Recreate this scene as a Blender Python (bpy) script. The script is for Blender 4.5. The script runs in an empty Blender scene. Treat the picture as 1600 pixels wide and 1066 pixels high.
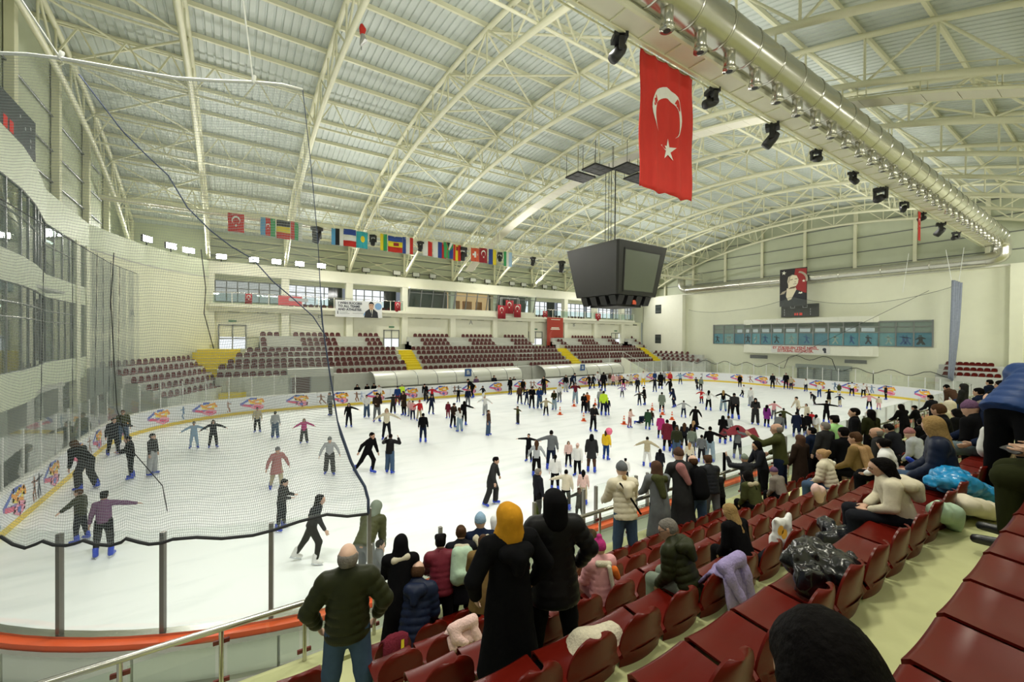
import bpy, math, random
import numpy as np
from mathutils import Vector, Matrix
import openvdb
random.seed(7); np.random.seed(7)
SC = bpy.context.scene
COL = SC.collection
PI = math.pi
# ---------------------------------------------------------------- camera
EYE_Z = 5.7
FPX, CX, CY = 656.0, 800.0, 533.0
def _n(v):
    v = np.array(v, float); return v / np.linalg.norm(v)
_X = _n([1790 - CX, -(535 - CY), FPX]); _Y = _n([365 - CX, -(525 - CY), FPX])
_Y = _n(_Y - _X * (_X @ _Y)); _Z = np.cross(_Y, _X)
if _Z[1] < 0: _Z = -_Z
CAMR = np.array([_X, _Y, _Z])          # world = CAMR @ camera(right, up, forward)
cd = bpy.data.cameras.new('camera'); cam = bpy.data.objects.new('camera', cd); COL.objects.link(cam)
cd.sensor_width = 36; cd.lens = FPX / 1600 * 36; cd.clip_start = .05; cd.clip_end = 300
r_, u_, f_ = CAMR[:, 0], CAMR[:, 1], CAMR[:, 2]
cam.matrix_world = Matrix(((r_[0], u_[0], -f_[0], 0), (r_[1], u_[1], -f_[1], 0), (r_[2], u_[2], -f_[2], EYE_Z), (0, 0, 0, 1)))
SC.camera = cam
# ---------------------------------------------------------------- colour management, world, lights
SC.view_settings.view_transform = 'Standard'; SC.view_settings.look = 'None'
SC.view_settings.gamma = 1; SC.view_settings.use_curve_mapping = False
SC.view_settings.exposure = 0.0
SC.cycles.transparent_max_bounces = 32; SC.cycles.max_bounces = 8
SC.cycles.diffuse_bounces = 4; SC.cycles.caustics_reflective = False; SC.cycles.caustics_refractive = False
SC.cycles.sample_clamp_indirect = 6.0
w = bpy.data.worlds.new('world'); SC.world = w; w.use_nodes = True
w.node_tree.nodes['Background'].inputs[0].default_value = (.55, .62, .7, 1)
w.node_tree.nodes['Background'].inputs[1].default_value = .35
def area(name, loc, target, power, sx, sy, col, spread=150):
    l = bpy.data.lights.new(name, 'AREA'); l.energy = power; l.shape = 'RECTANGLE'; l.size = sx; l.size_y = sy
    l.color = col; l.spread = math.radians(spread)
    o = bpy.data.objects.new(name, l); COL.objects.link(o); o.location = loc
    d = Vector(target) - Vector(loc); o.rotation_euler = d.to_track_quat('-Z', 'Y').to_euler()
    return o
WARM = (1, .985, .93)
# flood banks of the hall: along both long parapets and the two lighting bridges, aimed at the ice
for i in range(7):
    x = -4 + i * 9.5
    area('flood_bank_far', (x, 45.6, 13.4), (x * .85 + 3, 20, 2), 610, 3.5, .5, WARM, 180)
    area('flood_bank_near', (x, -2.2, 13.6), (x * .85 + 5 if i < 5 else 58, 24 if i < 5 else 16, 4), 170 if i < 5 else 620, 3.5, .5, WARM, 160)
for i in range(7):
    x = -1 + i * 8.6
    area('bridge_flood_near', (x, 8.6, 14.1), (x, 12 if i < 2 else 19, 0), 330 if i < 2 else 140, 2.5, .4, WARM, 120)
    area('bridge_flood_far', (x, 35.2, 14.1), (x, 25, 0), 140, 2.5, .4, WARM, 120)
    area('added_roof_uplight', (x, 9.4, 13.9), (x, 18, 22), 175, 2.5, .4, WARM, 165)  # added uplights beside both walkways, put in to brighten roof and upper walls
    area('added_roof_uplight', (x, 34.6, 13.9), (x, 26, 22), 175, 2.5, .4, WARM, 165)
for x in (1, 7, 15, 27, 42):
    area('stand_downlight', (x, 3.0, 14.6), (x, 2.6, 0), 230, 1.6, .8, (1, .97, .80), 140)
    area('stand_downlight', (x, 42.5, 14.6), (x, 43, 0), 200, 1.6, .8, (1, .96, .82), 150)
# ---------------------------------------------------------------- pixel to world (1600 x 1066 frame)
def ray(x, y): return CAMR @ np.array([x - CX, -(y - CY), FPX])
def at_z(x, y, z): r = ray(x, y); t = (z - EYE_Z) / r[2]; return Vector((r[0] * t, r[1] * t, z))
def at_y(x, y, Y): r = ray(x, y); t = Y / r[1]; return Vector((r[0] * t, Y, EYE_Z + r[2] * t))
def at_x(x, y, X): r = ray(x, y); t = X / r[0]; return Vector((X, r[1] * t, EYE_Z + r[2] * t))
def depth_of(p): return CAMR[:, 2] @ np.array([p[0], p[1], p[2] - EYE_Z])
def top_z(x, y, P):
    "height above which the pixel row y stands, over the ground point P"
    d = depth_of((P[0], P[1], EYE_Z)); r = ray(x, y) / FPX
    return EYE_Z + r[2] * d
# ---------------------------------------------------------------- materials
MATS = {}
def nt(m): return m.node_tree.nodes, m.node_tree.links
def mat(name, col, rough=.6, metal=0., noise=0., nscale=8., bump=0., spec=.5, coat=0.):
    if name in MATS: return MATS[name]
    m = bpy.data.materials.new(name); m.use_nodes = True; N, L = nt(m); b = N['Principled BSDF']
    c = tuple(col) + (1,) if len(col) == 3 else col
    b.inputs['Base Color'].default_value = c; b.inputs['Roughness'].default_value = rough
    b.inputs['Metallic'].default_value = metal; b.inputs['Specular IOR Level'].default_value = spec
    b.inputs['Coat Weight'].default_value = coat
    m.diffuse_color = c
    if noise or bump:
        tc = N.new('ShaderNodeTexCoord'); t = N.new('ShaderNodeTexNoise'); t.inputs['Scale'].default_value = nscale
        t.inputs['Detail'].default_value = 4; L.new(tc.outputs['Object'], t.inputs['Vector'])
        if noise:
            mx = N.new('ShaderNodeMixRGB'); mx.blend_type = 'MULTIPLY'; mx.inputs[0].default_value = 1
            mp = N.new('ShaderNodeMapRange'); mp.inputs['To Min'].default_value = 1 - noise; mp.inputs['To Max'].default_value = 1 + noise * .5
            L.new(t.outputs['Fac'], mp.inputs['Value']); mx.inputs[1].default_value = c
            L.new(mp.outputs[0], mx.inputs[2]); L.new(mx.outputs[0], b.inputs['Base Color'])
        if bump:
            bp = N.new('ShaderNodeBump'); bp.inputs['Strength'].default_value = bump; bp.inputs['Distance'].default_value = .02
            L.new(t.outputs['Fac'], bp.inputs['Height']); L.new(bp.outputs[0], b.inputs['Normal'])
    MATS[name] = m; return m
def objcol(name, rough=.8, noise=.25, nscale=20., bump=.3, spec=.3, coat=0.):
    "a material whose colour is the colour of the object that wears it"
    if name in MATS: return MATS[name]
    m = mat(name, (1, 1, 1), rough, 0, noise, nscale, bump, spec, coat); N, L = nt(m)
    oi = N.new('ShaderNodeObjectInfo')
    mx = [n for n in N if n.type == 'MIX_RGB'][0]; L.new(oi.outputs['Color'], mx.inputs[1])
    return m
def emit(name, col, s):
    if name in MATS: return MATS[name]
    m = bpy.data.materials.new(name); m.use_nodes = True; N, L = nt(m)
    N.remove(N['Principled BSDF']); e = N.new('ShaderNodeEmission'); e.inputs[0].default_value = tuple(col) + (1,); e.inputs[1].default_value = s
    L.new(e.outputs[0], N['Material Output'].inputs[0]); MATS[name] = m; return m
def glassmat(name, tint, refl=1.0, rough=.02, veil=0.0):
    "clear pane: tinted see-through sheet with a Fresnel mirror on it"
    m = bpy.data.materials.new(name); m.use_nodes = True; N, L = nt(m); N.remove(N['Principled BSDF'])
    tr = N.new('ShaderNodeBsdfTransparent'); tr.inputs[0].default_value = tuple(tint) + (1,)
    gl = N.new('ShaderNodeBsdfGlossy'); gl.inputs['Roughness'].default_value = rough
    fr = N.new('ShaderNodeFresnel'); ge = N.new('ShaderNodeNewGeometry'); io = N.new('ShaderNodeMapRange'); io.inputs['To Min'].default_value = 1.5; io.inputs['To Max'].default_value = 1 / 1.5
    L.new(ge.outputs['Backfacing'], io.inputs['Value']); L.new(io.outputs[0], fr.inputs[0])
    mu = N.new('ShaderNodeMath'); mu.operation = 'MULTIPLY'; mu.inputs[1].default_value = refl
    L.new(fr.outputs[0], mu.inputs[0]); mx = N.new('ShaderNodeMixShader'); L.new(mu.outputs[0], mx.inputs[0])
    base = tr
    if veil:
        df = N.new('ShaderNodeBsdfDiffuse'); df.inputs[0].default_value = (.7, .78, .72, 1)
        m2 = N.new('ShaderNodeMixShader'); m2.inputs[0].default_value = veil
        L.new(tr.outputs[0], m2.inputs[1]); L.new(df.outputs[0], m2.inputs[2]); base = m2
    L.new(base.outputs[0], mx.inputs[1]); L.new(gl.outputs[0], mx.inputs[2])
    L.new(mx.outputs[0], N['Material Output'].inputs[0]); MATS[name] = m; return m
# ---------------------------------------------------------------- objects
def tag(o, label=None, cat=None, group=None, kind=None):
    if label: o['label'] = label
    if cat: o['category'] = cat
    if group: o['group'] = group
    if kind: o['kind'] = kind
    return o
def empty(name, loc=(0, 0, 0), rz=0., label=None, cat=None, group=None):
    o = bpy.data.objects.new(name, None); o.empty_display_size = .1; COL.objects.link(o)
    o.location = loc; o.rotation_euler = (0, 0, rz); return tag(o, label, cat, group)
def link(name, me, parent=None, loc=None, rz=None, color=None):
    o = bpy.data.objects.new(name, me); COL.objects.link(o)
    if parent is not None: o.parent = parent
    if loc is not None: o.location = loc
    if rz is not None: o.rotation_euler = (0, 0, rz)
    if color is not None: o.color = tuple(color) + (1,)
    return o
class MB:
    "collects shapes into one mesh"
    def __init__(s): s.v = []; s.f = []; s.m = []; s.cur = 0
    def add(s, vs, fs):
        n = len(s.v); s.v += [tuple(p) for p in vs]
        for f in fs: s.f.append(tuple(i + n for i in f)); s.m.append(s.cur)
    def box(s, a, b):
        (x0, y0, z0), (x1, y1, z1) = a, b
        s.add([(x0, y0, z0), (x1, y0, z0), (x1, y1, z0), (x0, y1, z0), (x0, y0, z1), (x1, y0, z1), (x1, y1, z1), (x0, y1, z1)],
              [(0, 3, 2, 1), (4, 5, 6, 7), (0, 1, 5, 4), (1, 2, 6, 5), (2, 3, 7, 6), (3, 0, 4, 7)])
    def beam(s, a, b, w, h, up=(0, 0, 1)):
        a, b = Vector(a), Vector(b); d = (b - a).normalized(); u = Vector(up)
        if abs(d.dot(u)) > .95: u = Vector((1, 0, 0))
        r = d.cross(u).normalized() * w / 2; u = r.cross(d).normalized() * h / 2
        s.add([a - r - u, a + r - u, a + r + u, a - r + u, b - r - u, b + r - u, b + r + u, b - r + u],
              [(0, 1, 2, 3), (7, 6, 5, 4), (1, 0, 4, 5), (2, 1, 5, 6), (3, 2, 6, 7), (0, 3, 7, 4)])
    def tube(s, pts, r, n=8, closed=False, caps=True, flat=1.):
        pts = [Vector(p) for p in pts]; N = len(pts); base = len(s.v); prev = None
        rs = r if isinstance(r, (list, tuple)) else [r] * N
        for i, p in enumerate(pts):
            if closed: d = pts[(i + 1) % N] - pts[i - 1]
            else: d = pts[min(i + 1, N - 1)] - pts[max(i - 1, 0)]
            d.normalize()
            if prev is None:
                prev = d.cross(Vector((0, 0, 1)))
                if prev.length < .1: prev = d.cross(Vector((0, 1, 0)))
            e = (prev - d * prev.dot(d)).normalized(); g = d.cross(e); prev = e
            for k in range(n):
                t = 2 * PI * k / n; q = p + (e * math.cos(t) + g * math.sin(t) * flat) * rs[i]; s.v.append(tuple(q))
        for i in range(N if closed else N - 1):
            for k in range(n):
                a = base + i * n + k; b = base + i * n + (k + 1) % n; j = (i + 1) % N
                s.f.append((a, b, base + j * n + (k + 1) % n, base + j * n + k)); s.m.append(s.cur)
        if caps and not closed:
            s.f.append(tuple(base + k for k in range(n))[::-1]); s.m.append(s.cur)
            s.f.append(tuple(base + (N - 1) * n + k for k in range(n))); s.m.append(s.cur)
    def poly(s, pts): s.add(pts, [tuple(range(len(pts)))])
    def sheet(s, rows, thick=None):
        "grid of points, rows x cols; thick = offset vector for a closed slab"
        R, Cc = len(rows), len(rows[0]); n = len(s.v)
        for r in rows: s.v += [tuple(p) for p in r]
        fs = [(i * Cc + j, i * Cc + j + 1, (i + 1) * Cc + j + 1, (i + 1) * Cc + j) for i in range(R - 1) for j in range(Cc - 1)]
        for f in fs: s.f.append(tuple(k + n for k in f)); s.m.append(s.cur)
        if thick is not None:
            t = Vector(thick); n2 = len(s.v)
            for r in rows: s.v += [tuple(Vector(p) + t) for p in r]
            for f in fs: s.f.append(tuple(k + n2 for k in f[::-1])); s.m.append(s.cur)
            edge = [i for i in range(Cc)] + [i * Cc + Cc - 1 for i in range(1, R)] + [(R - 1) * Cc + j for j in range(Cc - 2, -1, -1)] + [i * Cc for i in range(R - 2, 0, -1)]
            for a, b in zip(edge, edge[1:] + edge[:1]):
                s.f.append((n + b, n + a, n2 + a, n2 + b)); s.m.append(s.cur)
    def mesh(s, name, mats, smooth=False):
        me = bpy.data.meshes.new(name); me.from_pydata(s.v, [], s.f)
        for m in (mats if isinstance(mats, (list, tuple)) else [mats]): me.materials.append(m)
        if len(me.materials) > 1: me.polygons.foreach_set('material_index', s.m)
        if smooth: me.polygons.foreach_set('use_smooth', [True] * len(me.polygons))
        me.update(); return me
    def build(s, name, mats, parent=None, smooth=False, kind=None, loc=None, color=None):
        o = link(name, s.mesh(name, mats, smooth), parent, loc, color=color)
        if kind: o['kind'] = kind
        return o
UNIT = {}
def bar(name, a, b, r, m, parent=None, n=6, flat=None):
    "one round (or flat) rod from a to b; all rods of a material share a mesh"
    a, b = Vector(a), Vector(b); key = (m.name, n)
    if key not in UNIT:
        mb = MB()
        if n == 4: mb.box((-1, -1, 0), (1, 1, 1))
        else: mb.tube([(0, 0, 0), (0, 0, 1)], 1, n)
        UNIT[key] = mb.mesh('rod', m, n > 4)
    d = b - a; q = d.to_track_quat('Z', 'Y').to_matrix().to_4x4()
    rx, ry = (r, r) if flat is None else (r, flat)
    o = link(name, UNIT[key], parent)
    o.matrix_basis = Matrix.Translation(a) @ q @ Matrix.Diagonal((rx, ry, d.length, 1)); return o
def nth(n): return '%d%s' % (n, 'th' if 10 < n % 100 < 14 else {1: 'st', 2: 'nd', 3: 'rd'}.get(n % 10, 'th'))
def struct(mb, name, m, smooth=False): return mb.build(name, m, None, smooth, 'structure')
def textmesh(txt, size, m, name='lettering', extrude=.002, align='LEFT', bold=0., space=1.):
    cu = bpy.data.curves.new('txt', 'FONT'); cu.body = txt; cu.size = size; cu.extrude = extrude; cu.align_x = align
    cu.offset = bold; cu.space_line = space; cu.resolution_u = 2
    t = bpy.data.objects.new('txt', cu); COL.objects.link(t); bpy.context.view_layer.update()
    me = bpy.data.meshes.new_from_object(t.evaluated_get(bpy.context.evaluated_depsgraph_get()))
    bpy.data.objects.remove(t); me.name = name; me.materials.clear(); me.materials.append(m); return me
# ================================================================ the hall itself
YC = 22.2
def z_low(y): d = y - YC; return 18.9 - .00916 * d * d - 2.4e-6 * d ** 4
def z_up(y): d = y - YC; return 20.8 - .0093 * d * d
M_wall = mat('wall_paint', (.82, .83, .65), .75, noise=.06, nscale=1.2)
M_white = mat('white_paint', (.90, .90, .77), .7, noise=.05, nscale=2)
M_clad = mat('cladding_sheet', (.56, .60, .44), .5, noise=.08, nscale=1)
M_steel = mat('cream_steel', (.78, .77, .56), .45, noise=.06, nscale=3)
M_dark = mat('black_plastic', (.012, .012, .012), .5)
M_frame = mat('grey_aluminium', (.24, .25, .25), .4, .6)
M_ss = mat('stainless_steel', (.55, .54, .5), .22, .95)
M_conc = mat('stand_concrete', (.52, .53, .27), .8, noise=.18, nscale=5, bump=.15)
M_concg = mat('grey_concrete', (.56, .57, .53), .85, noise=.12, nscale=3)
M_roof = mat('roof_sheet', (.62, .67, .63), .5, noise=.08, nscale=.6)
M_yel = mat('yellow_paint', (.74, .60, .02), .6, noise=.1, nscale=4)
M_tint = mat('window_dark', (.05, .06, .06), .08)
G_pane = glassmat('rink_glass', (.972, .990, .978), 1.0)
G_win = glassmat('window_glass', (.80, .88, .86), 1.0)
E_day = emit('daylight_outside', (.92, .97, 1.0), 1.15)
E_day2 = emit('room_daylight', (.8, .86, .8), .55)
E_room = emit('lit_room', (1.0, .66, .30), .55)
E_flood = emit('flood_lamp', (1, .98, .85), 60)
# floor of the hall
b = MB(); b.box((-12, -6, -.3), (60, 50, -.03)); struct(b, 'floor', M_concg)
# ice sheet
RX0, RX1, RY0, RY1, RR = -5.4, 54.6, 7.4, 36.4, 8.0
SEG = [44., RR * PI / 2, 13., RR * PI / 2, 44., RR * PI / 2, 13., RR * PI / 2]
PER = sum(SEG)
def rink(s, off=0.):
    "point and outward normal at arc length s along the rink edge; s=0 at the left end of the straight near side"
    s %= PER; i = 0
    while s > SEG[i]: s -= SEG[i]; i += 1
    cs = [(RX1 - RR, RY0 + RR, -90), (RX1 - RR, RY1 - RR, 0), (RX0 + RR, RY1 - RR, 90), (RX0 + RR, RY0 + RR, 180)]
    st = [((RX0 + RR, RY0), (1, 0)), ((RX1, RY0 + RR), (0, 1)), ((RX1 - RR, RY1), (-1, 0)), ((RX0, RY1 - RR), (0, -1))]
    if i % 2 == 0:
        (px, py), (dx, dy) = st[i // 2]; n = (dy, -dx); x, y = px + dx * s, py + dy * s
    else:
        cx, cy, a0 = cs[i // 2]; a = math.radians(a0) + s / RR; n = (math.cos(a), math.sin(a)); x, y = cx + RR * n[0], cy + RR * n[1]
    return Vector((x + n[0] * off, y + n[1] * off, 0)), Vector((n[0], n[1], 0))
ice = bpy.data.materials.new('ice'); ice.use_nodes = True; N, L = nt(ice); bs = N['Principled BSDF']
bs.inputs['Roughness'].default_value = .45; bs.inputs['Specular IOR Level'].default_value = .22
tc = N.new('ShaderNodeTexCoord'); n1 = N.new('ShaderNodeTexNoise'); n1.inputs['Scale'].default_value = .12; n1.inputs['Detail'].default_value = 5
n2 = N.new('ShaderNodeTexNoise'); n2.inputs['Scale'].default_value = 1.2; n2.inputs['Detail'].default_value = 8
mpg = N.new('ShaderNodeMapping'); mpg.inputs['Scale'].default_value = (.35, 1.6, 1); mpg.inputs['Rotation'].default_value = (0, 0, .3)
L.new(tc.outputs['Object'], n1.inputs['Vector']); L.new(tc.outputs['Object'], mpg.inputs[0]); L.new(mpg.outputs[0], n2.inputs['Vector'])
ad = N.new('ShaderNodeMath'); ad.operation = 'ADD'; L.new(n1.outputs['Fac'], ad.inputs[0]); L.new(n2.outputs['Fac'], ad.inputs[1])
rp = N.new('ShaderNodeValToRGB'); rp.color_ramp.elements[0].position = .75; rp.color_ramp.elements[0].color = (.78, .82, .83, 1)
rp.color_ramp.elements[1].position = 1.05; rp.color_ramp.elements[1].color = (.90, .925, .935, 1)
hv = N.new('ShaderNodeMath'); hv.operation = 'MULTIPLY'; hv.inputs[1].default_value = 1.0
L.new(ad.outputs[0], hv.inputs[0]); L.new(hv.outputs[0], rp.inputs[0]); L.new(rp.outputs[0], bs.inputs['Base Color'])
MATS['ice'] = ice
b = MB(); ring = [rink(PER * k / 160)[0] for k in range(160)]
b.add([(p.x, p.y, 0) for p in ring] + [(p.x, p.y, -.03) for p in ring], [tuple(range(160))] + [(k, 160 + k, 160 + (k + 1) % 160, (k + 1) % 160) for k in range(160)])
struct(b, 'ice_floor', ice)
# roof sheets: real ribs running over the arch
b = MB(); xs = []
x = -8.4
while x < 59.0:
    xs += [(x, 0), (x + .24, 0), (x + .27, .055), (x + .33, .055), (x + .36, 0)]; x += .36
rows = []
for k in range(27):
    y = -3.2 + k * 51 / 26; rows.append([(xx, y, z_up(y) + .34 + h) for xx, h in xs])
b.sheet(rows); struct(b, 'ceiling', M_roof)
# near wall behind the camera, closing the hall
b = MB(); b.box((-8.4, -3.5, 0), (59, -3.2, 15.6)); struct(b, 'wall_near', M_wall)
# ---- right-hand end wall (plane X = 58)
b = MB(); b.box((58, 39, -.03), (58.3, 47.5, 12.6)); b.box((58, -3.2, -.03), (58.3, 7.0, 12.6))
b.box((58, 34.6, -.03), (58.3, 39, 12.6)); b.box((58, 7, -.03), (58.3, 11.7, 12.6))
b.box((58, 11.7, -.03), (58.3, 34.6, 5.05)); b.box((58, 11.7, 7.8), (58.3, 34.6, 12.6))
b.box((57.4, 5.9, 0), (58, 6.7, 12.6)); struct(b, 'wall_right', M_wall)
b = MB(); b.box((57.2, 39.2, 0), (58, 46.6, 12.4)); struct(b, 'wall_right_corner', M_white)
b = MB()
pr = [(y, z_up(y) + .3) for y in np.linspace(-3.2, 47.6, 30)]
vs = [(58.6, y, 12.5) for y, z in pr] + [(58.6, y, z) for y, z in pr]
b.add(vs, [(k, k + 1, k + 31, k + 30) for k in range(29)]); struct(b, 'wall_right_cladding', M_clad)
for y in np.arange(3.2, 46, 5.0):
    bb = MB(); bb.box((58.3, y - .15, 12.6), (58.58, y + .15, z_up(y) + .2)); struct(bb, 'wall_right_column', M_steel)
for z in (14.0, 15.6, 17.2, 18.8):
    half = math.sqrt(max(0, (20.9 - z) / .0093)); bar('trim_1', (58.5, max(-3, YC - half), z), (58.5, min(47.4, YC + half), z), .05, M_frame)['kind'] = 'structure'
b = MB(); b.box((57.6, -3, 12.45), (58.6, 47, 12.62)); struct(b, 'trim_2', M_white)
# ---- left-hand end: glazed facade with a bulge, plain chamfered corner, cladding above
PL = [(-6.4, 10), (-6.15, 14), (-6.12, 17), (-6.15, 19), (-6.22, 20.6), (-6.3, 22.3), (-6.6, 24.6), (-6.95, 26.5), (-7.3, 28.4), (-7.35, 31.9), (-7.35, 33.2), (-7.35, 35.6)]
CH = [(-7.35, 35.6), (-6.95, 36.9), (-6.3, 39.3), (-5.55, 41.3), (-4.4, 43.4), (-3.0, 45.2), (-1.5, 46.9)]
def strip(path, z0, z1, t=.18, d=-1):
    b = MB(); out = []
    for i, (x, y) in enumerate(path):
        a = Vector(path[max(i - 1, 0)]); c = Vector(path[min(i + 1, len(path) - 1)]); dd = (c - a).normalized(); n = Vector((-dd.y, dd.x)) * t
        out.append(((x, y), (x + n.x, y + n.y)))
    for (p, q) in zip(out, out[1:]):
        vs = [(p[0][0], p[0][1], z0), (q[0][0], q[0][1], z0), (q[1][0], q[1][1], z0), (p[1][0], p[1][1], z0)]
        b.add(vs + [(v[0], v[1], z1) for v in vs], [(0, 3, 2, 1), (4, 5, 6, 7), (0, 1, 5, 4), (1, 2, 6, 5), (2, 3, 7, 6), (3, 0, 4, 7)])
    return b
M_band = mat('facade_band', (.72, .77, .60), .6, noise=.05, nscale=2)
struct(strip(PL, 10.9, 12.45), 'wall_left', M_band); struct(strip(PL, 7.46, 8.5), 'wall_left', M_band)
struct(strip(PL, 3.2, 4.4), 'wall_left', M_band); struct(strip(CH, 0, 10.95), 'wall_left_corner', M_wall); struct(strip(CH, 10.95, 12.45, .3), 'wall_left_corner', M_band)
struct(strip([(x + .02, y) for x, y in CH], 10.9, 10.99, .1), 'trim_3', M_concg)
for (x, y) in [(-7.35, 35.2), (-7.35, 33.3)]:
    b = MB(); b.box((x - .25, y - .35, 0), (x + .05, y + .35, 11)); struct(b, 'wall_left_column', M_wall)
for (x, y) in [(-6.5, 24), (-6.3, 18), (-7.2, 30.3)]:
    b = MB(); b.box((x - .6, y - .35, 0), (x - .1, y + .35, 3.3)); struct(b, 'wall_left_column', M_concg)
def glazing(name, path, z0, z1, muls, rail_z):
    w_ = empty(name); w_['kind'] = 'structure'
    g = strip([(x - .06, y) for x, y in path], z0, z1, .02); g.build('pane', MATS['facade_glass'], w_)
    for y in muls:
        for (a, c) in zip(path, path[1:]):
            if a[1] <= y <= c[1]:
                x = a[0] + (c[0] - a[0]) * (y - a[1]) / (c[1] - a[1]); bar('mullion', (x - .04, y, z0), (x - .04, y, z1), .02, M_frame, w_, 4)
    for z in rail_z + [z0, z1]:
        m = MB(); m.tube([(x - .03, y, z) for x, y in path], .025, 5); m.build('rail', M_frame, w_)
glassmat('facade_glass', (.66, .74, .70), 1.3)
glazing('window_1', PL, 8.5, 10.9, [12, 14, 16, 17.6, 19.2, 20.8, 22.2, 23.4, 24.6, 25.6, 26.5, 28.4, 29.6, 30.9, 32.1], [9.9])
glazing('window_2', PL, 4.4, 7.46, [12, 14, 16, 17.6, 19.2, 20.8, 22.2, 23.4, 24.6, 26.5, 28.4, 29.4, 30.4, 31.4, 32.4], [6.3, 6.8])
b = MB(); b.box((-8.4, 8, 0), (-8.2, 47.5, 12.5)); struct(b, 'wall_left_back', mat('back_room', (.46, .50, .44), .8))
for z in (3.3, 7.6): 
    b = MB(); b.box((-8.3, 9, z), (-6.6, 28, z + .1)); b.box((-8.3, 28, z), (-7.5, 35.5, z + .1)); struct(b, 'floor_left_building', M_concg)
for ti, (y, z) in enumerate([(16.2, 10.6), (19.5, 10.5), (22.0, 10.5), (24.0, 10.4), (31.0, 10.45), (15, 7.1), (23.4, 6.95), (25.1, 6.85)]):
    o = bar('ceiling_tube_light', (-7.9, y - .5, z), (-7.9, y + .5, z), .05, emit('tube_light', (.92, 1, .95), 6), None, 8); tag(o, 'white tube light behind the %s end glazing, %s from the bulge' % ('upper' if z > 9 else 'lower', nth(ti + 1)), 'light', 'tube lights behind the left end glazing')
b = MB(); vs = [(-7.95, y, 12.3) for y, z in pr] + [(-7.95, y, z) for y, z in pr]
b.add(vs, [(k, k + 30, k + 31, k + 1) for k in range(29)]); struct(b, 'wall_left_cladding', M_clad)
for y in (20.5, 26.2, 31.6, 37.0, 42.0):
    bb = MB(); bb.box((-7.9, y - .2, 12.4), (-7.6, y + .2, z_up(y) + .2)); struct(bb, 'wall_left_column', M_steel)
for z in (13.6, 15.2, 17.): bar('trim_4', (-7.85, 12, z), (-7.85, 41, z), .05, M_frame)['kind'] = 'structure'
# ---- far long side: deck, upper floor, beams, pillars (bays of 6 m)
PIL = [-1.8, 4.2, 10.2, 16.2, 22.2, 28.2, 34.2, 40.2, 46.2, 52.2]
for x in PIL:
    bb = MB(); bb.box((x - .33, 46.48, 4.9), (x + .33, 47.2, 11.34)); struct(bb, 'wall_far_pillar', M_white)
b = MB(); b.box((-1.9, 46.45, 11.35), (57.3, 47.3, 12.45)); struct(b, 'wall_far_parapet', M_white)
b = MB(); b.box((-1.9, 46.1, 8.35), (54.6, 49.0, 8.62)); b.box((-1.9, 46.5, 7.95), (54.6, 47.1, 8.36)); struct(b, 'wall_far_deck', M_white)
b = MB(); b.box((-1.9, 47.0, 2), (57.3, 47.3, 8.4)); struct(b, 'wall_far', M_wall)
for a, c in zip(PIL, PIL[1:] + [57.2]):
    bb = MB(); bb.box((a + .5, 46.93, 5.6), (c - .5, 47.0, 7.85)); struct(bb, 'wall_far_panel', M_white)
    for u in (.3, .68):
        xx = a + (c - a) * u; v = MB(); v.box((xx - .45, 46.86, 7.92), (xx + .45, 46.97, 8.05))
        tag(v.build('air_slot', M_dark), 'narrow black air slot on the far wall, %s from the left' % nth(2 * PIL.index(a) + (1 if u < .5 else 2)), 'vent', 'air slots above the far stand')
b = MB(); b.box((-8.4, 47.3, 12.4), (59, 47.5, 15.7)); struct(b, 'wall_far_upper', M_clad)
for z in (13.1, 13.9, 14.6): bar('trim_5', (-2, 47.25, z), (58, 47.25, z), .04, M_frame)['kind'] = 'structure'
# upper floor windows
b = MB(); b.box((-1.9, 48.9, 8.6), (57.2, 49.1, 9.0)); b.box((-1.9, 48.9, 11.0), (57.2, 49.1, 12.3)); struct(b, 'wall_far_upper_floor', M_wall)
b = MB(); b.box((-1.9, 47.2, 11.9), (57.2, 49.1, 12.0)); struct(b, 'ceiling_far_deck', M_wall)
b = MB(); b.box((57.2, 46.5, 8.4), (57.4, 49.1, 12.4)); b.box((-2.1, 46.5, 8.4), (-1.9, 49.1, 12.4)); struct(b, 'wall_far_end', M_wall)
wi = 3
for k, a in enumerate(PIL):
    c = PIL[k + 1] if k < 9 else 57.0
    if k in (3, 4, 5): continue
    w_ = empty('window_%d' % wi); w_['kind'] = 'structure'; wi += 1
    m = MB(); m.box((a + .3, 48.98, 9.0), (c - .3, 49.0, 11.0)); m.build('pane', E_day if k in (1, 2, 6, 7, 8) else E_day2, w_)
    n = 6
    for j in range(n + 1):
        xx = a + .3 + (c - a - .6) * j / n; bar('mullion', (xx, 48.9, 9), (xx, 48.9, 11), .05, M_frame, w_, 4)
    for z in (9.0, 10.3, 11.0): bar('rail', (a + .3, 48.9, z), (c - .3, 48.9, z), .04, M_frame, w_, 4)
    if k in (1, 2, 6):
        m = MB(); m.box((c - 1.7, 48.85, 8.65), (c - .3, 48.96, 11)); m.build('blind', M_tint, w_)
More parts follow.
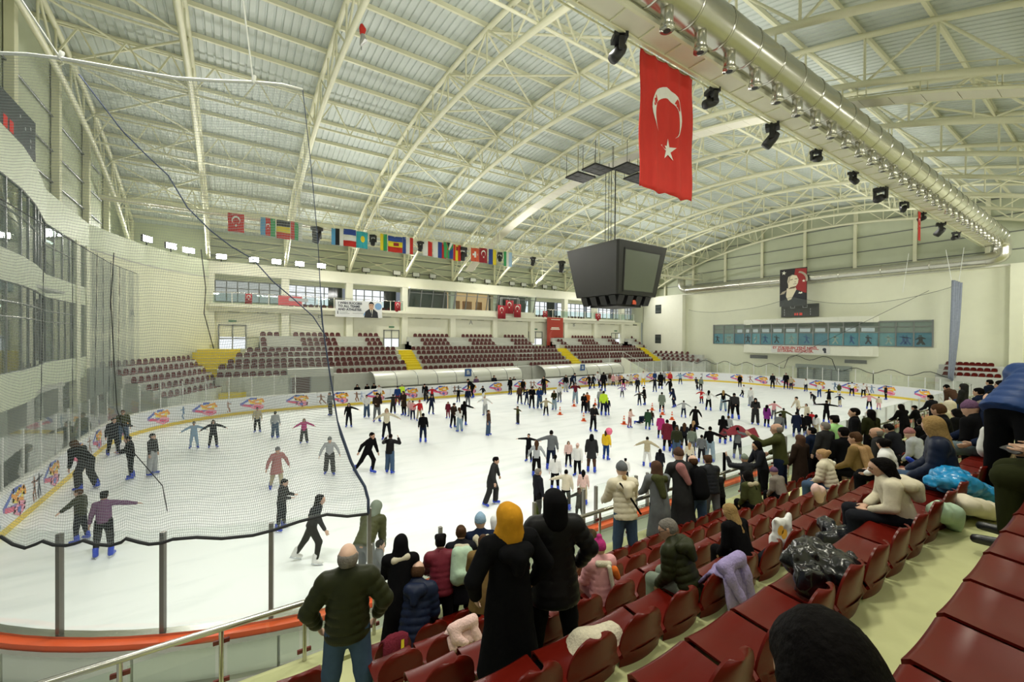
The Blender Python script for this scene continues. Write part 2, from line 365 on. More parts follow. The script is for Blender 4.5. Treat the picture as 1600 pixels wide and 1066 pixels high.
# three leaning press boxes
for k in (3, 4, 5):
    a, c = PIL[k] + (.3 if k == 3 else .05), PIL[k + 1] - .05
    w_ = empty('window_%d' % wi); w_['kind'] = 'structure'; wi += 1
    m = MB(); m.add([(a, 46.3, 9.15), (c, 46.3, 9.15), (c - .0, 45.75, 11.2), (a, 45.75, 11.2)], [(0, 1, 2, 3)])
    m.build('pane', G_win, w_)
    m = MB(); m.box((a, 46.5, 8.6), (c, 46.7, 9.15)); m.box((a, 45.7, 11.2), (c, 46.7, 11.4)); m.build('frame', M_white, w_)
    m = MB(); m.box((a, 48.2, 9.1), (c, 48.3, 11.3)); m.build('room_back', E_room if k == 4 else mat('dark_room', (.16, .18, .16), .8), w_)
    if k == 4:
        for xx, s in ((a + 1.0, .5), (a + 2.6, .6), (a + 4.3, .4)):
            m = MB(); m.box((xx - s, 47.8, 9.1), (xx + s, 48.1, 10.3)); m.build('cupboard', mat('room_wood', (.45, .22, .08), .6), w_)
    for j in range(5):
        xx = a + (c - a) * j / 4; bar('mullion', (xx, 46.28, 9.15), (xx, 45.73, 11.2), .05, M_frame, w_, 4)
    bar('rail', (a, 45.86, 10.75), (c, 45.86, 10.75), .035, M_frame, w_, 4)
    b = MB(); b.box((PIL[k] - (.0), 46.3, 8.5), (PIL[k + 1], 46.5, 9.15)); struct(b, 'wall_far_box_parapet', M_white)
# deck railing: posts, panes, top rail
for (x0, x1) in ((-1.6, 15.9), (34.4, 54.4)):
    t = empty('deck_railing', (0, 0, 0), 0, 'glass railing with white posts along the far upper deck, %s' % ('left of the press boxes' if x0 < 0 else 'right of the press boxes'), 'railing')
    n = int((x1 - x0) / 1.45)
    for j in range(n + 1):
        xx = x0 + (x1 - x0) * j / n; bar('post', (xx, 46.2, 8.62), (xx, 46.2, 9.68), .03, M_white, t, 4)
        if j < n:
            m = MB(); m.box((xx + .06, 46.19, 8.7), (xx + (x1 - x0) / n - .06, 46.21, 9.55)); m.build('pane', G_win, t)
    bar('handrail', (x0, 46.2, 9.68), (x1, 46.2, 9.68), .035, M_ss, t)
# doors in the far wall
def door(n, x0, x1, z0, z1, y=46.97):
    d = empty('door_%d' % n); d['kind'] = 'structure'
    m = MB(); m.box((x0, y - .1, z0), (x0 + .1, y, z1)); m.box((x1 - .1, y - .1, z0), (x1, y, z1)); m.box((x0, y - .1, z1 - .1), (x1, y, z1)); m.box(((x0 + x1) / 2 - .05, y - .1, z0), ((x0 + x1) / 2 + .05, y, z1))
    m.build('frame', M_frame, d); m = MB(); m.box((x0 + .1, y - .03, z0), (x1 - .1, y - .02, z1 - .1)); m.build('pane', E_day, d)
    m = MB(); m.box((x0 + .1, y - .06, z0 + .9), (x1 - .1, y - .03, z0 + 1.0)); m.build('push_bar', M_frame, d)
    m = MB(); m.box(((x0 + x1) / 2 - .3, y - .1, z1 + .25), ((x0 + x1) / 2 + .3, y - .02, z1 + .4)); tag(m.build('exit_sign', mat('sign_green', (.05, .2, .1), .4)), 'small dark green sign above %s' % ['the far left double door', 'the far door right of the success banner', 'the far door left of the red banner', 'the last far door at the right'][n - 1], 'sign')
door(1, -1.2, 1.0, 4.5, 6.75); door(2, 13.9, 15.7, 4.6, 6.5); door(3, 33.8, 36.2, 4.8, 6.6); door(4, 50.0, 52.0, 4.8, 6.6)
# ================================================================ rink boards, glass, posts, prints
M_board = mat('board_white', (.80, .82, .86), .35, noise=.04, nscale=1)
M_kick = mat('kick_yellow', (.80, .60, .06), .4)
M_cap = mat('cap_white', (.82, .82, .78), .35)
M_capred = mat('cap_red', (.75, .11, .03), .4)
M_outer = mat('board_outer', (.80, .84, .74), .5, noise=.05, nscale=2)
M_post = mat('post_grey', (.20, .19, .17), .35, .7)
M_postw = mat('post_white', (.75, .76, .74), .4, .2)
rk = empty('rink_barrier', (0, 0, 0), 0, 'oval white rink barrier with yellow kick strip, printed boards and glass around the ice', 'barrier')
def sweep(z0, z1, o0, o1, s0=0., s1=PER, step=.8):
    b = MB(); n = max(2, int((s1 - s0) / step)); rows = []
    for k in range(n + 1):
        s = s0 + (s1 - s0) * k / n; p, q = rink(s, o0)[0], rink(s, o1)[0]; rows.append([(p.x, p.y, z0), (q.x, q.y, z0), (q.x, q.y, z1), (p.x, p.y, z1), (p.x, p.y, z0)])
    b.sheet(rows); b.f.append((0, 1, 2, 3)); b.m.append(0); e = len(b.v) - 5; b.f.append((e + 3, e + 2, e + 1, e)); b.m.append(0)
    return b
# board panels, one per 2.9 m, with a joint between
NB = 56
for k in range(NB):
    s0, s1 = PER * k / NB + .006, PER * (k + 1) / NB - .006
    sweep(.2, 1.17, 0, .12, s0, s1, .7).build('board_panel', M_board, rk); sweep(0, .2, -.015, .1, s0, s1, .7).build('kick_plate', M_kick, rk)
    near = s0 < 44 or s1 > PER - RR * 1.9
    sweep(1.17, 1.23, -.02, .15, s0, s1, .7).build('cap_rail', M_capred if near and s0 < 44 else M_cap, rk)
# outer skin towards the near stand: sills, frosted panels, red ledge
S_A = PER - 13.5
for (z0, z1, o0, o1, m) in ((1.16, 1.235, .12, .30, M_capred), (1.09, 1.16, .12, .32, M_ss), (.46, .54, .12, .30, M_ss), (0, .06, .12, .3, M_ss), (1.235, 1.27, .02, .16, M_ss)):
    sweep(z0, z1, o0, o1, S_A, PER + 42, .5).build('sill', m, rk)
k = S_A
while k < PER + 42:
    for z0, z1 in ((.06, .46), (.54, 1.09)): sweep(z0, z1, .12, .2, k + .02, k + 1.9, .5).build('outer_panel', M_outer, rk)
    k += 1.92
# posts and panes
PS = 1.45
def glassrun(s0, s1, h, mpost, w=.05):
    n = max(1, round((s1 - s0) / PS)); d = (s1 - s0) / n
    for k in range(n + 1):
        s = s0 + d * k; p, nn = rink(s, .1); t = Vector((-nn.y, nn.x, 0))
        b = MB(); b.beam((p.x, p.y, 1.2 if mpost is M_postw else .5), (p.x, p.y, h - .02), w, .07, up=nn); b.build('glass_post', mpost, rk)
        if k < n:
            a, c = rink(s + .04, .08)[0], rink(s + d - .04, .08)[0]; nm = rink(s + d / 2)[1] * .012
            b = MB(); vs = [a, c, c + nm, a + nm]; b.add([(v.x, v.y, 1.24) for v in vs] + [(v.x, v.y, h) for v in vs], [(0, 3, 2, 1), (4, 5, 6, 7), (0, 1, 5, 4), (1, 2, 6, 5), (2, 3, 7, 6), (3, 0, 4, 7)])
            b.build('glass_pane', G_pane, rk)
SX = lambda x: x - (RX0 + RR)               # arc length on the near straight
s_l = 44 + RR * PI + 13                       # start of far straight (from the right)
SF = lambda x: s_l + (RX1 - RR) - x           # arc length on the far straight
glassrun(PER - 4 * 1.45 + SX(1.95) , PER + SX(1.95), 2.78, M_post, .06)
glassrun(SF(4.0), PER - 4 * 1.45 + SX(1.95) - 1.45, 2.78, M_postw)
glassrun(SX(1.95) + .02, SX(3.25), 2.15, M_post, .06)
for x in (5.45, 7.3, 9.2, 11.1, 12.9, 14.8, 17, 19, 21, 23): 
    glassrun(SX(x), SX(x) + 1.45 if x < 11 else SX(x) + 1.8, 2.15, M_post, .06)
glassrun(SX(25), 44 + RR * PI / 2, 2.3, M_postw)
glassrun(44 + RR * PI / 2, SF(42.5), 2.65, M_postw)
# printed emblems and skating figures on the boards (flat print a few mm proud)
PRC = [mat('print_%d' % i, c, .4) for i, c in enumerate([(.10, .16, .55), (.85, .36, .05), (.90, .70, .10), (.75, .10, .22), (.85, .35, .50), (.30, .20, .50), (.06, .07, .10), (.35, .18, .12), (.15, .25, .42), (.55, .62, .80)])]
def on_board(s, u, z, off=-.004): p = rink(s + u, off)[0]; return (p.x, p.y, z)
def stroke(b, s, pts, wd, off):
    for (u0, z0), (u1, z1) in zip(pts, pts[1:]):
        l = math.hypot(u1 - u0, z1 - z0); nx, nz = -(z1 - z0) / l * wd, (u1 - u0) / l * wd; ex, ez = (u1 - u0) / l * wd * .6, (z1 - z0) / l * wd * .6
        b.poly([on_board(s, u, z, off) for u, z in ((u0 - ex + nx, z0 - ez + nz), (u1 + ex + nx, z1 + ez + nz), (u1 + ex - nx, z1 + ez - nz), (u0 - ex - nx, z0 - ez - nz))])
def emblem(s, sc=1.0):
    b = MB()
    sh = [
          (0, [(.62, .72), (.2, 1.08), (-.15, 1.05)], .05), (5, [(.62, .70), (.3, .62), (-.1, .56)], .045),
          (3, [(.55, .66), (.15, .52), (-.32, .38), (-.1, .27), (.12, .42)], .05),
          (2, [(.22, .80), (-.05, 1.02), (-.3, .82), (-.05, .66), (.22, .80)], .045), (1, [(.08, .88), (-.28, 1.0), (-.36, .78)], .045),
          (1, [(.28, .98), (.02, .74), (-.25, .64)], .04), (4, [(.18, .44), (-.05, .62), (-.34, .48), (-.1, .28), (.18, .44)], .04), (0, [(-.02, .42), (-.1, .40)], .06)]
    for i, (c, pts, wd) in enumerate(sh):
        b.cur = c; stroke(b, s, [(u * sc * 1.5, .28 + (z - .27) * sc) for u, z in pts], wd * sc * 1.45, -.004 - i * .0012)
    o = b.build('printed_emblem', PRC, rk); o['kind'] = 'stuff'; o['label'] = 'knotted ribbon emblem in blue, orange, pink and yellow'
def figure(s, c, var):
    b = MB(); b.cur = c; rnd = random.Random(int(s * 100))
    def st(pts, wd): stroke(b, s, pts, wd, -.004)
    st([(0, .72), (.02, .95)], .07); st([(.02, 1.02), (.03, 1.06)], .05)
    st([(0, .92), (.3 if var else .22, .86 + .1 * rnd.random())], .03); st([(0, .92), (-.28, .80 + .2 * rnd.random())], .03)
    st([(0, .72), (.1, .5), (.02, .30)], .045); st([(0, .72), (-.2 if var else -.1, .5), (-.35 if var else -.14, .32)], .045)
    b.build('printed_skater', PRC, rk)['kind'] = 'stuff'
for k in range(54):
    s = 1.2 + k * (PER - 2) / 54
    emblem(s)
    if k % 3 == 0: figure(s + 1.35, 6 + k % 4, k % 2); figure(s + 1.75, 6 + (k + 1) % 3, 0)
    elif k % 3 == 1: figure(s + 1.5, 7 + k % 2, 1)
# ================================================================ near stand: stepped concrete, rows of red seats
NB0 = 1.05                                  # left end of the seat blocks behind the first row
ROWS = [(2.225, 4.31), (2.694, 3.457), (3.162, 2.60), (3.631, 1.746), (4.10, .891), (4.569, .037), (5.04, -.817), (5.51, -1.67)]   # tread level, back line of its seats
FL = 1.85                                   # front walkway
def tread(z0, z, y0, y1, x0, x1):
    b = MB(); b.box((x0, y0, z0), (x1, y1, z)); struct(b, 'stand_tread', M_conc)
tread(0, FL, -3.2, 4.95, -1.2, 57.4)
for k, (z, yb) in enumerate(ROWS):
    tread(FL, z, -3.2, yb + .40, -1.0 if k == 0 else NB0, 57.4)
b = MB(); b.box((-1.2, 4.95, 0), (57.4, 5.18, 2.1)); struct(b, 'trim_6', M_conc)           # kerb under the railing
b = MB(); b.box((-1.22, 5.18, .0), (57.4, 5.2, 1.9)); struct(b, 'wall_stand_front', M_white)
# handrail on posts with glass clips
t = empty('front_railing', (0, 0, 0), 0, 'stainless handrail on posts along the front kerb of the near stand', 'railing')
bar('handrail', (-2.2, 5.12, 2.75), (46, 5.12, 2.75), .032, M_ss, t, 12)
M_clip = mat('clip_red', (.16, .02, .015), .3)
M_railglass = glassmat('rail_glass', (.94, .975, .95), 1.0)
x = -1.62
while x < 44:
    p = bar('post', (x, 5.12, 1.3 if x < -1.3 else 2.05), (x, 5.12, 2.74), .022, M_ss, t, 10)
    for z in (2.2, 2.6):
        m = MB(); m.box((x - .07, 5.135, z - .02), (x + .07, 5.16, z + .02)); m.build('clip', M_clip, t)
    m = MB(); m.box((x + .05, 5.145, 2.15), (x + .76 - .05, 5.153, 2.65)); m.build('glass_panel', M_railglass, t)
    x += .76
# second, bent rail near the far right end, and a ramp rail to the ice
SEATM = mat('seat_red', (.105, .006, .003), .28, noise=.12, nscale=9, spec=.16)
SEATF = mat('seat_maroon', (.11, .018, .018), .5, noise=.12, nscale=6)
def seat_mesh(name, w=.395, d=.40, h=.32, nu=8, m=None):
    b = MB(); prof = [(d, .015), (d + .004, .05), (d - .02, .066), (d * .7, .058), (d * .35, .05), (.06, .06), (.03, .09)]
    for k in range(1, 10): q = math.sin(k / 9 * PI / 2); prof.append((.028 - .035 * q, .09 + (h - .09) * q))
    top, bot = [], []
    for i, (y, z) in enumerate(prof):
        r0, r1 = [], []
        for j in range(nu + 1):
            u = -1 + 2 * j / nu; f = 1.0
            zz, yy = z, y
            if i > 6:
                q = (z - .09) / (h - .09); f = .22 + .78 * math.sqrt(max(0., 1 - (max(0, q - .18) / .82) ** 2.3)); yy = y + .035 * u * u
            else: zz = z + .012 * u * u
            r0.append((u * w / 2 * f, yy, zz)); r1.append((u * w / 2 * f, yy - .012, zz - (.012 if i < 7 else 0)))
        top.append(r0); bot.append(r1)
    n = len(b.v); b.sheet(top); b.sheet([r[::-1] for r in bot])
    def edge(g): return [g[0][j] for j in range(nu + 1)] + [g[i][nu] for i in range(1, len(g))] + [g[-1][j] for j in range(nu - 1, -1, -1)] + [g[i][0] for i in range(len(g) - 2, 0, -1)]
    ea, eb = edge(top), edge(bot); base = len(b.v); b.v += ea + eb; K = len(ea)
    for i in range(K): b.f.append((base + i, base + K + i, base + K + (i + 1) % K, base + (i + 1) % K)); b.m.append(0)
    # skirt: the shell runs down to the step behind and under the lip
    sk = []
    for j in range(nu + 1):
        u = -1 + 2 * j / nu; sk.append(u)
    rows = [[(u * w / 2, .02 - .012 + .03 * u * u, .10) for u in sk], [(u * w / 2 * .97, .03 + .03 * u * u, 0.0) for u in sk]]
    b.sheet(rows); b.sheet([[(u * w / 2, d - .01, .03) for u in sk], [(u * w / 2, d - .02, -.05) for u in sk]])
    return b.mesh(name, m, True)
SEAT = seat_mesh('seat_shell', m=SEATM)
FSEAT = seat_mesh('far_seat_shell', w=.46, d=.40, h=.40, nu=6, m=SEATF)
ORD = ['front', 'second', 'third', 'fourth', 'fifth', 'sixth', 'seventh', 'eighth']
n_near = 0
SKIP = {3: [], 0: []}
for k, (z, yb) in enumerate(ROWS[:6]):
    x0 = {0: .12, 1: 1.2, 2: 1.25, 3: 1.35, 4: 1.7, 5: 1.2}[k]
    xe = {0: 15, 1: 15, 2: 13, 3: 11, 4: 9.0, 5: 7.5}[k]
    x = x0; j = 0
    while x < xe:
        gap = (8.9 < x < 10.0)                      # aisle
        if not gap and not (k == 0 and .55 < x < 1.0):
            o = link('stadium_seat', SEAT, None, (x, yb, z), random.uniform(-.02, .02))
            tag(o, 'glossy dark red seat, %s from the left end of the %s near row' % (nth(j + 1), ORD[k]), 'seat', 'seats of the %s near row' % ORD[k]); n_near += 1
        x += .43; j += 1
# ---------------------------------------------------------------- corner blocks by the right end wall
def seat_run(mesh, p0, p1, n, face, lab, grp, name='stadium_seat'):
    for i in range(n):
        u = (i + .5) / n; o = link(name, mesh, None, (p0[0] + (p1[0] - p0[0]) * u, p0[1] + (p1[1] - p0[1]) * u, p0[2]), face); tag(o, lab + ', %s along' % nth(i + 1), 'seat', grp)
for i in range(3):
    xx = 55.75 + i * .58; z = 2.5 + .46 * i
    b = MB(); b.box((xx - .25, 6.8, 0), (57.4, 11.0, z)); struct(b, 'stand_tread', M_concg)
    seat_run(SEAT, (xx + .2, 6.9 + .3 * i, z), (xx + .2, 10.6, z), 8, PI / 2, 'red seat in the %s row of the near corner block' % ORD[i], 'near right corner seats row %d' % (i + 1))
    b = MB(); b.box((xx - .25, 34.5 + i * .5, 0), (57.2, 44.5, z)); struct(b, 'stand_tread', M_concg)
    seat_run(FSEAT, (xx + .1, 35.2 + 1.2 * i, z), (xx + .1, 44.2, z), 11 - i * 2, PI / 2, 'maroon seat in the %s row of the far corner block' % ORD[i], 'far right corner seats row %d' % (i + 1))
# ---------------------------------------------------------------- far stand
FROWS = [(2.40, 40.1), (2.98, 40.9), (3.36, 41.7), (3.88, 42.5), (4.30, 43.3), (4.80, 44.1), (5.20, 44.9), (5.72, 45.7)]   # level, back line is +.4 in y
AIS = [(14.4, 15.9), (36.0, 37.6), (52.3, 53.7)]
DOORGAPS = [(13.2, 16.4), (33.0, 37.0), (49.5, 52.5)]
FX0 = [-1.2, -1.1, -.5, .1, .9, 2.0, 2.0, 2.0]
for k, (z, y) in enumerate(FROWS):
    segs = [(FX0[k], 54.6)] if k < 5 else [(FX0[k], 13.2), (16.4, 33.0), (37.0, 49.5), (52.5, 54.6)]
    for (p, q) in segs:
        b = MB(); b.box((p, y, 0), (q, 47.1, z)); struct(b, 'far_stand_tread', M_concg)
for (a, c) in AIS:                                     # yellow stairs, one box per step
    for k, (z, y) in enumerate(FROWS[:5]):
        b = MB(); b.box((a, y - .02, 2.0), (c, y + .82, z + .014)); struct(b, 'stair_step', M_yel)
        if k: b = MB(); b.box((a, y - .42, 2.0), (c, y, (z + FROWS[k - 1][0]) / 2 + .014)); struct(b, 'stair_step', M_yel)
far_stuff = MB(); n_far = 0
me = FSEAT; fv = [tuple(v.co) for v in me.vertices]; ff = [tuple(p.vertices) for p in me.polygons]
PILX = PIL
for k, (z, y) in enumerate(FROWS):
    x = FX0[k] + .3
    while x < 54:
        blocked = any(a - .2 < x < c + .2 for a, c in AIS)
        if k >= 5: blocked = blocked or any(abs(x - p) < (.75 if k == 7 else .9 + .45 * (k < 7)) for p in PILX) or any(a - .3 < x < c + .3 for a, c in ((13.2, 16.4), (33.0, 37.0), (49.5, 52.5))) or x < 2.2
        if k <= 1 and (3.8 < x < 7.6 and k == 0 or 27.4 < x < 29.6 and k == 0): blocked = True
        if k == 0 and x > 41.5 and x < 44: blocked = True
        if not blocked:
            sec = 'left of the first yellow stairs' if x < 14.4 else 'between the first two yellow stairs' if x < 36 else 'right of the second yellow stairs'
            if x < 14.4 and n_far < 60:
                o = link('stadium_seat', FSEAT, None, (x, y + .46, z), PI)
                tag(o, 'maroon seat, %s from the left in the %s row of the far stand' % (nth(int((x - FX0[k] - .3) / .555 + .5) + 1), ORD[k]), 'seat', 'far stand row %d %s' % (k + 1, sec)); n_far += 1
            else:
                far_stuff.add([(x - p[0], y + .46 - p[1], z + p[2]) for p in fv], ff)
        x += .555
o = far_stuff.build('far_seat_rows', SEATF, None, True, 'stuff'); tag(o, 'rows of maroon plastic seats filling the far stand beyond the first yellow stairs', 'seats')
# front wall of the far stand with the bench shelters
b = MB(); b.box((7.4, 39.85, 0), (27.2, 40.1, 2.38)); b.box((29.4, 39.85, 0), (41.6, 40.1, 2.4)); b.box((44.2, 39.85, 0), (54.6, 40.1, 2.4)); b.box((.3, 39.85, 0), (3.8, 40.1, 2.38)); b.box((3.8, 39.85, 2.2), (7.4, 40.1, 2.9)); b.box((3.8, 40.1, 2.8), (7.4, 40.8, 2.9))
struct(b, 'wall_far_stand_front', M_concg)
d = empty('door_5'); d['kind'] = 'structure'
m = MB(); m.box((4.0, 40.0, 0), (4.12, 40.1, 2.2)); m.box((7.1, 40.0, 0), (7.25, 40.1, 2.2)); m.box((5.5, 40.0, 0), (5.6, 40.1, 2.2)); m.build('frame', M_frame, d)
m = MB(); m.box((4.12, 40.06, 0), (5.5, 40.08, 2.2)); m.build('door_leaf', mat('door_maroon', (.10, .06, .06), .5), d); m = MB(); m.box((5.6, 40.06, 0), (7.1, 40.08, 2.2)); m.build('pane', mat('door_pane', (.40, .42, .38), .2), d)
d = empty('door_6'); d['kind'] = 'structure'
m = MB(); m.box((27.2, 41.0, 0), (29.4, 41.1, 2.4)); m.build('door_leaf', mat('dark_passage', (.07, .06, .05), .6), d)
bar('barrier_rail', (27.2, 39.9, 3.4), (29.4, 39.9, 3.4), .03, M_ss, d); bar('barrier_rail', (27.2, 39.9, 2.4), (27.2, 39.9, 3.4), .03, M_ss, d); bar('barrier_rail', (29.4, 39.9, 2.4), (29.4, 39.9, 3.4), .03, M_ss, d)
for i_, (xa, n_) in enumerate(((4.8, 17), (35.0, 17))):
    for j_ in range(n_):
        o = link('stadium_seat', FSEAT, None, (xa + j_ * .62, 47.75, 8.62), PI); tag(o, 'maroon seat behind the deck railing, %s from the %s' % (nth(j_ + 1), 'left' if i_ == 0 else 'press boxes'), 'seat', 'seats on the far upper deck')
for x0, x1 in ((3.8, 7.4), (27.2, 29.4)):
    for z in (3.9, 4.4): bar('trim_7', (x0, 40.0, z), (x1, 40.0, z), .025, M_postw)['kind'] = 'structure'
    for x in (x0, x1): bar('trim_7', (x, 40.0, 3.4), (x, 40.0, 4.4), .025, M_postw)['kind'] = 'structure'
M_shel = mat('shelter_sheet', (.66, .67, .60), .25, spec=.6)
def shelter(name, x0, x1, lab):
    t = empty(name, (0, 0, 0), 0, lab, 'shelter'); n = max(1, int((x1 - x0) / 2.0)); arc = [(37.75, 1.2), (37.75, 1.6), (37.95, 2.0), (38.4, 2.3), (39.0, 2.42), (39.8, 2.45)]
    for k in range(n):
        a, c = x0 + (x1 - x0) * k / n + .03, x0 + (x1 - x0) * (k + 1) / n - .03
        m = MB(); m.sheet([[(a, y + .5, z), (c, y + .5, z)] for y, z in arc]); m.build('curved_panel', M_shel, t, True)
        m = MB(); m.box((a, 39.3, .45), (c, 39.75, .5)); m.build('bench', M_frame, t)
    for k in range(n + 1):
        a = x0 + (x1 - x0) * k / n; m = MB(); m.tube([(a, y + .49, z) for y, z in arc], .03, 5); m.build('rib', M_frame, t)
shelter('team_bench_shelter', 10.6, 26.8, 'pale curved bench shelter before the far stand, left of its middle exit')
shelter('team_bench_shelter', 30.0, 43.2, 'pale curved bench shelter before the far stand, right of its middle exit')
for x, l in ((19.6, 'left'), (35.4, 'right')):
    m = MB(); m.box((x, 38.2, 1.75), (x + .75, 38.23, 2.5)); o = m.build('bench_sign', mat('sign_blue', (.03, .10, .30), .4)); tag(o, 'small blue square sign on the %s bench shelter' % l, 'sign')
    m = MB(); m.box((x + .2, 38.19, 1.95), (x + .55, 38.2, 2.02)); m.box((x + .2, 38.19, 2.1), (x + .55, 38.2, 2.17)); m.box((x + .2, 38.19, 2.25), (x + .48, 38.2, 2.32)); m.build('sign_print', M_white, o)
# ramp wall and rail at the right end of the shelters
b = MB(); b.add([(44.4, 39.3, 0), (49.6, 39.3, 0), (49.6, 39.3, .9), (44.4, 39.3, 3.1), (44.4, 39.8, 0), (49.6, 39.8, 0), (49.6, 39.8, .9), (44.4, 39.8, 3.1)], [(0, 1, 2, 3), (7, 6, 5, 4), (3, 2, 6, 7), (0, 3, 7, 4)]); struct(b, 'wall_far_ramp', M_white)
t = empty('ramp_rail', (0, 0, 0), 0, 'white sloping handrail on the ramp wall right of the bench shelters', 'railing')
bar('handrail', (41.8, 39.5, 3.9), (44.4, 39.5, 3.9), .035, M_postw, t); bar('handrail', (44.4, 39.5, 3.9), (49.6, 39.5, 1.8), .035, M_postw, t)
for x, z0, z1 in ((41.8, 2.4, 3.9), (44.4, 2.9, 3.9), (47, 1.9, 2.85), (49.6, .8, 1.8)): bar('post', (x, 39.5, z0), (x, 39.5, z1), .03, M_postw, t)
# left corner block of seats along the chamfer, with the yellow landing between
for i in range(5):
    a, c = Vector((-6.7 + .72 * i, 34.6 - .05 * i)), Vector((-2.9 + .55 * i, 43.2 - .55 * i)); z = 3.7 - .5 * i
    dv = (c - a).normalized(); nv = Vector((dv.y, -dv.x))
    b = MB(); q = [a - nv * .9, c - nv * .9, c + nv * .35, a + nv * .35]
    b.add([(p.x, p.y, 0) for p in q] + [(p.x, p.y, z) for p in q], [(0, 3, 2, 1), (4, 5, 6, 7), (0, 1, 5, 4), (1, 2, 6, 5), (2, 3, 7, 6), (3, 0, 4, 7)]); struct(b, 'far_stand_tread', M_concg)
    seat_run(FSEAT, (a.x - nv.x * .1, a.y - nv.y * .1, z), (c.x - nv.x * .1, c.y - nv.y * .1, z), 15 - i, math.atan2(nv.y, nv.x) - PI / 2, 'maroon seat, %s row down in the angled corner block' % ORD[i], 'angled corner block row %d' % (i + 1))
land = [at_z(272, 573, 4.0), at_z(330, 550, 4.5), at_z(378, 549, 4.5)]
b = MB()
b.box((-2.6, 44.6, 0), (.5, 46.95, 4.5)); struct(b, 'yellow_landing', M_yel)
for k in range(9):
    z = 4.3 - .44 * k; y = 44.6 - .62 * k
    b = MB(); b.box((-2.9 + .1 * k, y - .66, 0), (.35 + .07 * k, y, z)); struct(b, 'stair_step', M_yel)
# ================================================================ roof steel
TX = [-7.1, -1.9] + [4.2 + 6 * k for k in range(9)] + [57.6]
NODES = np.linspace(-24.4, 24.4, 23)
def roof_label(k): 
    return ['against the left end cladding', 'second from the left end', 'third from the left end', 'fourth from the left end', 'fifth from the left end', 'sixth from the left end, carrying a catwalk', 'sixth from the right end', 'fifth from the right end', 'fourth from the right end', 'third from the right end', 'second from the right end', 'against the right end cladding'][k]
for k, x in enumerate(TX):
    t = empty('arched_roof_truss', (0, 0, 0), 0, 'cream tubular arched roof truss, %s' % roof_label(k), 'truss', 'arched roof trusses')
    lo = [(x, YC + d, z_low(YC + d)) for d in np.linspace(-24.4, 24.4, 49)]; up = [(x, YC + d, z_up(YC + d)) for d in np.linspace(-25, 25, 49)]
    m = MB(); m.tube(lo, .14, 8); m.build('lower_chord', M_steel, t, True); m = MB(); m.tube(up, .13, 8); m.build('upper_chord', M_steel, t, True)
    P = []
    for i, d in enumerate(NODES):
        y = YC + d; P.append(Vector((x, y, z_low(y) if i % 2 == 0 else z_up(y))))
    for a, c in zip(P, P[1:]): bar('brace', a, c, .055, M_steel, t, 6)
    for i, d in enumerate(NODES):
        if 0 < i < 22: y = YC + d; bar('post', (x, y, z_low(y)), (x, y, z_up(y)), .05, M_steel, t, 6)
    for s in (-1, 1): bar('foot_post', (x, YC + s * 24.5, 12.4), (x, YC + s * 24.6, z_up(YC + 24.6)), .13, M_steel, t, 8); bar('foot_brace', (x, YC + s * 21.0, z_low(YC + 21)), (x, YC + s * 24.5, z_up(YC + 24.5)), .06, M_steel, t, 6)
# purlins
for i, d in enumerate(np.linspace(-24.2, 24.2, 23)):
    y = YC + d; o = bar('roof_purlin', (-8.2, y, z_up(y) + .22), (58.6, y, z_up(y) + .22), .06, M_steel, None, 4, .11); o['kind'] = 'structure'
# lengthwise lattice girders between the trusses
for d, nm in ((-20.5, 'along the near eaves'), (-8.6, 'near the ridge on the near side'), (6.2, 'near the ridge on the far side'), (19.6, 'along the far eaves'), (13.0, 'halfway down the far slope')):
    y = YC + d; zu, zl = z_up(y), z_low(y) + .1
    t = empty('lattice_girder', (0, 0, 0), 0, 'long cream lattice girder tying the roof trusses together, %s' % nm, 'girder', 'lengthwise lattice girders')
    bar('upper_rail', (TX[0], y, zu), (TX[-1], y, zu), .06, M_steel, t, 6); bar('lower_rail', (TX[0], y, zl), (TX[-1], y, zl), .07, M_steel, t, 6)
    for a, c in zip(TX, TX[1:]):
        n = 6
        for j in range(n):
            x0, x1 = a + (c - a) * j / n, a + (c - a) * (j + 1) / n; z0, z1 = (zl, zu) if j % 2 == 0 else (zu, zl)
            bar('brace', (x0, y, z0), (x1, y, z1), .035, M_steel, t, 4)
# flat cross bracing in some bays
for bay in (0, 3, 6, 9):
    t = empty('roof_bracing', (0, 0, 0), 0, 'cream cross bracing under the roof sheets in bay %s from the left end' % ['one', 'four', 'seven', 'ten'][[0, 3, 6, 9].index(bay)], 'bracing', 'roof cross bracing')
    a, c = TX[bay], TX[bay + 1]; ys = [YC + d for d in np.linspace(-22, 22, 11)]
    for y0, y1 in zip(ys, ys[1:]):
        q0, q1 = z_up(y0) - .1, z_up(y1) - .1
        bar('tie', (a, y0, q0), (c, y1, q1), .06, M_steel, t, 6); bar('tie', (a, y1, q1), (c, y0, q0), .06, M_steel, t, 6)
    for y in ys: bar('strut', (a, y, z_up(y) - .1), (c, y, z_up(y) - .1), .06, M_steel, t, 6)
# small ties above the far parapet
t = empty('eaves_bracing', (0, 0, 0), 0, 'thin cream crosses between the truss feet above the far parapet', 'bracing')
for a, c in zip(TX[1:], TX[2:]):
    bar('tie', (a, 46.9, 12.6), (c, 46.9, 14.6), .045, M_steel, t, 5); bar('tie', (a, 46.9, 14.6), (c, 46.9, 12.6), .045, M_steel, t, 5); bar('tie', (a, 46.9, 14.7), (c, 46.9, 14.7), .05, M_steel, t, 5)
    m = MB(); xm = (a + c) / 2; m.box((xm - .25, 46.85, 13.5), (xm + .25, 46.95, 13.75)); m.build('gusset', M_steel, t)
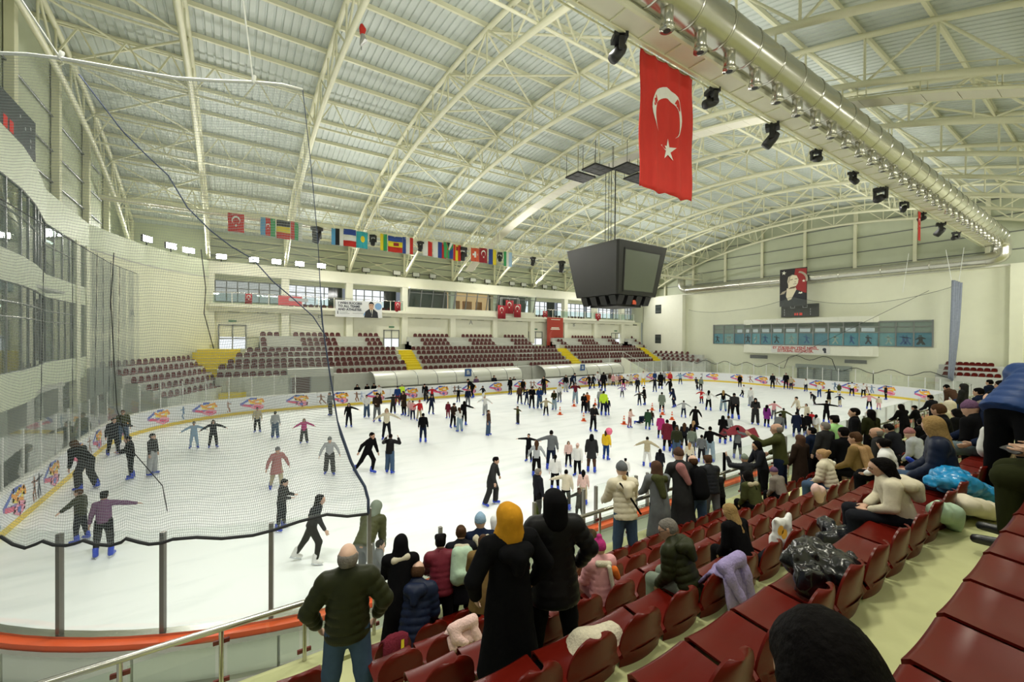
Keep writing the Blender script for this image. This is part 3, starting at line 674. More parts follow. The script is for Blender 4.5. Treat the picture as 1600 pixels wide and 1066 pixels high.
# ---------------------------------------------------------------- walkways
M_deckp = mat('deck_panel', (.78, .75, .62), .55, noise=.08, nscale=2)
def catwalk(y0, y1, z, lab, x0=-7.0, x1=57.2, side=1):
    t = empty('lighting_walkway', (0, 0, 0), 0, lab, 'walkway')
    n = 54
    for k in range(n):
        a, c = x0 + (x1 - x0) * k / n, x0 + (x1 - x0) * (k + 1) / n
        m = MB(); m.box((a + .015, y0 + .02, z), (c - .015, y1 - .02, z + .04)); m.build('deck_panel', M_deckp, t)
        bar('cross_bar', (a, y0, z - .02), (a, y1, z - .02), .02, M_steel, t, 4)
    for y in (y0, y1): bar('edge_beam', (x0, y, z + .02), (x1, y, z + .02), .05, M_steel, t, 4, .08)
    bar('lamp_pipe', (x0, y1 + .18 * side if side > 0 else y0 - .18, z - .02), (x1, y1 + .18 * side if side > 0 else y0 - .18, z - .02), .03, M_steel, t, 6)
    for y in (y0, y1):
        for h in (.5, 1.0): bar('guard_rail', (x0, y, z + h), (x1, y, z + h), .022, M_steel, t, 5)
        for k in range(0, n + 1, 2):
            x = x0 + (x1 - x0) * k / n; bar('guard_post', (x, y, z), (x, y, z + 1.0), .022, M_steel, t, 5)
    for x in TX[1:-1]:
        for y in (y0, y1): bar('hanger', (x, y, z + .9), (x, y, z_low(y)), .035, M_steel, t, 6)
    return t
catwalk(7.45, 8.15, 14.3, 'long cream lighting walkway under the roof on the near side, beside the silver duct')
catwalk(35.9, 36.6, 14.3, 'long cream lighting walkway under the roof on the far side, hung with national flags', side=-1)
# arched crossing walkway along one truss, with the black speaker trays
t = empty('arched_walkway', (0, 0, 0), 0, 'cream arched walkway with guard rails crossing the hall below the middle truss', 'walkway')
ys = np.linspace(-1, 44, 46); ax0, ax1 = 22.5, 23.5
for a, c in zip(ys, ys[1:]):
    za, zc = z_low(a) - .55, z_low(c) - .55
    m = MB(); m.sheet([[(ax0, a + .01, za), (ax1, a + .01, za)], [(ax0, c - .01, zc), (ax1, c - .01, zc)]], (0, 0, .05)); m.build('deck_panel', M_deckp, t)
for x in (ax0, ax1):
    m = MB(); m.tube([(x, y, z_low(y) - .5) for y in ys], .07, 4); m.build('edge_beam', M_steel, t)
    for h in (0.0, .5): m = MB(); m.tube([(x, y, z_low(y) + h) for y in ys], .022, 5); m.build('guard_rail', M_steel, t)
    for y in ys[::2]: bar('guard_post', (x, y, z_low(y) - .5), (x, y, z_low(y) + .5), .022, M_steel, t, 5)
for i, (x, y) in enumerate([(20.8, 22.6), (20.8, 20.9), (22.4, 19.6), (24.4, 18.6), (24.4, 20.4)]):
    z = 17.3; k_ = empty('speaker_tray', (x, y, z), 0, 'black open steel tray under the arched walkway, %s of five' % ORD[i].replace('front', 'first'), 'tray', 'black trays above the score cube')
    for a in (-.8, -.27, .27, .8): bar('slat', (a, -.6, 0), (a, .6, 0), .06, M_dark, k_, 4)
    for a in (-.6, 0, .6): bar('cross_slat', (-.86, a, 0), (.86, a, 0), .06, M_dark, k_, 4)
    m = MB(); m.box((-.75, -.5, -.05), (.75, .5, -.02)); m.build('panel', M_dark, k_)
    for a in (-.8, .8):
        for c in (-.6, .6): bar('hanger', (a, c, 0), (a, c, z_low(y) - z), .012, M_dark, k_, 4)
# ---------------------------------------------------------------- silver air duct with nozzles
M_duct = mat('duct_sheet', (.62, .61, .54), .24, .92, noise=.1, nscale=1.5)
t = empty('air_duct', (0, 0, 0), 0, 'fat silver air duct running under the roof and bending down along the right end wall', 'duct')
DY, DZ, DR = 7.15, 14.95, .60
xs = list(np.arange(-6, 55.6, 1.5)) + [55.6]
for a, c in zip(xs, xs[1:]):
    m = MB(); m.tube([(a, DY, DZ), (c - .02, DY, DZ)], DR, 24, caps=False); m.build('duct_length', M_duct, t, True)
    m = MB(); m.tube([(c - .04, DY, DZ), (c + .02, DY, DZ)], DR + .02, 24); m.build('joint_ring', M_duct, t, True)
el = [(55.6, DY, DZ)] + [(55.6 + 1.35 * math.sin(q), DY, DZ - 1.0 + 1.0 * math.cos(q)) for q in np.linspace(.2, PI / 2, 8)]
el += [(56.95 , DY + .9 - .9 * math.cos(q), 13.55 - .45 * math.sin(q)) for q in np.linspace(.1, PI / 2, 8)]
m = MB(); m.tube(el, DR, 24, caps=False); m.build('elbow', M_duct, t, True)
yy = list(np.arange(8.05, 38.0, 3.7)) + [38.2]
for a, c in zip(yy, yy[1:]):
    m = MB(); m.tube([(56.95, a, 13.1), (56.95, c - .02, 13.1)], DR * .92, 24, caps=False); m.build('duct_length', M_duct, t, True)
    m = MB(); m.tube([(56.95, c - .05, 13.1), (56.95, c + .02, 13.1)], DR * .92 + .03, 24); m.build('joint_ring', M_duct, t, True)
m = MB(); m.tube([(56.95, 38.2 + 1.0 * math.sin(q), 14.1 - 1.0 * math.cos(q)) for q in np.linspace(0, PI / 2, 8)] + [(56.95, 39.2, 14.9)], DR * .92, 24); m.build('elbow', M_duct, t, True)
nm = MB(); nm.tube([(0, 0, .32), (0, 0, .0)], .14, 16); nm.tube([(0, 0, .04), (0, 0, -.02)], .165, 16); nm.tube([(0, 0, -.015), (0, 0, -.03)], .1, 12)
NOZ = nm.mesh('nozzle', M_duct, True); HM = MB(); HM.tube([(0, 0, -.028), (0, 0, -.034)], .085, 12); HOLE = HM.mesh('nozzle_mouth', M_dark)
x = 9.5
while x < 55:
    o = link('nozzle', NOZ, t, (x, DY - .1, DZ - 1.08)); o.scale = (1.15, 1.15, 1.7); link('nozzle_mouth', HOLE, o); x += 1.5
# ---------------------------------------------------------------- moving head lamps
hm = MB(); hm.box((-.16, -.16, -.12), (.16, .16, 0)); HB = hm.mesh('head_base', M_dark)
ym = MB(); ym.box((-.2, -.06, -.42), (-.14, .06, -.1)); ym.box((.14, -.06, -.42), (.2, .06, -.1)); ym.box((-.2, -.06, -.13), (.2, .06, -.1)); YK = ym.mesh('yoke', M_dark)
hd = MB(); hd.tube([(0, 0, .16), (0, 0, .05), (0, 0, -.2), (0, 0, -.26)], [.09, .13, .135, .12], 12); HDM = hd.mesh('lamp_head', M_dark, True)
def moving_head(x, y, z, s, lab, tilt):
    t = empty('moving_head_lamp', (x, y, z), random.uniform(0, 3), lab, 'stage lamp', 'black moving head lamps'); t.scale = (s, s, s)
    link('base', HB, t); link('yoke', YK, t); h = link('lamp_head', HDM, t, (0, 0, -.36)); h.rotation_euler = (tilt, 0, 0)
NTH = ['first', 'second', 'third', 'fourth', 'fifth', 'sixth', 'seventh', 'eighth', 'ninth', 'tenth', 'eleventh', 'twelfth', 'thirteenth', 'fourteenth']
def on_near_pipe(px, py): r = ray(px, py); tt = (14.15 - EYE_Z) / r[2]; return r[0] * tt
for i, (px, py, s) in enumerate([(968, 52, 1.25), (1113, 142, 1.2), (1207, 204, 1.5), (1275, 238, 1.1), (1333, 272, 1.1), (1376, 301, 1.6), (1413, 320, 1.1), (1442, 338, 1.1), (1470, 358, 1.6), (1494, 369, 1.2)]):
    moving_head(at_y(px, py, 8.33).x, 8.33, 14.3, s, 'black moving head lamp under the near walkway, %s in line from the camera' % NTH[i], .7 + .5 * (i % 2))
for i, px in enumerate([495, 583, 657, 723, 781, 833, 878]):
    moving_head(at_y(px, 380, 35.75).x, 35.75, 14.2, 2.0 if i in (0, 3, 6) else 1.4, 'black lamp under the far walkway between the flags, %s from the left' % NTH[i], .3)
# ---------------------------------------------------------------- floodlights on the far parapet
fb = MB(); fb.box((-.42, -.08, 0), (.42, .08, .5)); FBM = fb.mesh('flood_housing', M_dark)
fl = MB(); fl.box((-.38, -.09, .04), (.38, -.082, .46)); FLIT = fl.mesh('flood_glass_lit', E_flood); FOFF = fl.mesh('flood_glass', mat('flood_off', (.6, .62, .58), .15))
for i, (px, py) in enumerate([(242, 376), (279, 384), (305, 390), (346, 403), (397, 406), (432, 410), (468, 414), (502, 417), (533, 421), (572, 425), (620, 429), (650, 431), (676, 434), (719, 436), (739, 438), (762, 440), (778, 441), (800, 444), (818, 446), (835, 447), (851, 449), (866, 451)]):
    lit = i < 8
    if i < 3: p = Vector([(-5.45, 41.4, 12.66), (-4.25, 43.5, 12.66), (-3.2, 44.9, 12.66)][i])
    else: p = at_y(px, py, 46.6); p.z = 12.66
    t = empty('floodlight', p, .15 if i < 3 else 0, ('glaring white floodlight on the far parapet, %s from the left' if lit else 'unlit dark floodlight on the far parapet, %s along') % (NTH + ['fifteenth', 'sixteenth', 'seventeenth', 'eighteenth', 'nineteenth', 'twentieth', 'twenty-first', 'twenty-second'])[i], 'floodlight', 'floodlights on the far parapet')
    if i < 3: t.rotation_euler = (0, 0, .95 - .25 * i)
    link('housing', FBM, t); link('lamp_glass', FLIT if lit else FOFF, t); bar('bracket', (0, 0, -.215), (0, 0, .1), .05, M_dark, t)
# ================================================================ hung things: flags, banners, score cube, nets
FC = {n: mat('cloth_' + n, c, .8, noise=.1, nscale=3) for n, c in dict(red=(.62, .03, .02), red2=(.35, .02, .03), white=(.85, .85, .8), blue=(.03, .07, .30), sky=(.12, .38, .65), green=(.05, .36, .12), black=(.015, .015, .015), yellow=(.85, .68, .03), orange=(.75, .12, .05), teal=(.05, .45, .52), pale=(.45, .65, .85)).items()}
def arc_pts(cx, cy, r, a0, a1, n): return [(cx + r * math.cos(a0 + (a1 - a0) * k / n), cy + r * math.sin(a0 + (a1 - a0) * k / n)) for k in range(n + 1)]
def crescent(cx, cy, R, open_dir, k=.80, off=.24):
    "list of quads; open_dir = angle the horns point to"
    out = arc_pts(0, 0, R, PI * .16, PI * 1.84, 28); inn = []
    r = R * k; cxx = R * off
    for (x, y) in out:
        a = math.atan2(y, x); b_ = -2 * cxx * math.cos(a); c_ = cxx * cxx - r * r; q = (-b_ + math.sqrt(max(0, b_ * b_ - 4 * c_))) / 2; q = min(q, R); inn.append((q * math.cos(a), q * math.sin(a)))
    ca, sa = math.cos(open_dir), math.sin(open_dir); f = lambda p: (cx + p[0] * ca - p[1] * sa, cy + p[0] * sa + p[1] * ca)
    return [[f(out[i]), f(out[i + 1]), f(inn[i + 1]), f(inn[i])] for i in range(28)]
def star(cx, cy, R, a0):
    p = [(cx + (R if k % 2 == 0 else R * .382) * math.cos(a0 + k * PI / 5), cy + (R if k % 2 == 0 else R * .382) * math.sin(a0 + k * PI / 5)) for k in range(10)]
    return [[(cx, cy), p[k], p[(k + 1) % 10]] for k in range(10)]
# the big flag under the near walkway
fx0, fx1, fz0, fz1, fy = 9.98, 12.62, 10.22, 14.28, 8.33
def wob(x, z): return .05 * math.sin(x * 6 + z * .3) * (1 - (z - fz0) / (fz1 - fz0)) + .03 * math.sin(x * 11 + 1)
t = empty('large_flag', (0, 0, 0), 0, 'large red flag with white crescent and star hanging under the near walkway', 'flag')
b = MB(); rows = []
for k in range(25):
    z = fz0 + (fz1 - fz0) * k / 24; rows.append([(fx0 + (fx1 - fx0) * u / 30 + .03 * (k < 24) * math.sin(k * .5), fy + wob(fx0 + (fx1 - fx0) * u / 30, z), z + (.0 if k else .06 * math.sin(u * .5))) for u in range(31)])
b.sheet(rows, (0, .006, 0)); b.build('cloth', FC['red'], t, True)
bar('top_pole', (fx0 - .05, fy, fz1), (fx1 + .05, fy, fz1), .03, M_steel, t)
def put(polys, off):
    b = MB()
    for q in polys: b.poly([(x, fy + wob(x, z) - off, z) for x, z in q])
    return b
put(crescent(11.3, 12.75, .78, -PI / 2 - .06), .012).build('crescent', FC['white'], t); put(star(11.35, 11.62, .36, PI / 2 + .05), .012).build('star', FC['white'], t)
# small flags: list of (width share, spec). stripes run down ('v') or across ('h')
def flag(x, z, w, h, spec, lab, y=35.65, grp='national flags on the far walkway', prints=(), cat='flag', name='national_flag'):
    t = empty(name, (x, y, z), 0, lab, cat, grp)
    kind, cols = spec; n = len(cols)
    for i, c in enumerate(cols):
        m = MB()
        if kind == 'v': r = [[(w * (i / n + u / 4 / n), .05 * math.sin((i / n + u / 4 / n) * 7 + x), q) for u in range(5)] for q in (0, -h / 2, -h)]
        else: r = [[(w * u / 6, .05 * math.sin(u / 6 * 7 + x), -h * (i + q) / n) for u in range(7)] for q in (0, 1)]
        m.sheet(r, (0, .004, 0)); m.build('stripe', FC[c], t, True)
    for polys, c in prints:
        m = MB()
        for q in polys: m.poly([(u * w, .05 * math.sin(u * 7 + x) - .012, v * h) for u, v in q])
        m.build('emblem', FC[c], t)
    return t
def sc(polys, cx, cy, sx, sy): return [[(cx + x * sx, cy + y * sy) for x, y in q] for q in polys]
CR = lambda cx, cy, s, a=.67: sc(crescent(0, 0, 1, -PI / 2), cx, cy, s, s * a) + sc(star(0, -1.25, .42, PI / 2), cx, cy, s, s * a)
FX = lambda px: at_y(px, 360, 35.65).x
def fl(p0, p1, py0, py1, spec, lab, prints=()):
    a = at_y(p0, py0, 35.65); c = at_y(p1, py0, 35.65); q = at_y(p0, py1, 35.65); flag(a.x, a.z, c.x - a.x - .02, a.z - q.z, spec, lab, prints=prints)
fl(356, 382, 332, 361, ('v', ['red', 'red']), 'red flag with white crescent at the left end of the flag row', [(CR(.5, -.36, .26, .9), 'white')])
fl(407, 431, 339, 367, ('v', ['sky', 'red', 'green']), 'flag of upright blue, red and green stripes with a crescent', [(CR(.5, -.45, .13, .9), 'white')])
fl(432, 454, 343, 372, ('h', ['black', 'yellow', 'red']), 'flag of black, yellow and red bars, next to the blue-red-green flag')
fl(454, 473, 346, 374, ('v', ['red', 'green', 'white']), 'flag of red, green and white upright stripes')
fl(518, 537, 356, 382, ('v', ['sky', 'black', 'white']), 'flag of blue, black and white upright stripes')
fl(537, 557, 357, 384, ('h', ['blue', 'white', 'red']), 'flag of dark blue, white and red bars')
fl(557, 575, 361, 387, ('v', ['teal', 'teal']), 'turquoise flag with a round yellow sun', [([arc_pts(.55, -.45, .2, 0, 2 * PI, 14)], 'yellow')])
fl(594, 605, 365, 391, ('v', ['yellow', 'green']), 'folded flag of yellow and green upright stripes')
fl(606, 629, 368, 393, ('h', ['blue', 'yellow', 'red']), 'flag of blue, yellow and red bars with a dark emblem', [([[(.4, -.4), (.75, -.4), (.75, -.6), (.4, -.6)]], 'red2')])
fl(629, 646, 370, 396, ('v', ['blue', 'white', 'red']), 'flag of blue, white and red upright stripes')
fl(661, 676, 376, 399, ('v', ['white', 'red']), 'flag of white and red upright halves')
fl(677, 698, 377, 402, ('v', ['white', 'blue', 'red']), 'flag of white, blue and red upright stripes')
fl(693, 708, 378, 403, ('v', ['green', 'green']), 'green flag with a white-edged dark Y shape', [([[(0, 0), (.3, 0), (.55, -.4), (.42, -.5)]], 'red'), ([[(1, 0), (.75, 0), (.55, -.4), (.62, -.5)]], 'white'), ([[(.35, 0), (.7, 0), (.52, -.28)]], 'black'), ([[(.0, -.3), (.4, -.55), (.4, -1), (0, -1)]], 'red'), ([[(1, -.3), (.65, -.55), (.65, -1), (1, -1)]], 'blue')])
fl(708, 720, 382, 407, ('v', ['red', 'yellow', 'red']), 'flag of red, yellow and red upright stripes', [([[(.4, -.1), (.65, -.1), (.65, -.35), (.4, -.35)]], 'red2')])
fl(736, 749, 387, 408, ('v', ['orange', 'orange']), 'red flag with a white cross', [([[(.4, -.25), (.6, -.25), (.6, -.7), (.4, -.7)], [(.22, -.4), (.78, -.4), (.78, -.55), (.22, -.55)]], 'white')])
fl(749, 762, 387, 410, ('v', ['red2', 'red2']), 'dark red flag with white crescent beside the white-cross flag', [(CR(.5, -.36, .26, .8), 'white')])
fl(764, 776, 389, 413, ('v', ['blue', 'yellow']), 'flag of blue and yellow upright halves')
fl(787, 800, 393, 416, ('v', ['green', 'white', 'pale']), 'flag of green, white and pale blue upright stripes')
# red flags and banners on the far deck
def rf(p0, p1, y0, y1, lab, Y=46.1):
    a = at_y(p0, y0, Y); c = at_y(p1, y0, Y); q = at_y(p0, y1, Y); flag(a.x, a.z, c.x - a.x, a.z - q.z, ('v', ['red2', 'red2']), lab, Y, 'small red flags on the far deck', [(CR(.5, -.3, .26, .72), 'white')])
rf(383, 394, 459, 475, 'small faded red flag on the deck railing behind the net'); rf(617, 626, 472, 487, 'small red crescent flag on the railing right of the success banner')
rf(778, 790, 477, 498, 'left red crescent flag of the three before the press boxes', 45.61); rf(790, 802, 469, 490, 'middle, highest red crescent flag of the three before the press boxes', 45.61); rf(803, 814, 475, 496, 'right red crescent flag of the three before the press boxes', 45.61)
rf(848, 855, 486, 496, 'small red flag on the railing left of the tall red banner'); rf(931, 939, 490, 501, 'small red flag on the railing under the score cube')
t = empty('flag_stand_bar', (0, 0, 0), 0, 'thin white frame holding three red flags before the press boxes', 'frame')
a, c = at_y(782, 465, 45.65), at_y(811, 467, 45.65); bar('bar', a, c, .03, M_postw, t); bar('upright', a, (a.x, 45.65, a.z - 1.2), .03, M_postw, t); bar('upright', c, (c.x, 45.65, c.z - 1.2), .03, M_postw, t)
for q in (a, c): bar('arm', (q.x, 45.65, q.z - 1.15), (q.x, 46.32, 9.1), .03, M_postw, t)
for px, py in ((784, 478), (796, 470), (808, 476)): q = at_y(px, py, 45.65); bar('cord', (q.x, 45.62, a.z), (q.x, 45.62, q.z - .05), .012, M_postw, t, 4)
def board(name, p0, p1, y0, y1, Y, m, lab, cat):
    a, q = at_y(p0, y0, Y), at_y(p0, y1, Y); c = at_y(p1, y0, Y); e = empty(name, (a.x, Y, q.z), 0, lab, cat); w_, h_ = c.x - a.x, a.z - q.z
    mb = MB(); mb.box((0, 0, 0), (w_, .03, h_)); mb.build('sheet', m, e); return e, w_, h_
def prints(e, polys, m, name, off=-.006):
    mb = MB()
    for q in polys: mb.poly([(x, off, z) for x, z in q])
    return mb.build(name, m, e)
M_ink = mat('ink_navy', (.02, .025, .06), .6); M_skinp = mat('print_skin', (.58, .36, .25), .6); M_suit = mat('print_suit', (.02, .022, .03), .6); M_grey = mat('print_grey', (.45, .47, .5), .6)
e, w_, h_ = board('success_banner', 524, 597, 468, 495, 46.065, mat('banner_white', (.78, .80, .84), .6), 'wide white banner wishing success to all teams and athletes, with a man in a suit', 'banner')
o = link('lettering', textmesh('I WISH SUCCESS\nTO ALL TEAMS\nAND ATHLETES.', .33, M_ink, bold=.012, space=1.0), e, (.26, -.012, h_ - .42)); o.rotation_euler = (PI / 2, 0, 0)
X0 = w_ - 1.15
prints(e, [arc_pts(X0 - .1, .1, .75, .2, PI * .95, 10)], mat('print_blue', (.20, .38, .68), .6), 'blue_swoosh', -.004); prints(e, [arc_pts(X0 + .75, 1.25, .38, 0, 2 * PI, 12)], MATS['print_blue'], 'blue_splash', -.004)
prints(e, [[(X0 - .75, 0), (X0 - .62, .65), (X0 - .22, .95), (X0 + .22, .95), (X0 + .66, .62), (X0 + .75, 0)]], M_suit, 'suit', -.007)
prints(e, [[(X0 - .16, .98), (X0 + .18, .98), (X0 + .06, .1)]], M_white, 'shirt', -.009); prints(e, [[(X0 - .04, .9), (X0 + .06, .9), (X0 + .08, .3), (X0 + .02, .15), (X0 - .03, .3)]], M_ink, 'tie', -.011)
prints(e, [[(X0 - .16, .86), (X0 + .16, .86), (X0 + .25, 1.15), (X0 + .24, 1.45), (X0, 1.55), (X0 - .24, 1.45), (X0 - .25, 1.15)]], M_skinp, 'face', -.012)
prints(e, [[(X0 - .26, 1.3), (X0 - .26, 1.55), (X0 - .1, 1.72), (X0 + .12, 1.72), (X0 + .27, 1.52), (X0 + .26, 1.3), (X0 + .18, 1.48), (X0 - .18, 1.48)]], M_suit, 'hair', -.014)
prints(e, [[(X0 - .16, 1.28), (X0 - .04, 1.28), (X0 - .04, 1.33), (X0 - .16, 1.33)], [(X0 + .05, 1.28), (X0 + .17, 1.28), (X0 + .17, 1.33), (X0 + .05, 1.33)], [(X0 - .08, 1.0), (X0 + .1, 1.0), (X0 + .08, 1.04), (X0 - .06, 1.04)]], M_suit, 'features', -.014)['kind'] = 'stuff'
prints(e, [[(.2, .3), (.28, .3), (.28, .62), (.2, .62)]], M_ink, 'mark', -.006); prints(e, [[(.4, .34), (1.4, .34), (1.4, .4), (.4, .4)], [(.4, .48), (1.2, .48), (1.2, .54), (.4, .54)], [(1.7, .4), (2.9, .4), (2.9, .47), (1.7, .47)]], M_grey, 'small_print', -.006)['kind'] = 'stuff'
e, w_, h_ = board('red_banner', 855, 880, 496, 540, 46.06, mat('banner_red', (.42, .045, .025), .6, noise=.1), 'tall red banner with white lettering hung from the far deck', 'banner')
for j, (x0, x1, z, hh) in enumerate([(.26, .74, .62, .03), (.22, .78, .57, .03), (.24, .80, .92, .02)]): prints(e, [[(x0 * w_, z * h_), (x1 * w_, z * h_), (x1 * w_, (z + hh) * h_), (x0 * w_, (z + hh) * h_)]], M_white, 'white_print')
prints(e, [[(w_ * .5 + a * w_ * .4, h_ * .3 + c * w_ * .4) for a, c in q] for q in crescent(0, 0, 1, PI / 4)], mat('banner_red_pale', (.47, .07, .05), .6), 'pale_crescent', -.003)
e, w_, h_ = board('pink_banner', 435, 472, 462, 477, 46.1, mat('banner_pink', (.62, .10, .12), .6), 'faded red banner on the deck railing behind the net', 'banner')
prints(e, [[(.9, .45), (2.6, .45), (2.6, .75), (.9, .75)]], M_grey, 'pale_print')
for px, py, ch in ((383 + 113, 497, 'B'), (733, 507, 'A'), (895, 510, 'B')):
    p = at_y(px, py, 46.92); o = link('wall_letter', textmesh(ch, .75, M_frame, 'letter', .004), None, p); o.rotation_euler = (PI / 2, 0, 0); tag(o, 'small grey block letter %s on the far wall%s' % (ch, ' left part' if px < 600 else ' behind the middle rows' if px < 800 else ' right of the red banner'), 'letter')
p = at_x(211, 507, -6.6); o = link('wall_letter', textmesh('A', .8, M_frame, 'letter', .004), None, (-6.1, 39.6, 7.0)); o.rotation_euler = (PI / 2, 0, 1.25); tag(o, 'small grey block letter A on the plain left corner wall', 'letter')
# ---------------------------------------------------------------- right end wall: box, window band, posters, portrait, score panel
M_post1 = [mat('poster_%d' % i, c, .5, noise=.3, nscale=1.3) for i, c in enumerate([(.13, .40, .55), (.18, .48, .60), (.10, .32, .48), (.26, .52, .60)])]
w_ = empty('window_20'); w_['kind'] = 'structure'
m = MB(); m.box((58.05, 11.7, 5.05), (58.1, 34.6, 7.8)); m.build('pane_back', mat('room_far', (.36, .40, .36), .7), w_)
BX = [(58, 30.3), (57.2, 29.4), (56.7, 27.4), (56.55, 24), (56.55, 19), (56.7, 17.2), (57.3, 16.2), (58, 15.9)]
def bx(z0, z1, nm, d=.25): 
    o = strip(BX, z0, z1, d, 1); return struct(o, nm, M_white)
bx(3.95, 5.05, 'wall_right_box'); bx(7.66, 8.32, 'wall_right_box')
b = MB(); b.add([(x, y, 8.3) for x, y in BX], [tuple(range(8))]); b.add([(x, y, 3.97) for x, y in BX], [tuple(range(8))[::-1]]); b.add([(x, y, 4.95) for x, y in BX], [tuple(range(8))]); struct(b, 'ceiling_right_box', M_white)
def xw(y):
    if y > 30.3 or y < 15.9: return 58.0
    for (a, c) in zip(BX, BX[1:]):
        if c[1] <= y <= a[1]: return a[0] + (c[0] - a[0]) * (a[1] - y) / (a[1] - c[1])
ed = [34.6, 33.1, 31.6, 30.1, 28.8, 27.5, 26.1, 24.6, 23.1, 21.5, 20.0, 18.6, 17.2, 15.9, 14.5, 13.1, 11.7]
for i, (y1, y0) in enumerate(zip(ed, ed[1:])):
    X_ = lambda y: xw(y) - .03
    pm = MB(); pm.add([(X_(y1) + .05, y1 - .05, 5.1), (X_(y0) + .05, y0 + .05, 5.1), (X_(y0) + .05, y0 + .05, 6.5), (X_(y1) + .05, y1 - .05, 6.5)], [(0, 1, 2, 3)]); po = pm.build('poster', M_post1[(i * 7 + i // 3) % 4], w_)
    if i != 9:
        pm = MB(); rnd = random.Random(i); c_ = (y0 + y1) / 2
        for q in range(2 if i in (1, 14, 15) else 1):
            yy = c_ + (rnd.random() - .5) * .5; 
            for (u0, z0, u1, z1, wd) in ((0, 5.7, .05, 6.1, .1), (.05, 6.15, .06, 6.25, .07), (0, 5.7, .25, 5.3, .07), (0, 5.7, -.25, 5.3, .07), (.03, 6.05, .35, 5.8 + .3 * rnd.random(), .05), (.03, 6.05, -.3, 5.9, .05)):
                l = math.hypot(u1 - u0, z1 - z0); nx, nz = -(z1 - z0) / l * wd, (u1 - u0) / l * wd; xx = X_(yy) + .035
                pm.poly([(xx, yy + u0 + nx, z0 + nz), (xx, yy + u1 + nx, z1 + nz), (xx, yy + u1 - nx, z1 - nz), (xx, yy + u0 - nx, z0 - nz)])
        pm.build('poster_figure', [mat('fig_dark', (.02, .03, .05), .6), mat('fig_blue', (.03, .12, .35), .6), mat('fig_pale', (.5, .58, .55), .6)][(i * 5) % 3], po)['kind'] = 'stuff'
    pm = MB(); pm.add([(X_(y1) + .12, y1 - .15, 6.65), (X_(y0) + .12, y0 + .35, 6.65), (X_(y0) + .12, y0 + .35, 7.05), (X_(y1) + .12, y1 - .15, 7.05)], [(0, 1, 2, 3)])
    if i not in (0, 1): pm.build('back_window', E_day2, w_)
    pm = MB(); pm.add([(X_(y1), y1, 5.05), (X_(y0), y0, 5.05), (X_(y0), y0, 7.68), (X_(y1), y1, 7.68)], [(0, 1, 2, 3)]); pm.build('pane', MATS['window_glass'], w_)
    bar('mullion', (X_(y1), y1, 5.05), (X_(y1), y1, 7.7), .045, M_frame, w_, 4)
    for z in (5.07, 6.55, 7.15, 7.68): bar('rail', (X_(y1), y1, z), (X_(y0), y0, z), .04, M_frame, w_, 4)
bar('mullion', (57.97, 11.7, 5.05), (57.97, 11.7, 7.8), .06, M_frame, w_, 4); bar('mullion', (57.97, 34.6, 5.05), (57.97, 34.6, 7.8), .06, M_frame, w_, 4)
def facing_x(name, loc, lab, cat): e = empty(name, loc, -PI / 2, lab, cat); return e   # local x runs to the right seen from the ice
e = facing_x('slogan_sign', (56.50, 26.1, 4.1), 'white sign with a red two-line slogan on the box under the window band', 'sign')
m = MB(); m.box((0, 0, 0), (6.3, .03, .88)); m.build('sheet', mat('sign_white', (.8, .8, .76), .5), e)
M_redink = mat('ink_red', (.55, .03, .03), .5)
o = link('lettering', textmesh('EY YÜKSELEN YENİ NESİL,\nİSTİKBAL SİZİNDİR.', .42, M_redink, bold=.016, align='CENTER', space=.85), e, (2.7, -.012, .48)); o.rotation_euler = (PI / 2, 0, 0)
prints(e, [arc_pts(5.75, .5, .2, 0, 2 * PI, 10), [(5.7, .1), (5.95, .1), (5.9, .5), (5.7, .5)]], M_ink, 'small_portrait')['kind'] = 'stuff'
e = facing_x('portrait_banner', (56.15, 25.0, 9.75), 'tall black and red banner with a printed portrait of a man in evening dress', 'banner')
PW, PH = 2.95, 4.55
m = MB(); m.box((0, 0, 0), (PW, .03, PH)); m.build('sheet', mat('banner_black', (.012, .010, .012), .5), e)
M_pale = mat('print_pale', (.78, .70, .52), .6); M_pred = mat('print_red', (.32, .02, .02), .6); M_pgrey = mat('print_shade', (.42, .36, .27), .6)
prints(e, [[(1.75, 1.8), (2.9, 1.5), (2.9, 4.4), (1.7, 4.5), (1.55, 3.4)]], M_pred, 'red_field', -.004)
prints(e, [arc_pts(2.0, 3.1, 1.05, -.2, 1.45, 10) + arc_pts(1.9, 3.05, .92, 1.45, -.2, 10)], M_pgrey, 'pale_arc', -.006); prints(e, star(2.6, 2.95, .2, .3) + star(.45, 4.1, .28, 0.2), M_white, 'stars', -.007)['kind'] = 'stuff'
prints(e, [[(.0, 0), (.15, 1.4), (.75, 1.9), (1.9, 1.95), (2.7, 1.55), (2.85, 0)]], M_suit, 'coat', -.008)
prints(e, [[(.8, 2.2), (1.75, 2.25), (1.85, 2.0), (1.3, .85), (.95, .7), (.72, 1.2)]], M_pale, 'shirt', -.010)
prints(e, [[(.95, 2.1), (1.65, 2.15), (2.0, 2.75), (2.05, 3.2), (1.85, 3.65), (1.35, 3.8), (.95, 3.55), (.85, 3.0), (.95, 2.6)]], M_pale, 'face', -.013)
prints(e, [[(1.15, 3.12), (1.45, 3.2), (1.45, 3.28), (1.15, 3.22)], [(1.65, 3.22), (1.95, 3.22), (1.95, 3.3), (1.65, 3.3)], [(1.5, 2.62), (1.85, 2.66), (1.85, 2.71), (1.5, 2.68)], [(1.6, 2.85), (1.75, 2.85), (1.72, 3.0)], [(.95, 2.1), (1.65, 2.15), (1.85, 2.42), (1.2, 2.3)]], mat('print_brown', (.16, .10, .06), .6), 'features', -.015)['kind'] = 'stuff'
for xq in (.6, 2.3): bar('bracket', (xq, .02, 3.35), (xq, .32, 3.35), .03, M_dark, e, 4)
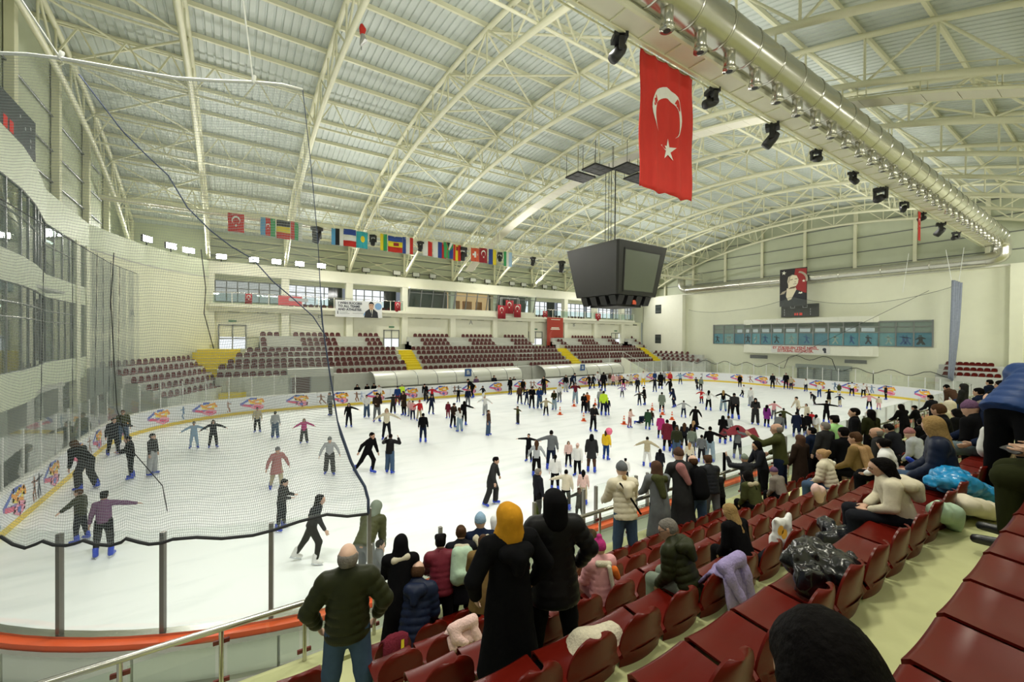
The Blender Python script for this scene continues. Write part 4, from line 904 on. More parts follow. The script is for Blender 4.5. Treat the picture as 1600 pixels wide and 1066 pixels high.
prints(e, [[(1.0, 3.3), (.9, 3.0), (1.02, 2.75), (1.1, 3.1), (1.2, 3.6), (1.5, 3.78), (1.35, 3.8), (1.05, 3.62)]], M_pgrey, 'hair', -.0145)
prints(e, [[(2.05, 1.5), (2.15, 1.68), (2.3, 1.6), (2.42, 1.7), (2.5, 1.5), (2.3, 1.45)]], M_white, 'pocket_square', -.014); prints(e, [[(0, 1.45), (.5, 1.55), (.8, 2.0), (.3, 1.8)]], M_pgrey, 'sleeve_light', -.011)
e = facing_x('scoreboard', (57.6, 25.45, 8.5), 'wide black score panel under the portrait banner on the right end wall', 'scoreboard')
m = MB(); m.box((0, 0, 0), (4.05, .2, 1.55)); m.build('housing', M_dark, e)
E_red = emit('red_digits', (1, .10, .07), .55)
for j, x in enumerate((1.5, 1.75, 2.05, 2.2)): prints(e, [[(x, .2), (x + .17, .2), (x + .17, .5), (x, .5)]], E_red, 'digit', -.01)
for x in (1.05, 2.4): prints(e, [[(x, 1.1), (x + .5, 1.1), (x + .5, 1.14), (x, 1.14)], [(x, 1.4), (x + .5, 1.4), (x + .5, 1.44), (x, 1.44)], [(x, 1.1), (x + .04, 1.1), (x + .04, 1.44), (x, 1.44)], [(x + .46, 1.1), (x + .5, 1.1), (x + .5, 1.44), (x + .46, 1.44)]], M_grey, 'window_outline', -.01)['kind'] = 'stuff'
for x in (.35, 3.2): prints(e, [[(x, z), (x + .06, z), (x + .06, z + .2), (x, z + .2)] for z in (.2, .5, .8)], M_grey, 'marks', -.01)['kind'] = 'stuff'
e = empty('scoreboard', (-7.0, 21.0, 13.0), PI / 2, 'black score panel with red digits on the left end wall above the curved glazing', 'scoreboard')
m = MB(); m.box((0, 0, 0), (5.0, .2, 1.62)); m.build('housing', mat('panel_navy', (.02, .03, .04), .5), e)
for x in (.4, .9, 2.0, 2.5): prints(e, [[(x, .3), (x + .35, .3), (x + .35, .75), (x, .75)]], E_red, 'digit', -.01)
for x, z in ((3.4, 1.2), (3.9, .9), (4.4, 1.1), (4.4, .6), (4.4, .35)): prints(e, [[(x, z), (x + .12, z), (x + .12, z + .12), (x, z + .12)]], M_grey, 'mark', -.01)
# roller gate, vents, wall windows on the right end wall
e = facing_x('roller_gate', (57.84, 23.6, 0), 'grey roller shutter gate in three bays under the right end box', 'gate')
M_shut = mat('shutter_grey', (.30, .34, .32), .45, .3)
for j in range(3):
    x0 = j * 1.75
    for q in range(11): m = MB(); m.box((x0 + .06, 0, .04 + q * .2), (x0 + 1.69, .05, .04 + q * .2 + .18)); m.build('slat', M_shut, e)
    m = MB(); m.box((x0 - .06, -.06, 0), (x0 + .06, .1, 2.35)); m.build('jamb', M_frame, e)
m = MB(); m.box((-.2, -.15, 2.3), (5.4, .1, 2.75)); m.build('shutter_box', M_shut, e)
for i, (y0, y1, z0, z1) in enumerate(((27.2, 29.4, 3.2, 3.65), (16.9, 18.9, 3.1, 3.5), (43.0, 44.1, 9.8, 11.2), (43.0, 44.1, 5.0, 6.4))):
    X_ = 57.15 if i > 1 else 57.95
    e = facing_x('wall_grille', (X_, y1, z0), ['long dark vent left of the roller gate', 'long dark vent right of the roller gate', 'upper small barred window on the far right corner wall', 'lower small barred window on the far right corner wall'][i], 'vent')
    m = MB(); m.box((0, 0, 0), (y1 - y0, .04, z1 - z0)); m.build('recess', M_tint, e)
    for q in range(5 if i < 2 else 2): m = MB(); zz = (z1 - z0) * (q + .5) / (5 if i < 2 else 2); m.box((0, -.03, zz - .02), (y1 - y0, 0, zz + .02)); m.build('slat', M_frame, e)
# ---------------------------------------------------------------- score cube
SCX, SCY = 23.74, 21.9
M_cube = mat('cube_black', (.013, .014, .012), .42, noise=.2, nscale=2); M_scr = mat('cube_screen', (.10, .115, .085), .22)
t = empty('score_cube', (SCX, SCY, 0), 0, 'black four-sided score cube hanging over centre ice with a blank grey screen', 'scoreboard')
a_, c_, zt, zb = 2.62, 2.08, 12.3, 8.75
cor = lambda h, z: [(-h, -h, z), (h, -h, z), (h, h, z), (-h, h, z)]
m = MB(); ch = .12
def oct_(h, z): return [(-h, -h + ch, z), (-h + ch, -h, z), (h - ch, -h, z), (h, -h + ch, z), (h, h - ch, z), (h - ch, h, z), (-h + ch, h, z), (-h, h - ch, z)]
m.add(oct_(c_, zb) + oct_(a_, zt), [tuple(range(8))[::-1], tuple(range(8, 16))] + [(k, (k + 1) % 8, 8 + (k + 1) % 8, 8 + k) for k in range(8)]); m.build('housing', M_cube, t)
for q in range(4):
    if q == 3: continue
    e = MB(); f = lambda u, v, o: (u * (c_ + (a_ - c_) * v), -(c_ + (a_ - c_) * v) - o, zb + (zt - zb) * v)
    e.add([f(-.72, .08, .03), f(.72, .08, .03), f(.72, .84, .03), f(-.72, .84, .03)], [(0, 1, 2, 3)]); o = e.build('screen', M_scr, t); o.rotation_euler = (0, 0, q * PI / 2)
    e = MB()
    for u0, v0, u1, v1 in ((-.76, .05, .76, .08), (-.76, .84, .76, .87), (-.76, .05, -.72, .87), (.72, .05, .76, .87)): e.add([f(u0, v0, .05), f(u1, v0, .05), f(u1, v1, .05), f(u0, v1, .05)], [(0, 1, 2, 3)])
    o = e.build('screen_frame', M_dark, t); o.rotation_euler = (0, 0, q * PI / 2); o['kind'] = 'stuff'
for q in range(4):
    for j in range(4):
        u = -1.4 + j * .93; e = MB(); e.add([(u - .3, -1.9, 8.72), (u + .3, -1.9, 8.72), (u + .3, -1.3, 8.72), (u - .3, -1.3, 8.72), (u - .27, -1.65, 8.1), (u + .27, -1.65, 8.1), (u + .25, -1.25, 8.25), (u - .25, -1.25, 8.25)], [(0, 1, 2, 3), (7, 6, 5, 4), (1, 0, 4, 5), (2, 1, 5, 6), (3, 2, 6, 7), (0, 3, 7, 4)])
        o = e.build('loudspeaker', M_dark, t); o.rotation_euler = (0, 0, q * PI / 2)
m = MB(); m.box((-1.3, -1.3, 8.0), (1.3, 1.3, 8.72)); m.build('speaker_frame', M_dark, t)
m = MB(); m.box((-.1, -1.75, 8.15), (.25, -1.68, 8.45)); m.build('red_tag', FC['orange'], t)
for x, y in ((-.5, -.4), (.0, .4), (.3, -.3), (.35, -.2), (.5, .3)): bar('hoist_cable', (x - .7, y, zt), (x - .7, y, 18.36), .022, M_dark, t, 5)
# little things high in the hall
e = facing_x('hanging_ribbon', at_y(1437, 331, 8.35), 'narrow red pennant with a white crescent hanging near the far end of the near walkway', 'flag'); e.rotation_euler = (0, 0, 0)
m = MB(); m.box((-.25, 0, -1.9), (.25, .02, 0)); m.build('cloth', FC['red'], e); prints(e, crescent(0, -.6, .15, -PI / 2) + star(0, -.95, .08, 1.57), FC['white'], 'emblem', -.01)['kind'] = 'stuff'
p = at_y(565, 38, 20.0); t = empty('caught_toy', p, 0, 'red and grey toy kite caught on the roof truss high above the ice', 'toy')
m = MB(); m.tube([(0, 0, 0), (.05, 0, -.2), (.02, 0, -.45)], [.06, .16, .1], 8); m.build('red_part', FC['red'], t); m = MB(); m.tube([(.04, 0, -.4), (.1, 0, -.7), (-.05, 0, -1.0)], [.08, .17, .05], 8); m.build('grey_part', mat('foil', (.5, .5, .5), .3, .6), t); bar('string', (0, 0, 0), (0, 0, z_low(20) - p.z), .012, M_dark, t, 4)
# ---------------------------------------------------------------- safety nets
def netmat(name, col, cell, lw, lwu=None):
    m = bpy.data.materials.new(name); m.use_nodes = True; N, L = nt(m); b = N['Principled BSDF']
    b.inputs['Base Color'].default_value = tuple(col) + (1,); b.inputs['Roughness'].default_value = .8
    uv = N.new('ShaderNodeUVMap'); sp = N.new('ShaderNodeSeparateXYZ'); L.new(uv.outputs[0], sp.inputs[0]); outs = []
    for ax in (0, 1):
        md = N.new('ShaderNodeMath'); md.operation = 'MODULO'; md.inputs[1].default_value = cell; L.new(sp.outputs[ax], md.inputs[0])
        lt = N.new('ShaderNodeMath'); lt.operation = 'LESS_THAN'; lt.inputs[1].default_value = lwu if (lwu and ax == 0) else lw; L.new(md.outputs[0], lt.inputs[0]); outs.append(lt)
    mx = N.new('ShaderNodeMath'); mx.operation = 'MAXIMUM'; L.new(outs[0].outputs[0], mx.inputs[0]); L.new(outs[1].outputs[0], mx.inputs[1])
    L.new(mx.outputs[0], b.inputs['Alpha']); MATS[name] = m; return m
def netsheet(b, grid, mesh_uv):
    pass
def net_object(name, grid, uvs, m, parent):
    R, Cc = len(grid), len(grid[0]); me = bpy.data.meshes.new(name)
    me.from_pydata([tuple(p) for r in grid for p in r], [], [(i * Cc + j, i * Cc + j + 1, (i + 1) * Cc + j + 1, (i + 1) * Cc + j) for i in range(R - 1) for j in range(Cc - 1)])
    uv = me.uv_layers.new(name='UVMap'); fl_ = [u for r in uvs for u in r]
    for lp in me.loops: uv.data[lp.index].uv = fl_[lp.vertex_index]
    me.materials.append(m); return link(name, me, parent)
M_net = netmat('net_cord', (.36, .40, .42), .042, .0044, lwu=.0072)
M_net2 = netmat('net_cord_pale', (.30, .33, .30), .05, .006)
M_rope = mat('rope_black', (.02, .022, .024), .7); M_cable = mat('rope_white', (.80, .82, .78), .5)
M_ropeb = mat('rope_navy', (.05, .07, .13), .7)
t = empty('corner_safety_net', (0, 0, 0), 0, 'tall grey safety net hung round the near left corner above the glass', 'net')
S_END = PER + SX(1.95)
def s_of_px(px):
    "arc length on the near left corner whose net line crosses the pixel column"
    r = ray(px, 533); prev = None
    for k in range(0, 1300):
        s = S_END + .3 - k * .02; p = rink(s, .2)[0]; q = r[0] * p.y - r[1] * p.x
        if prev is not None and q * prev <= 0: return s
        prev = q
    return S_END
def on_net(px, py, off=.22):
    s = s_of_px(px); p = rink(s, off)[0]; return Vector((p.x, p.y, top_z(px, py, p))), s
TOP = [(0, 85), (48, 87), (97, 93), (190, 109), (278, 124), (340, 128), (397, 130), (440, 134), (474, 142)]
BOT = [(0, 843), (9, 840), (28, 852), (48, 858), (64, 852), (75, 847), (92, 853), (112, 854), (125, 851), (137, 846), (157, 852), (180, 854), (195, 849), (204, 843), (225, 849), (240, 852), (258, 850), (275, 844), (311, 841), (350, 843), (400, 838), (430, 830), (470, 816), (512, 805), (545, 808), (577, 804)]
topw = [on_net(*q) for q in TOP]; botw = [on_net(*q, off=.26) for q in BOT]
sl = topw[0][1]
# extend the net round the corner beyond the frame
ext = [sl - .8, sl - 1.6]
for k, s in enumerate(ext): p = rink(s, .22)[0]; topw.insert(0, (Vector((p.x, p.y, topw[0][0].z + .1)), s))
for k, s in enumerate(ext): p = rink(s, .26)[0]; botw.insert(0, (Vector((p.x, p.y, botw[0][0].z)), s))
def lerp_path(path, s):
    if s <= path[0][1]: return path[0][0].copy()
    for (a, sa), (c, sc_) in zip(path, path[1:]):
        if sa <= s <= sc_: return a.lerp(c, (s - sa) / max(1e-6, sc_ - sa))
    return path[-1][0].copy()
EDGE = [(474, 142, .0), (486, 260, .25), (497, 380, .45), (505, 500, .62), (512, 560, .7), (530, 665, .84), (552, 730, .93), (577, 770, 1.)]
s_lo, s_t, s_b = botw[0][1], topw[-1][1], botw[-1][1]
edge_pts = []
for px, py, f in EDGE:
    edge_pts.append(on_net(px, py)[0])
zt_, zb_ = edge_pts[0].z, botw[-1][0].z
def edge_at(v):                      # v 0 bottom .. 1 top
    z = zb_ + (zt_ - zb_) * v
    prev = botw[-1][0]
    for e in edge_pts[::-1]:
        if prev.z <= z <= e.z + 1e-6: return prev.lerp(e, (z - prev.z) / max(1e-6, e.z - prev.z))
        prev = e
    return edge_pts[0]
G, UVS = [], []; NV, NU = 16, 90
for i in range(NV + 1):
    v = i / NV; e = edge_at(v); row, ur = [], []
    for j in range(NU + 1):
        u = j / NU
        sb = s_lo + (s_b - s_lo) * u; st = s_lo + (s_t - s_lo) * u
        p = lerp_path(botw, sb).lerp(lerp_path(topw, st), v)
        base = lerp_path(botw, s_b).lerp(lerp_path(topw, s_t), v); p = p + (e - base) * u ** 6
        row.append(p); ur.append((u * 11.5, v * 7.0))
    G.append(row); UVS.append(ur)
net_object('netting', G, UVS, M_net, t)['kind'] = 'stuff'
m = MB(); m.tube([p for p, s in topw], .022, 6); m.build('top_cable', M_cable, t, True)
m = MB(); m.tube([p for p, s in botw], .024, 6); m.build('foot_rope', M_rope, t, True)
m = MB(); m.tube([edge_at(k / 30) for k in range(31)], [.024 if k < 7 else .012 if k < 16 else .006 for k in range(31)], 6); m.build('edge_rope', M_ropeb, t, True)
for (px, py), (qx, qy) in (((97, 93), (-60, -60)), ((397, 130), (374, -30))):
    a = on_net(px, py)[0]; d = depth_of(a); zt2 = EYE_Z + (533 - qy) / FPX * d * 1.35
    r = ray(qx, qy); bpt = Vector((a.x + (r[0] / r[1] * a.y - a.x) * .9, a.y, EYE_Z + r[2] / r[1] * a.y)) if px > 200 else a + Vector((-2.4, -1.2, 4.2))
    bar('hanger_rope', a, a + (bpt - a) * 1.6, .013, M_cable, t, 5); bar('snap_hook', a + Vector((0, 0, -.02)), a + Vector((.02, 0, .1)), .03, M_cable, t, 6)
# navy rope sagging across the net
pts = [(135, 118), (200, 205), (235, 240), (270, 275), (300, 325), (335, 360), (365, 385), (398, 405), (430, 440), (465, 470), (490, 495), (512, 530)]
m = MB(); m.tube([on_net(x, y, .30)[0] for x, y in pts], .009, 6); m.build('sagging_rope', M_ropeb, t, True)
for pts in ([(187, 395), (182, 470), (186, 560), (192, 640), (210, 700), (260, 760), (268, 800)], [(320, 390), (326, 450), (325, 490), (340, 545)]):
    m = MB(); m.tube([on_net(x, y, .28)[0] for x, y in pts], .006, 5); m.build('seam_cord', M_rope, t, True)
# gathered net along the left end, behind the end glass
t = empty('left_end_net', (0, 0, 0), 0, 'grey net hanging in folds along the left end behind the glass', 'net')
G, UVS = [], []
for i in range(9):
    v = i / 8; row, ur = [], []
    for j in range(241):
        u = j / 240; y = 14 + u * 24.0; x = -6.05 + max(0, y - 33.6) * .12
        fo = (.10 * math.sin(j * 1.3) + .06 * math.sin(j * .47 + 2)) * (1.5 if y > 29.5 else .15) * (1.0 - .3 * v)
        row.append((x + fo, y + fo * .5, 1.3 + v * 8.6)); ur.append((u * 24.0, v * 8.6))
    G.append(row); UVS.append(ur)
net_object('netting', G, UVS, netmat('net_left', (.42, .46, .44), .05, .0045), t)['kind'] = 'stuff'
m = MB(); m.tube([(-6.05 + max(0, 14 + k - 33.6) * .12, 14 + k, 9.9) for k in range(25)], .02, 6); m.build('top_cable', M_rope, t)
for k, y in enumerate((18.5, 22.3, 26.0, 29.5, 31.2, 32.4, 33.5, 34.6)): bar('gather_cord', (-5.9, y, 1.4), (-5.95 + .1 * (k % 2), y + .25, 9.9), .012, M_rope, t, 5)
# fine net over the right end glass, with its gathered bundle
t = empty('right_end_net', (0, 0, 0), 0, 'thin pale net hung behind the right end glass below a sagging cable', 'net')
yy = np.linspace(9.6, 37, 50); topz = [10.9 - 1.3 * abs(math.sin((y - 9.6) / 27.4 * PI * 2)) ** .8 - (.9 if y > 30 else 0) * (y - 30) / 7 for y in yy]
net_object('netting', [[(55.5, y, 2.3) for y in yy], [(55.5, y, z) for y, z in zip(yy, topz)]], [[(y, 0) for y in yy], [(y, z) for y, z in zip(yy, topz)]], netmat('net_faint', (.35, .38, .34), .05, .0035), t)['kind'] = 'stuff'
m = MB(); m.tube([(55.5, y, z) for y, z in zip(yy, topz)], .018, 5); m.build('top_cable', M_rope, t)
m = MB(); m.tube([(55.45, y, 2.5 + (1.1 if 19 < y < 24 else .0) + .25 * math.cos(y * 2.2)) for y in np.linspace(10, 36, 60)], .035, 5); m.build('foot_rope', M_rope, t)
bar('slack_cord', (55.45, 11.5, 10.5), (55.45, 25, 2.6), .015, M_rope, t, 4)
t = empty('gathered_net', (0, 0, 0), 0, 'blue-grey net gathered into a tall hanging bundle before the right end wall', 'net')
M_bundle = mat('net_bundle', (.24, .27, .34), .8, noise=.3, nscale=6, bump=.4)
zz = np.linspace(2.2, 11.3, 22)
for k in range(4):
    m = MB(); m.tube([(55.4 + .1 * k - .25 * (1 - (z - 2.2) / 9), 9.85 - .07 * k + .2 * (1 - (z - 2.2) / 9) ** 2 - .06 * k * (z - 2.2) / 9, z - .08 * k) for z in zz], [.04 + .10 * min(1, (z - 1.6) / 5) for z in zz], 8); m.build('fold', M_bundle, t, True)
for y, z in ((9.5, 11.2), (9.9, 10.7)): bar('hanger_rope', (55.4, y, z), (56, y + .6 * (1 if y > 9.7 else -.3), 14.3), .015, M_cable, t, 4)
bar('hanger_rope', (55.5, 13.4, 10.5), (55.5, 13.0, 14.3), .015, M_cable, t, 4)
# ================================================================ people: one smooth skin per body, clothes as shells over it
def V3(*a): return np.array(a, float)
def rotx(v, a): c, s = math.cos(a), math.sin(a); return V3(v[0], v[1] * c - v[2] * s, v[1] * s + v[2] * c)
def roty(v, a): c, s = math.cos(a), math.sin(a); return V3(v[0] * c + v[2] * s, v[1], -v[0] * s + v[2] * c)
def rotz(v, a): c, s = math.cos(a), math.sin(a); return V3(v[0] * c - v[1] * s, v[0] * s + v[1] * c, v[2])
D2R = PI / 180
class Prim:
    __slots__ = ('a', 'b', 'ra', 'rb', 'k', 'n', 's', 'q')
    def __init__(s, a, b, ra, rb, k=.03, n=None, sq=1., q=None): s.a, s.b, s.ra, s.rb, s.k, s.n, s.s, s.q = np.array(a, float), np.array(b, float), ra, rb, k, n, sq, q
def vdb_mesh(prims, vox, name, mats, cuts=(), paint=None, smooth=True, adapt=.12, noise=0):
    lo = np.min([np.minimum(p.a, p.b) - max(p.ra, p.rb) for p in prims], 0) - vox * 4; hi = np.max([np.maximum(p.a, p.b) + max(p.ra, p.rb) for p in prims], 0) + vox * 4
    n = np.ceil((hi - lo) / vox).astype(int) + 1; F = np.full(n, 9., np.float32)
    ax = [lo[i] + vox * np.arange(n[i]) for i in range(3)]
    for p in prims:
        m = max(p.ra, p.rb) * max(1., 1.) + p.k + vox * 3.5
        i0 = np.maximum(0, np.floor((np.minimum(p.a, p.b) - m - lo) / vox).astype(int)); i1 = np.minimum(n, np.ceil((np.maximum(p.a, p.b) + m - lo) / vox).astype(int) + 1)
        X = ax[0][i0[0]:i1[0], None, None] - p.a[0]; Y = ax[1][None, i0[1]:i1[1], None] - p.a[1]; Z = ax[2][None, None, i0[2]:i1[2]] - p.a[2]
        d = p.b - p.a
        if p.n is not None:
            u = X * p.n[0] + Y * p.n[1] + Z * p.n[2]; f = p.s - 1
            X = X + u * p.n[0] * f; Y = Y + u * p.n[1] * f; Z = Z + u * p.n[2] * f
            d = d + p.n * (d @ p.n) * f
        L2 = max(1e-9, d @ d); t = np.clip((X * d[0] + Y * d[1] + Z * d[2]) / L2, 0, 1)
        r = p.ra + (p.rb - p.ra) * t
        if p.q: r = r + p.q[0] * (np.abs(np.sin(t * math.sqrt(L2) / p.q[1] * PI)) ** .6 - .8)
        q = np.sqrt((X - t * d[0]) ** 2 + (Y - t * d[1]) ** 2 + (Z - t * d[2]) ** 2) - r
        if p.n is not None: q = q / (1 + (p.s - 1) * .5)
        S = F[i0[0]:i1[0], i0[1]:i1[1], i0[2]:i1[2]]
        h = np.clip(.5 + .5 * (S - q) / p.k, 0, 1); S[...] = S + (q - S) * h - p.k * h * (1 - h)
    for (o, nn) in cuts:
        c = (ax[0][:, None, None] - o[0]) * nn[0] + (ax[1][None, :, None] - o[1]) * nn[1] + (ax[2][None, None, :] - o[2]) * nn[2]
        F = np.maximum(F, c)
    if noise:
        F = F + noise * .45 * (np.sin(ax[0] * 74 + ax[0] * ax[0] * 60)[:, None, None] * np.sin(ax[2] * 88 + 1)[None, None, :] + np.sin(ax[1] * 81)[None, :, None] * np.sin(ax[0] * 57 + 2)[:, None, None])
        F = F + noise * (np.sin(ax[0] * 31)[:, None, None] * np.sin(ax[1] * 27 + 1)[None, :, None] + np.sin(ax[2] * 37 + 2)[None, None, :] * np.sin(ax[0] * 23)[:, None, None])
    g = openvdb.FloatGrid(vox * 3); g.copyFromArray(np.clip(F, -vox * 3, vox * 3).astype(np.float32))
    pts, tri, quad = g.convertToPolygons(0.0, adapt)
    pts = pts * vox + lo
    me = bpy.data.meshes.new(name); tri = np.asarray(tri); quad = np.asarray(quad); nt_, nq = len(tri), len(quad)
    me.vertices.add(len(pts)); me.vertices.foreach_set('co', pts.astype(np.float32).ravel())
    lv = np.concatenate([tri[:, ::-1].ravel() if nt_ else np.zeros(0), quad[:, ::-1].ravel() if nq else np.zeros(0)]).astype(np.int32)
    me.loops.add(len(lv)); me.loops.foreach_set('vertex_index', lv); me.polygons.add(nt_ + nq)
    me.polygons.foreach_set('loop_start', np.concatenate([np.arange(nt_) * 3, nt_ * 3 + np.arange(nq) * 4]).astype(np.int32))
    me.polygons.foreach_set('loop_total', np.concatenate([np.full(nt_, 3), np.full(nq, 4)]).astype(np.int32))
    for mm in mats: me.materials.append(mm)
    if paint is not None:
        cen = np.zeros((nt_ + nq, 3)); 
        if nt_: cen[:nt_] = pts[tri].mean(1)
        if nq: cen[nt_:] = pts[quad].mean(1)
        me.polygons.foreach_set('material_index', paint(cen).astype(np.int32))
    me.polygons.foreach_set('use_smooth', np.ones(nt_ + nq, bool)); me.update(calc_edges=True); me.validate(); return me
M_skin = objcol('skin', .55, .08, 12, .05, .35); M_eye = mat('eye_dark', (.03, .02, .02), .3); M_lip = mat('lip', (.45, .14, .12), .5)
M_cloth = objcol('cloth', .9, .22, 14, .25, .06); M_puff = objcol('puffer_nylon', .45, .12, 9, .15, .16); M_hairm = objcol('hair', .6, .35, 40, .5, .04); M_wool = objcol('wool', .95, .3, 60, .5, .1)
M_boot = objcol('skate_boot', .35, .05, 10, .05, .5)
SKIN = [(.56, .34, .24), (.50, .29, .20), (.62, .40, .30)]
# ---- skeleton: local frame x right, y forward, z up; a 1.72 m person
def dirv(elev, az, side):
    "arm direction: elev 0 down .. 90 level .. 180 up; az 0 out to the side, 90 forward, 180 across the chest"
    e, a = elev * D2R, az * D2R; return V3(side * math.sin(e) * math.cos(a), math.sin(e) * math.sin(a), -math.cos(e))
def skeleton(p):
    J = {}; lean, side = p.get('lean', 0) * D2R, p.get('side', 0) * D2R; tw = p.get('twist', 0) * D2R
    T = lambda v: roty(rotx(rotz(v, tw), -lean), side)
    pel = V3(0, 0, .95); J['pel'] = pel; J['T'] = T; up = lambda x, y, z: pel + T(V3(x, y, z - .95))
    J['chest'] = up(0, .0, 1.27); J['neck'] = up(0, -.01, 1.46)
    hp, hy, hr = p.get('head', (0, 0, 0)); 
    HT = lambda v: T(rotz(rotx(roty(v, hr * D2R), -hp * D2R), hy * D2R)); J['HT'] = HT; J['head'] = J['neck'] + HT(V3(0, .025, .145))
    for s, nm in ((-1, 'L'), (1, 'R')):
        sh = up(s * .175, 0, 1.405); J['sh' + nm] = sh; a = p.get('arm' + nm, (12, 20, 18, 60))
        el = sh + T(dirv(a[0], a[1], s)) * .285; wr = el + T(dirv(a[2], a[3], s)) * .25; J['el' + nm], J['wr' + nm] = el, wr
        fd = (wr - el) / .25; J['hd' + nm] = fd
        hip = pel + V3(s * .09, 0, -.02); J['hip' + nm] = hip; l = p.get('leg' + nm, (0, 3, 0))
        th = rotx(V3(s * math.sin(l[1] * D2R), 0, -math.cos(l[1] * D2R)), l[0] * D2R); sn = rotx(V3(s * math.sin(l[1] * D2R) * .8, 0, -1), (l[0] - l[2]) * D2R); sn /= np.linalg.norm(sn)
        kn = hip + th * .43; an = kn + sn * .43; J['kn' + nm], J['an' + nm], J['sn' + nm] = kn, an, sn
    if p.get('sit'): off = V3(0, .04, .10) - pel                      # origin on the seat
    else: off = V3(0, 0, .075 + p.get('sole', .07)) - V3(0, 0, min(J['anL'][2], J['anR'][2])); 
    if p.get('roll'): pass
    for k in list(J):
        if isinstance(J[k], np.ndarray) and k[:2] not in ('hd', 'sn'): J[k] = J[k] + off
    J['up'] = lambda x, y, z: J['pel'] + T(V3(x, y, z - .95)); J['fwd'] = T(V3(0, 1, 0)); J['axis'] = T(V3(0, 0, 1)); J['right'] = T(V3(1, 0, 0))
    return J
def hand_prims(J, s, nm, curl=.5):
    w, d = J['wr' + nm], J['hd' + nm]; inw = np.cross(d, J['fwd']); 
    if np.linalg.norm(inw) < .2: inw = np.cross(d, V3(0, 0, 1))
    inw /= np.linalg.norm(inw); side_ = np.cross(inw, d); side_ /= np.linalg.norm(side_)     # inw = palm normal, side_ = across knuckles
    if inw @ (J['chest'] - w) < 0: inw = -inw
    if side_ @ J['fwd'] < 0 and abs(side_ @ J['fwd']) > .2: side_ = -side_
    P = [Prim(w, w + d * .085, .026, .034, .012, inw, 1.9)]
    for i, (u, ln) in enumerate(((-.030, .060), (-.010, .072), (.010, .078), (.029, .068))):
        k0 = w + d * .095 + side_ * u; k1 = k0 + d * ln * .5 + inw * ln * .2 * curl; k2 = k1 + d * ln * .38 + inw * ln * .55 * curl; P += [Prim(k0, k1, .0095, .009, .004), Prim(k1, k2, .009, .0075, .003)]
    t0 = w + d * .035 + side_ * .028; t1 = t0 + side_ * .022 + d * .035 + inw * .008; P += [Prim(t0, t1, .012, .0105, .006), Prim(t1, t1 + d * .03 + inw * .008, .0105, .009, .003)]
    return P
def head_prims(J, bald=True):
    h, HT = J['head'], J['HT']; R = HT(V3(1, 0, 0)); f = lambda x, y, z: h + HT(V3(x, y, z))
    P = [Prim(f(0, -.02, .02), f(0, .025, .015), .100, .092, .02, R, 1.22), Prim(f(0, .03, -.02), f(0, .058, -.085), .068, .042, .03, R, 1.05),
         Prim(f(0, .108, .0), f(0, .122, -.035), .010, .015, .012), Prim(f(-.035, .085, .022), f(.035, .085, .022), .016, .016, .02), Prim(f(0, .092, -.062), f(0, .094, -.066), .018, .02, .015)]
    for s in (-1, 1): P.append(Prim(f(s * .082, -.01, .015), f(s * .08, -.008, -.02), .018, .012, .008, R, 1.6))
    P.append(Prim(J['neck'] + J['T'](V3(0, 0, -.05)), h + HT(V3(0, -.02, -.05)), .058, .052, .03)); return P
def body_mesh(J, vox, name='body', feet=True, curl=.5):
    up, P = J['up'], head_prims(J); n = J['fwd']
    P += [Prim(up(0, 0, 1.36), up(0, 0, 1.12), .135, .125, .05, n, 1.45), Prim(up(0, 0, 1.12), J['pel'], .125, .135, .05, n, 1.35), Prim(J['shL'], J['shR'], .058, .058, .05)]
    for nm, s in (('L', -1), ('R', 1)):
        P += [Prim(J['sh' + nm], J['el' + nm], .052, .040, .03), Prim(J['el' + nm], J['wr' + nm], .039, .027, .02)] + hand_prims(J, s, nm, curl)
        P += [Prim(J['hip' + nm], J['kn' + nm], .085, .056, .04), Prim(J['kn' + nm], J['an' + nm], .055, .038, .03)]
        if feet: P.append(Prim(J['an' + nm] + V3(0, 0, -.03), J['an' + nm] + V3(0, .13, -.045), .036, .03, .02))
    h, HT = J['head'], J['HT']; B = np.array([HT(V3(1, 0, 0)), HT(V3(0, 1, 0)), HT(V3(0, 0, 1))])
    def paint(c):
        q = (c - h) @ B.T; e = (np.abs(np.abs(q[:, 0]) - .034) < .015) & (np.abs(q[:, 2] - .002) < .009) & (q[:, 1] > .06); l = (np.abs(q[:, 0]) < .025) & (np.abs(q[:, 2] + .062) < .0085) & (q[:, 1] > .085)
        br = (np.abs(np.abs(q[:, 0]) - .035) < .02) & (np.abs(q[:, 2] - .030) < .006) & (q[:, 1] > .06)
        return np.where(e | br, 1, np.where(l, 2, 0))
    return vdb_mesh(P, vox, name, [M_skin, M_eye, M_lip], paint=paint)
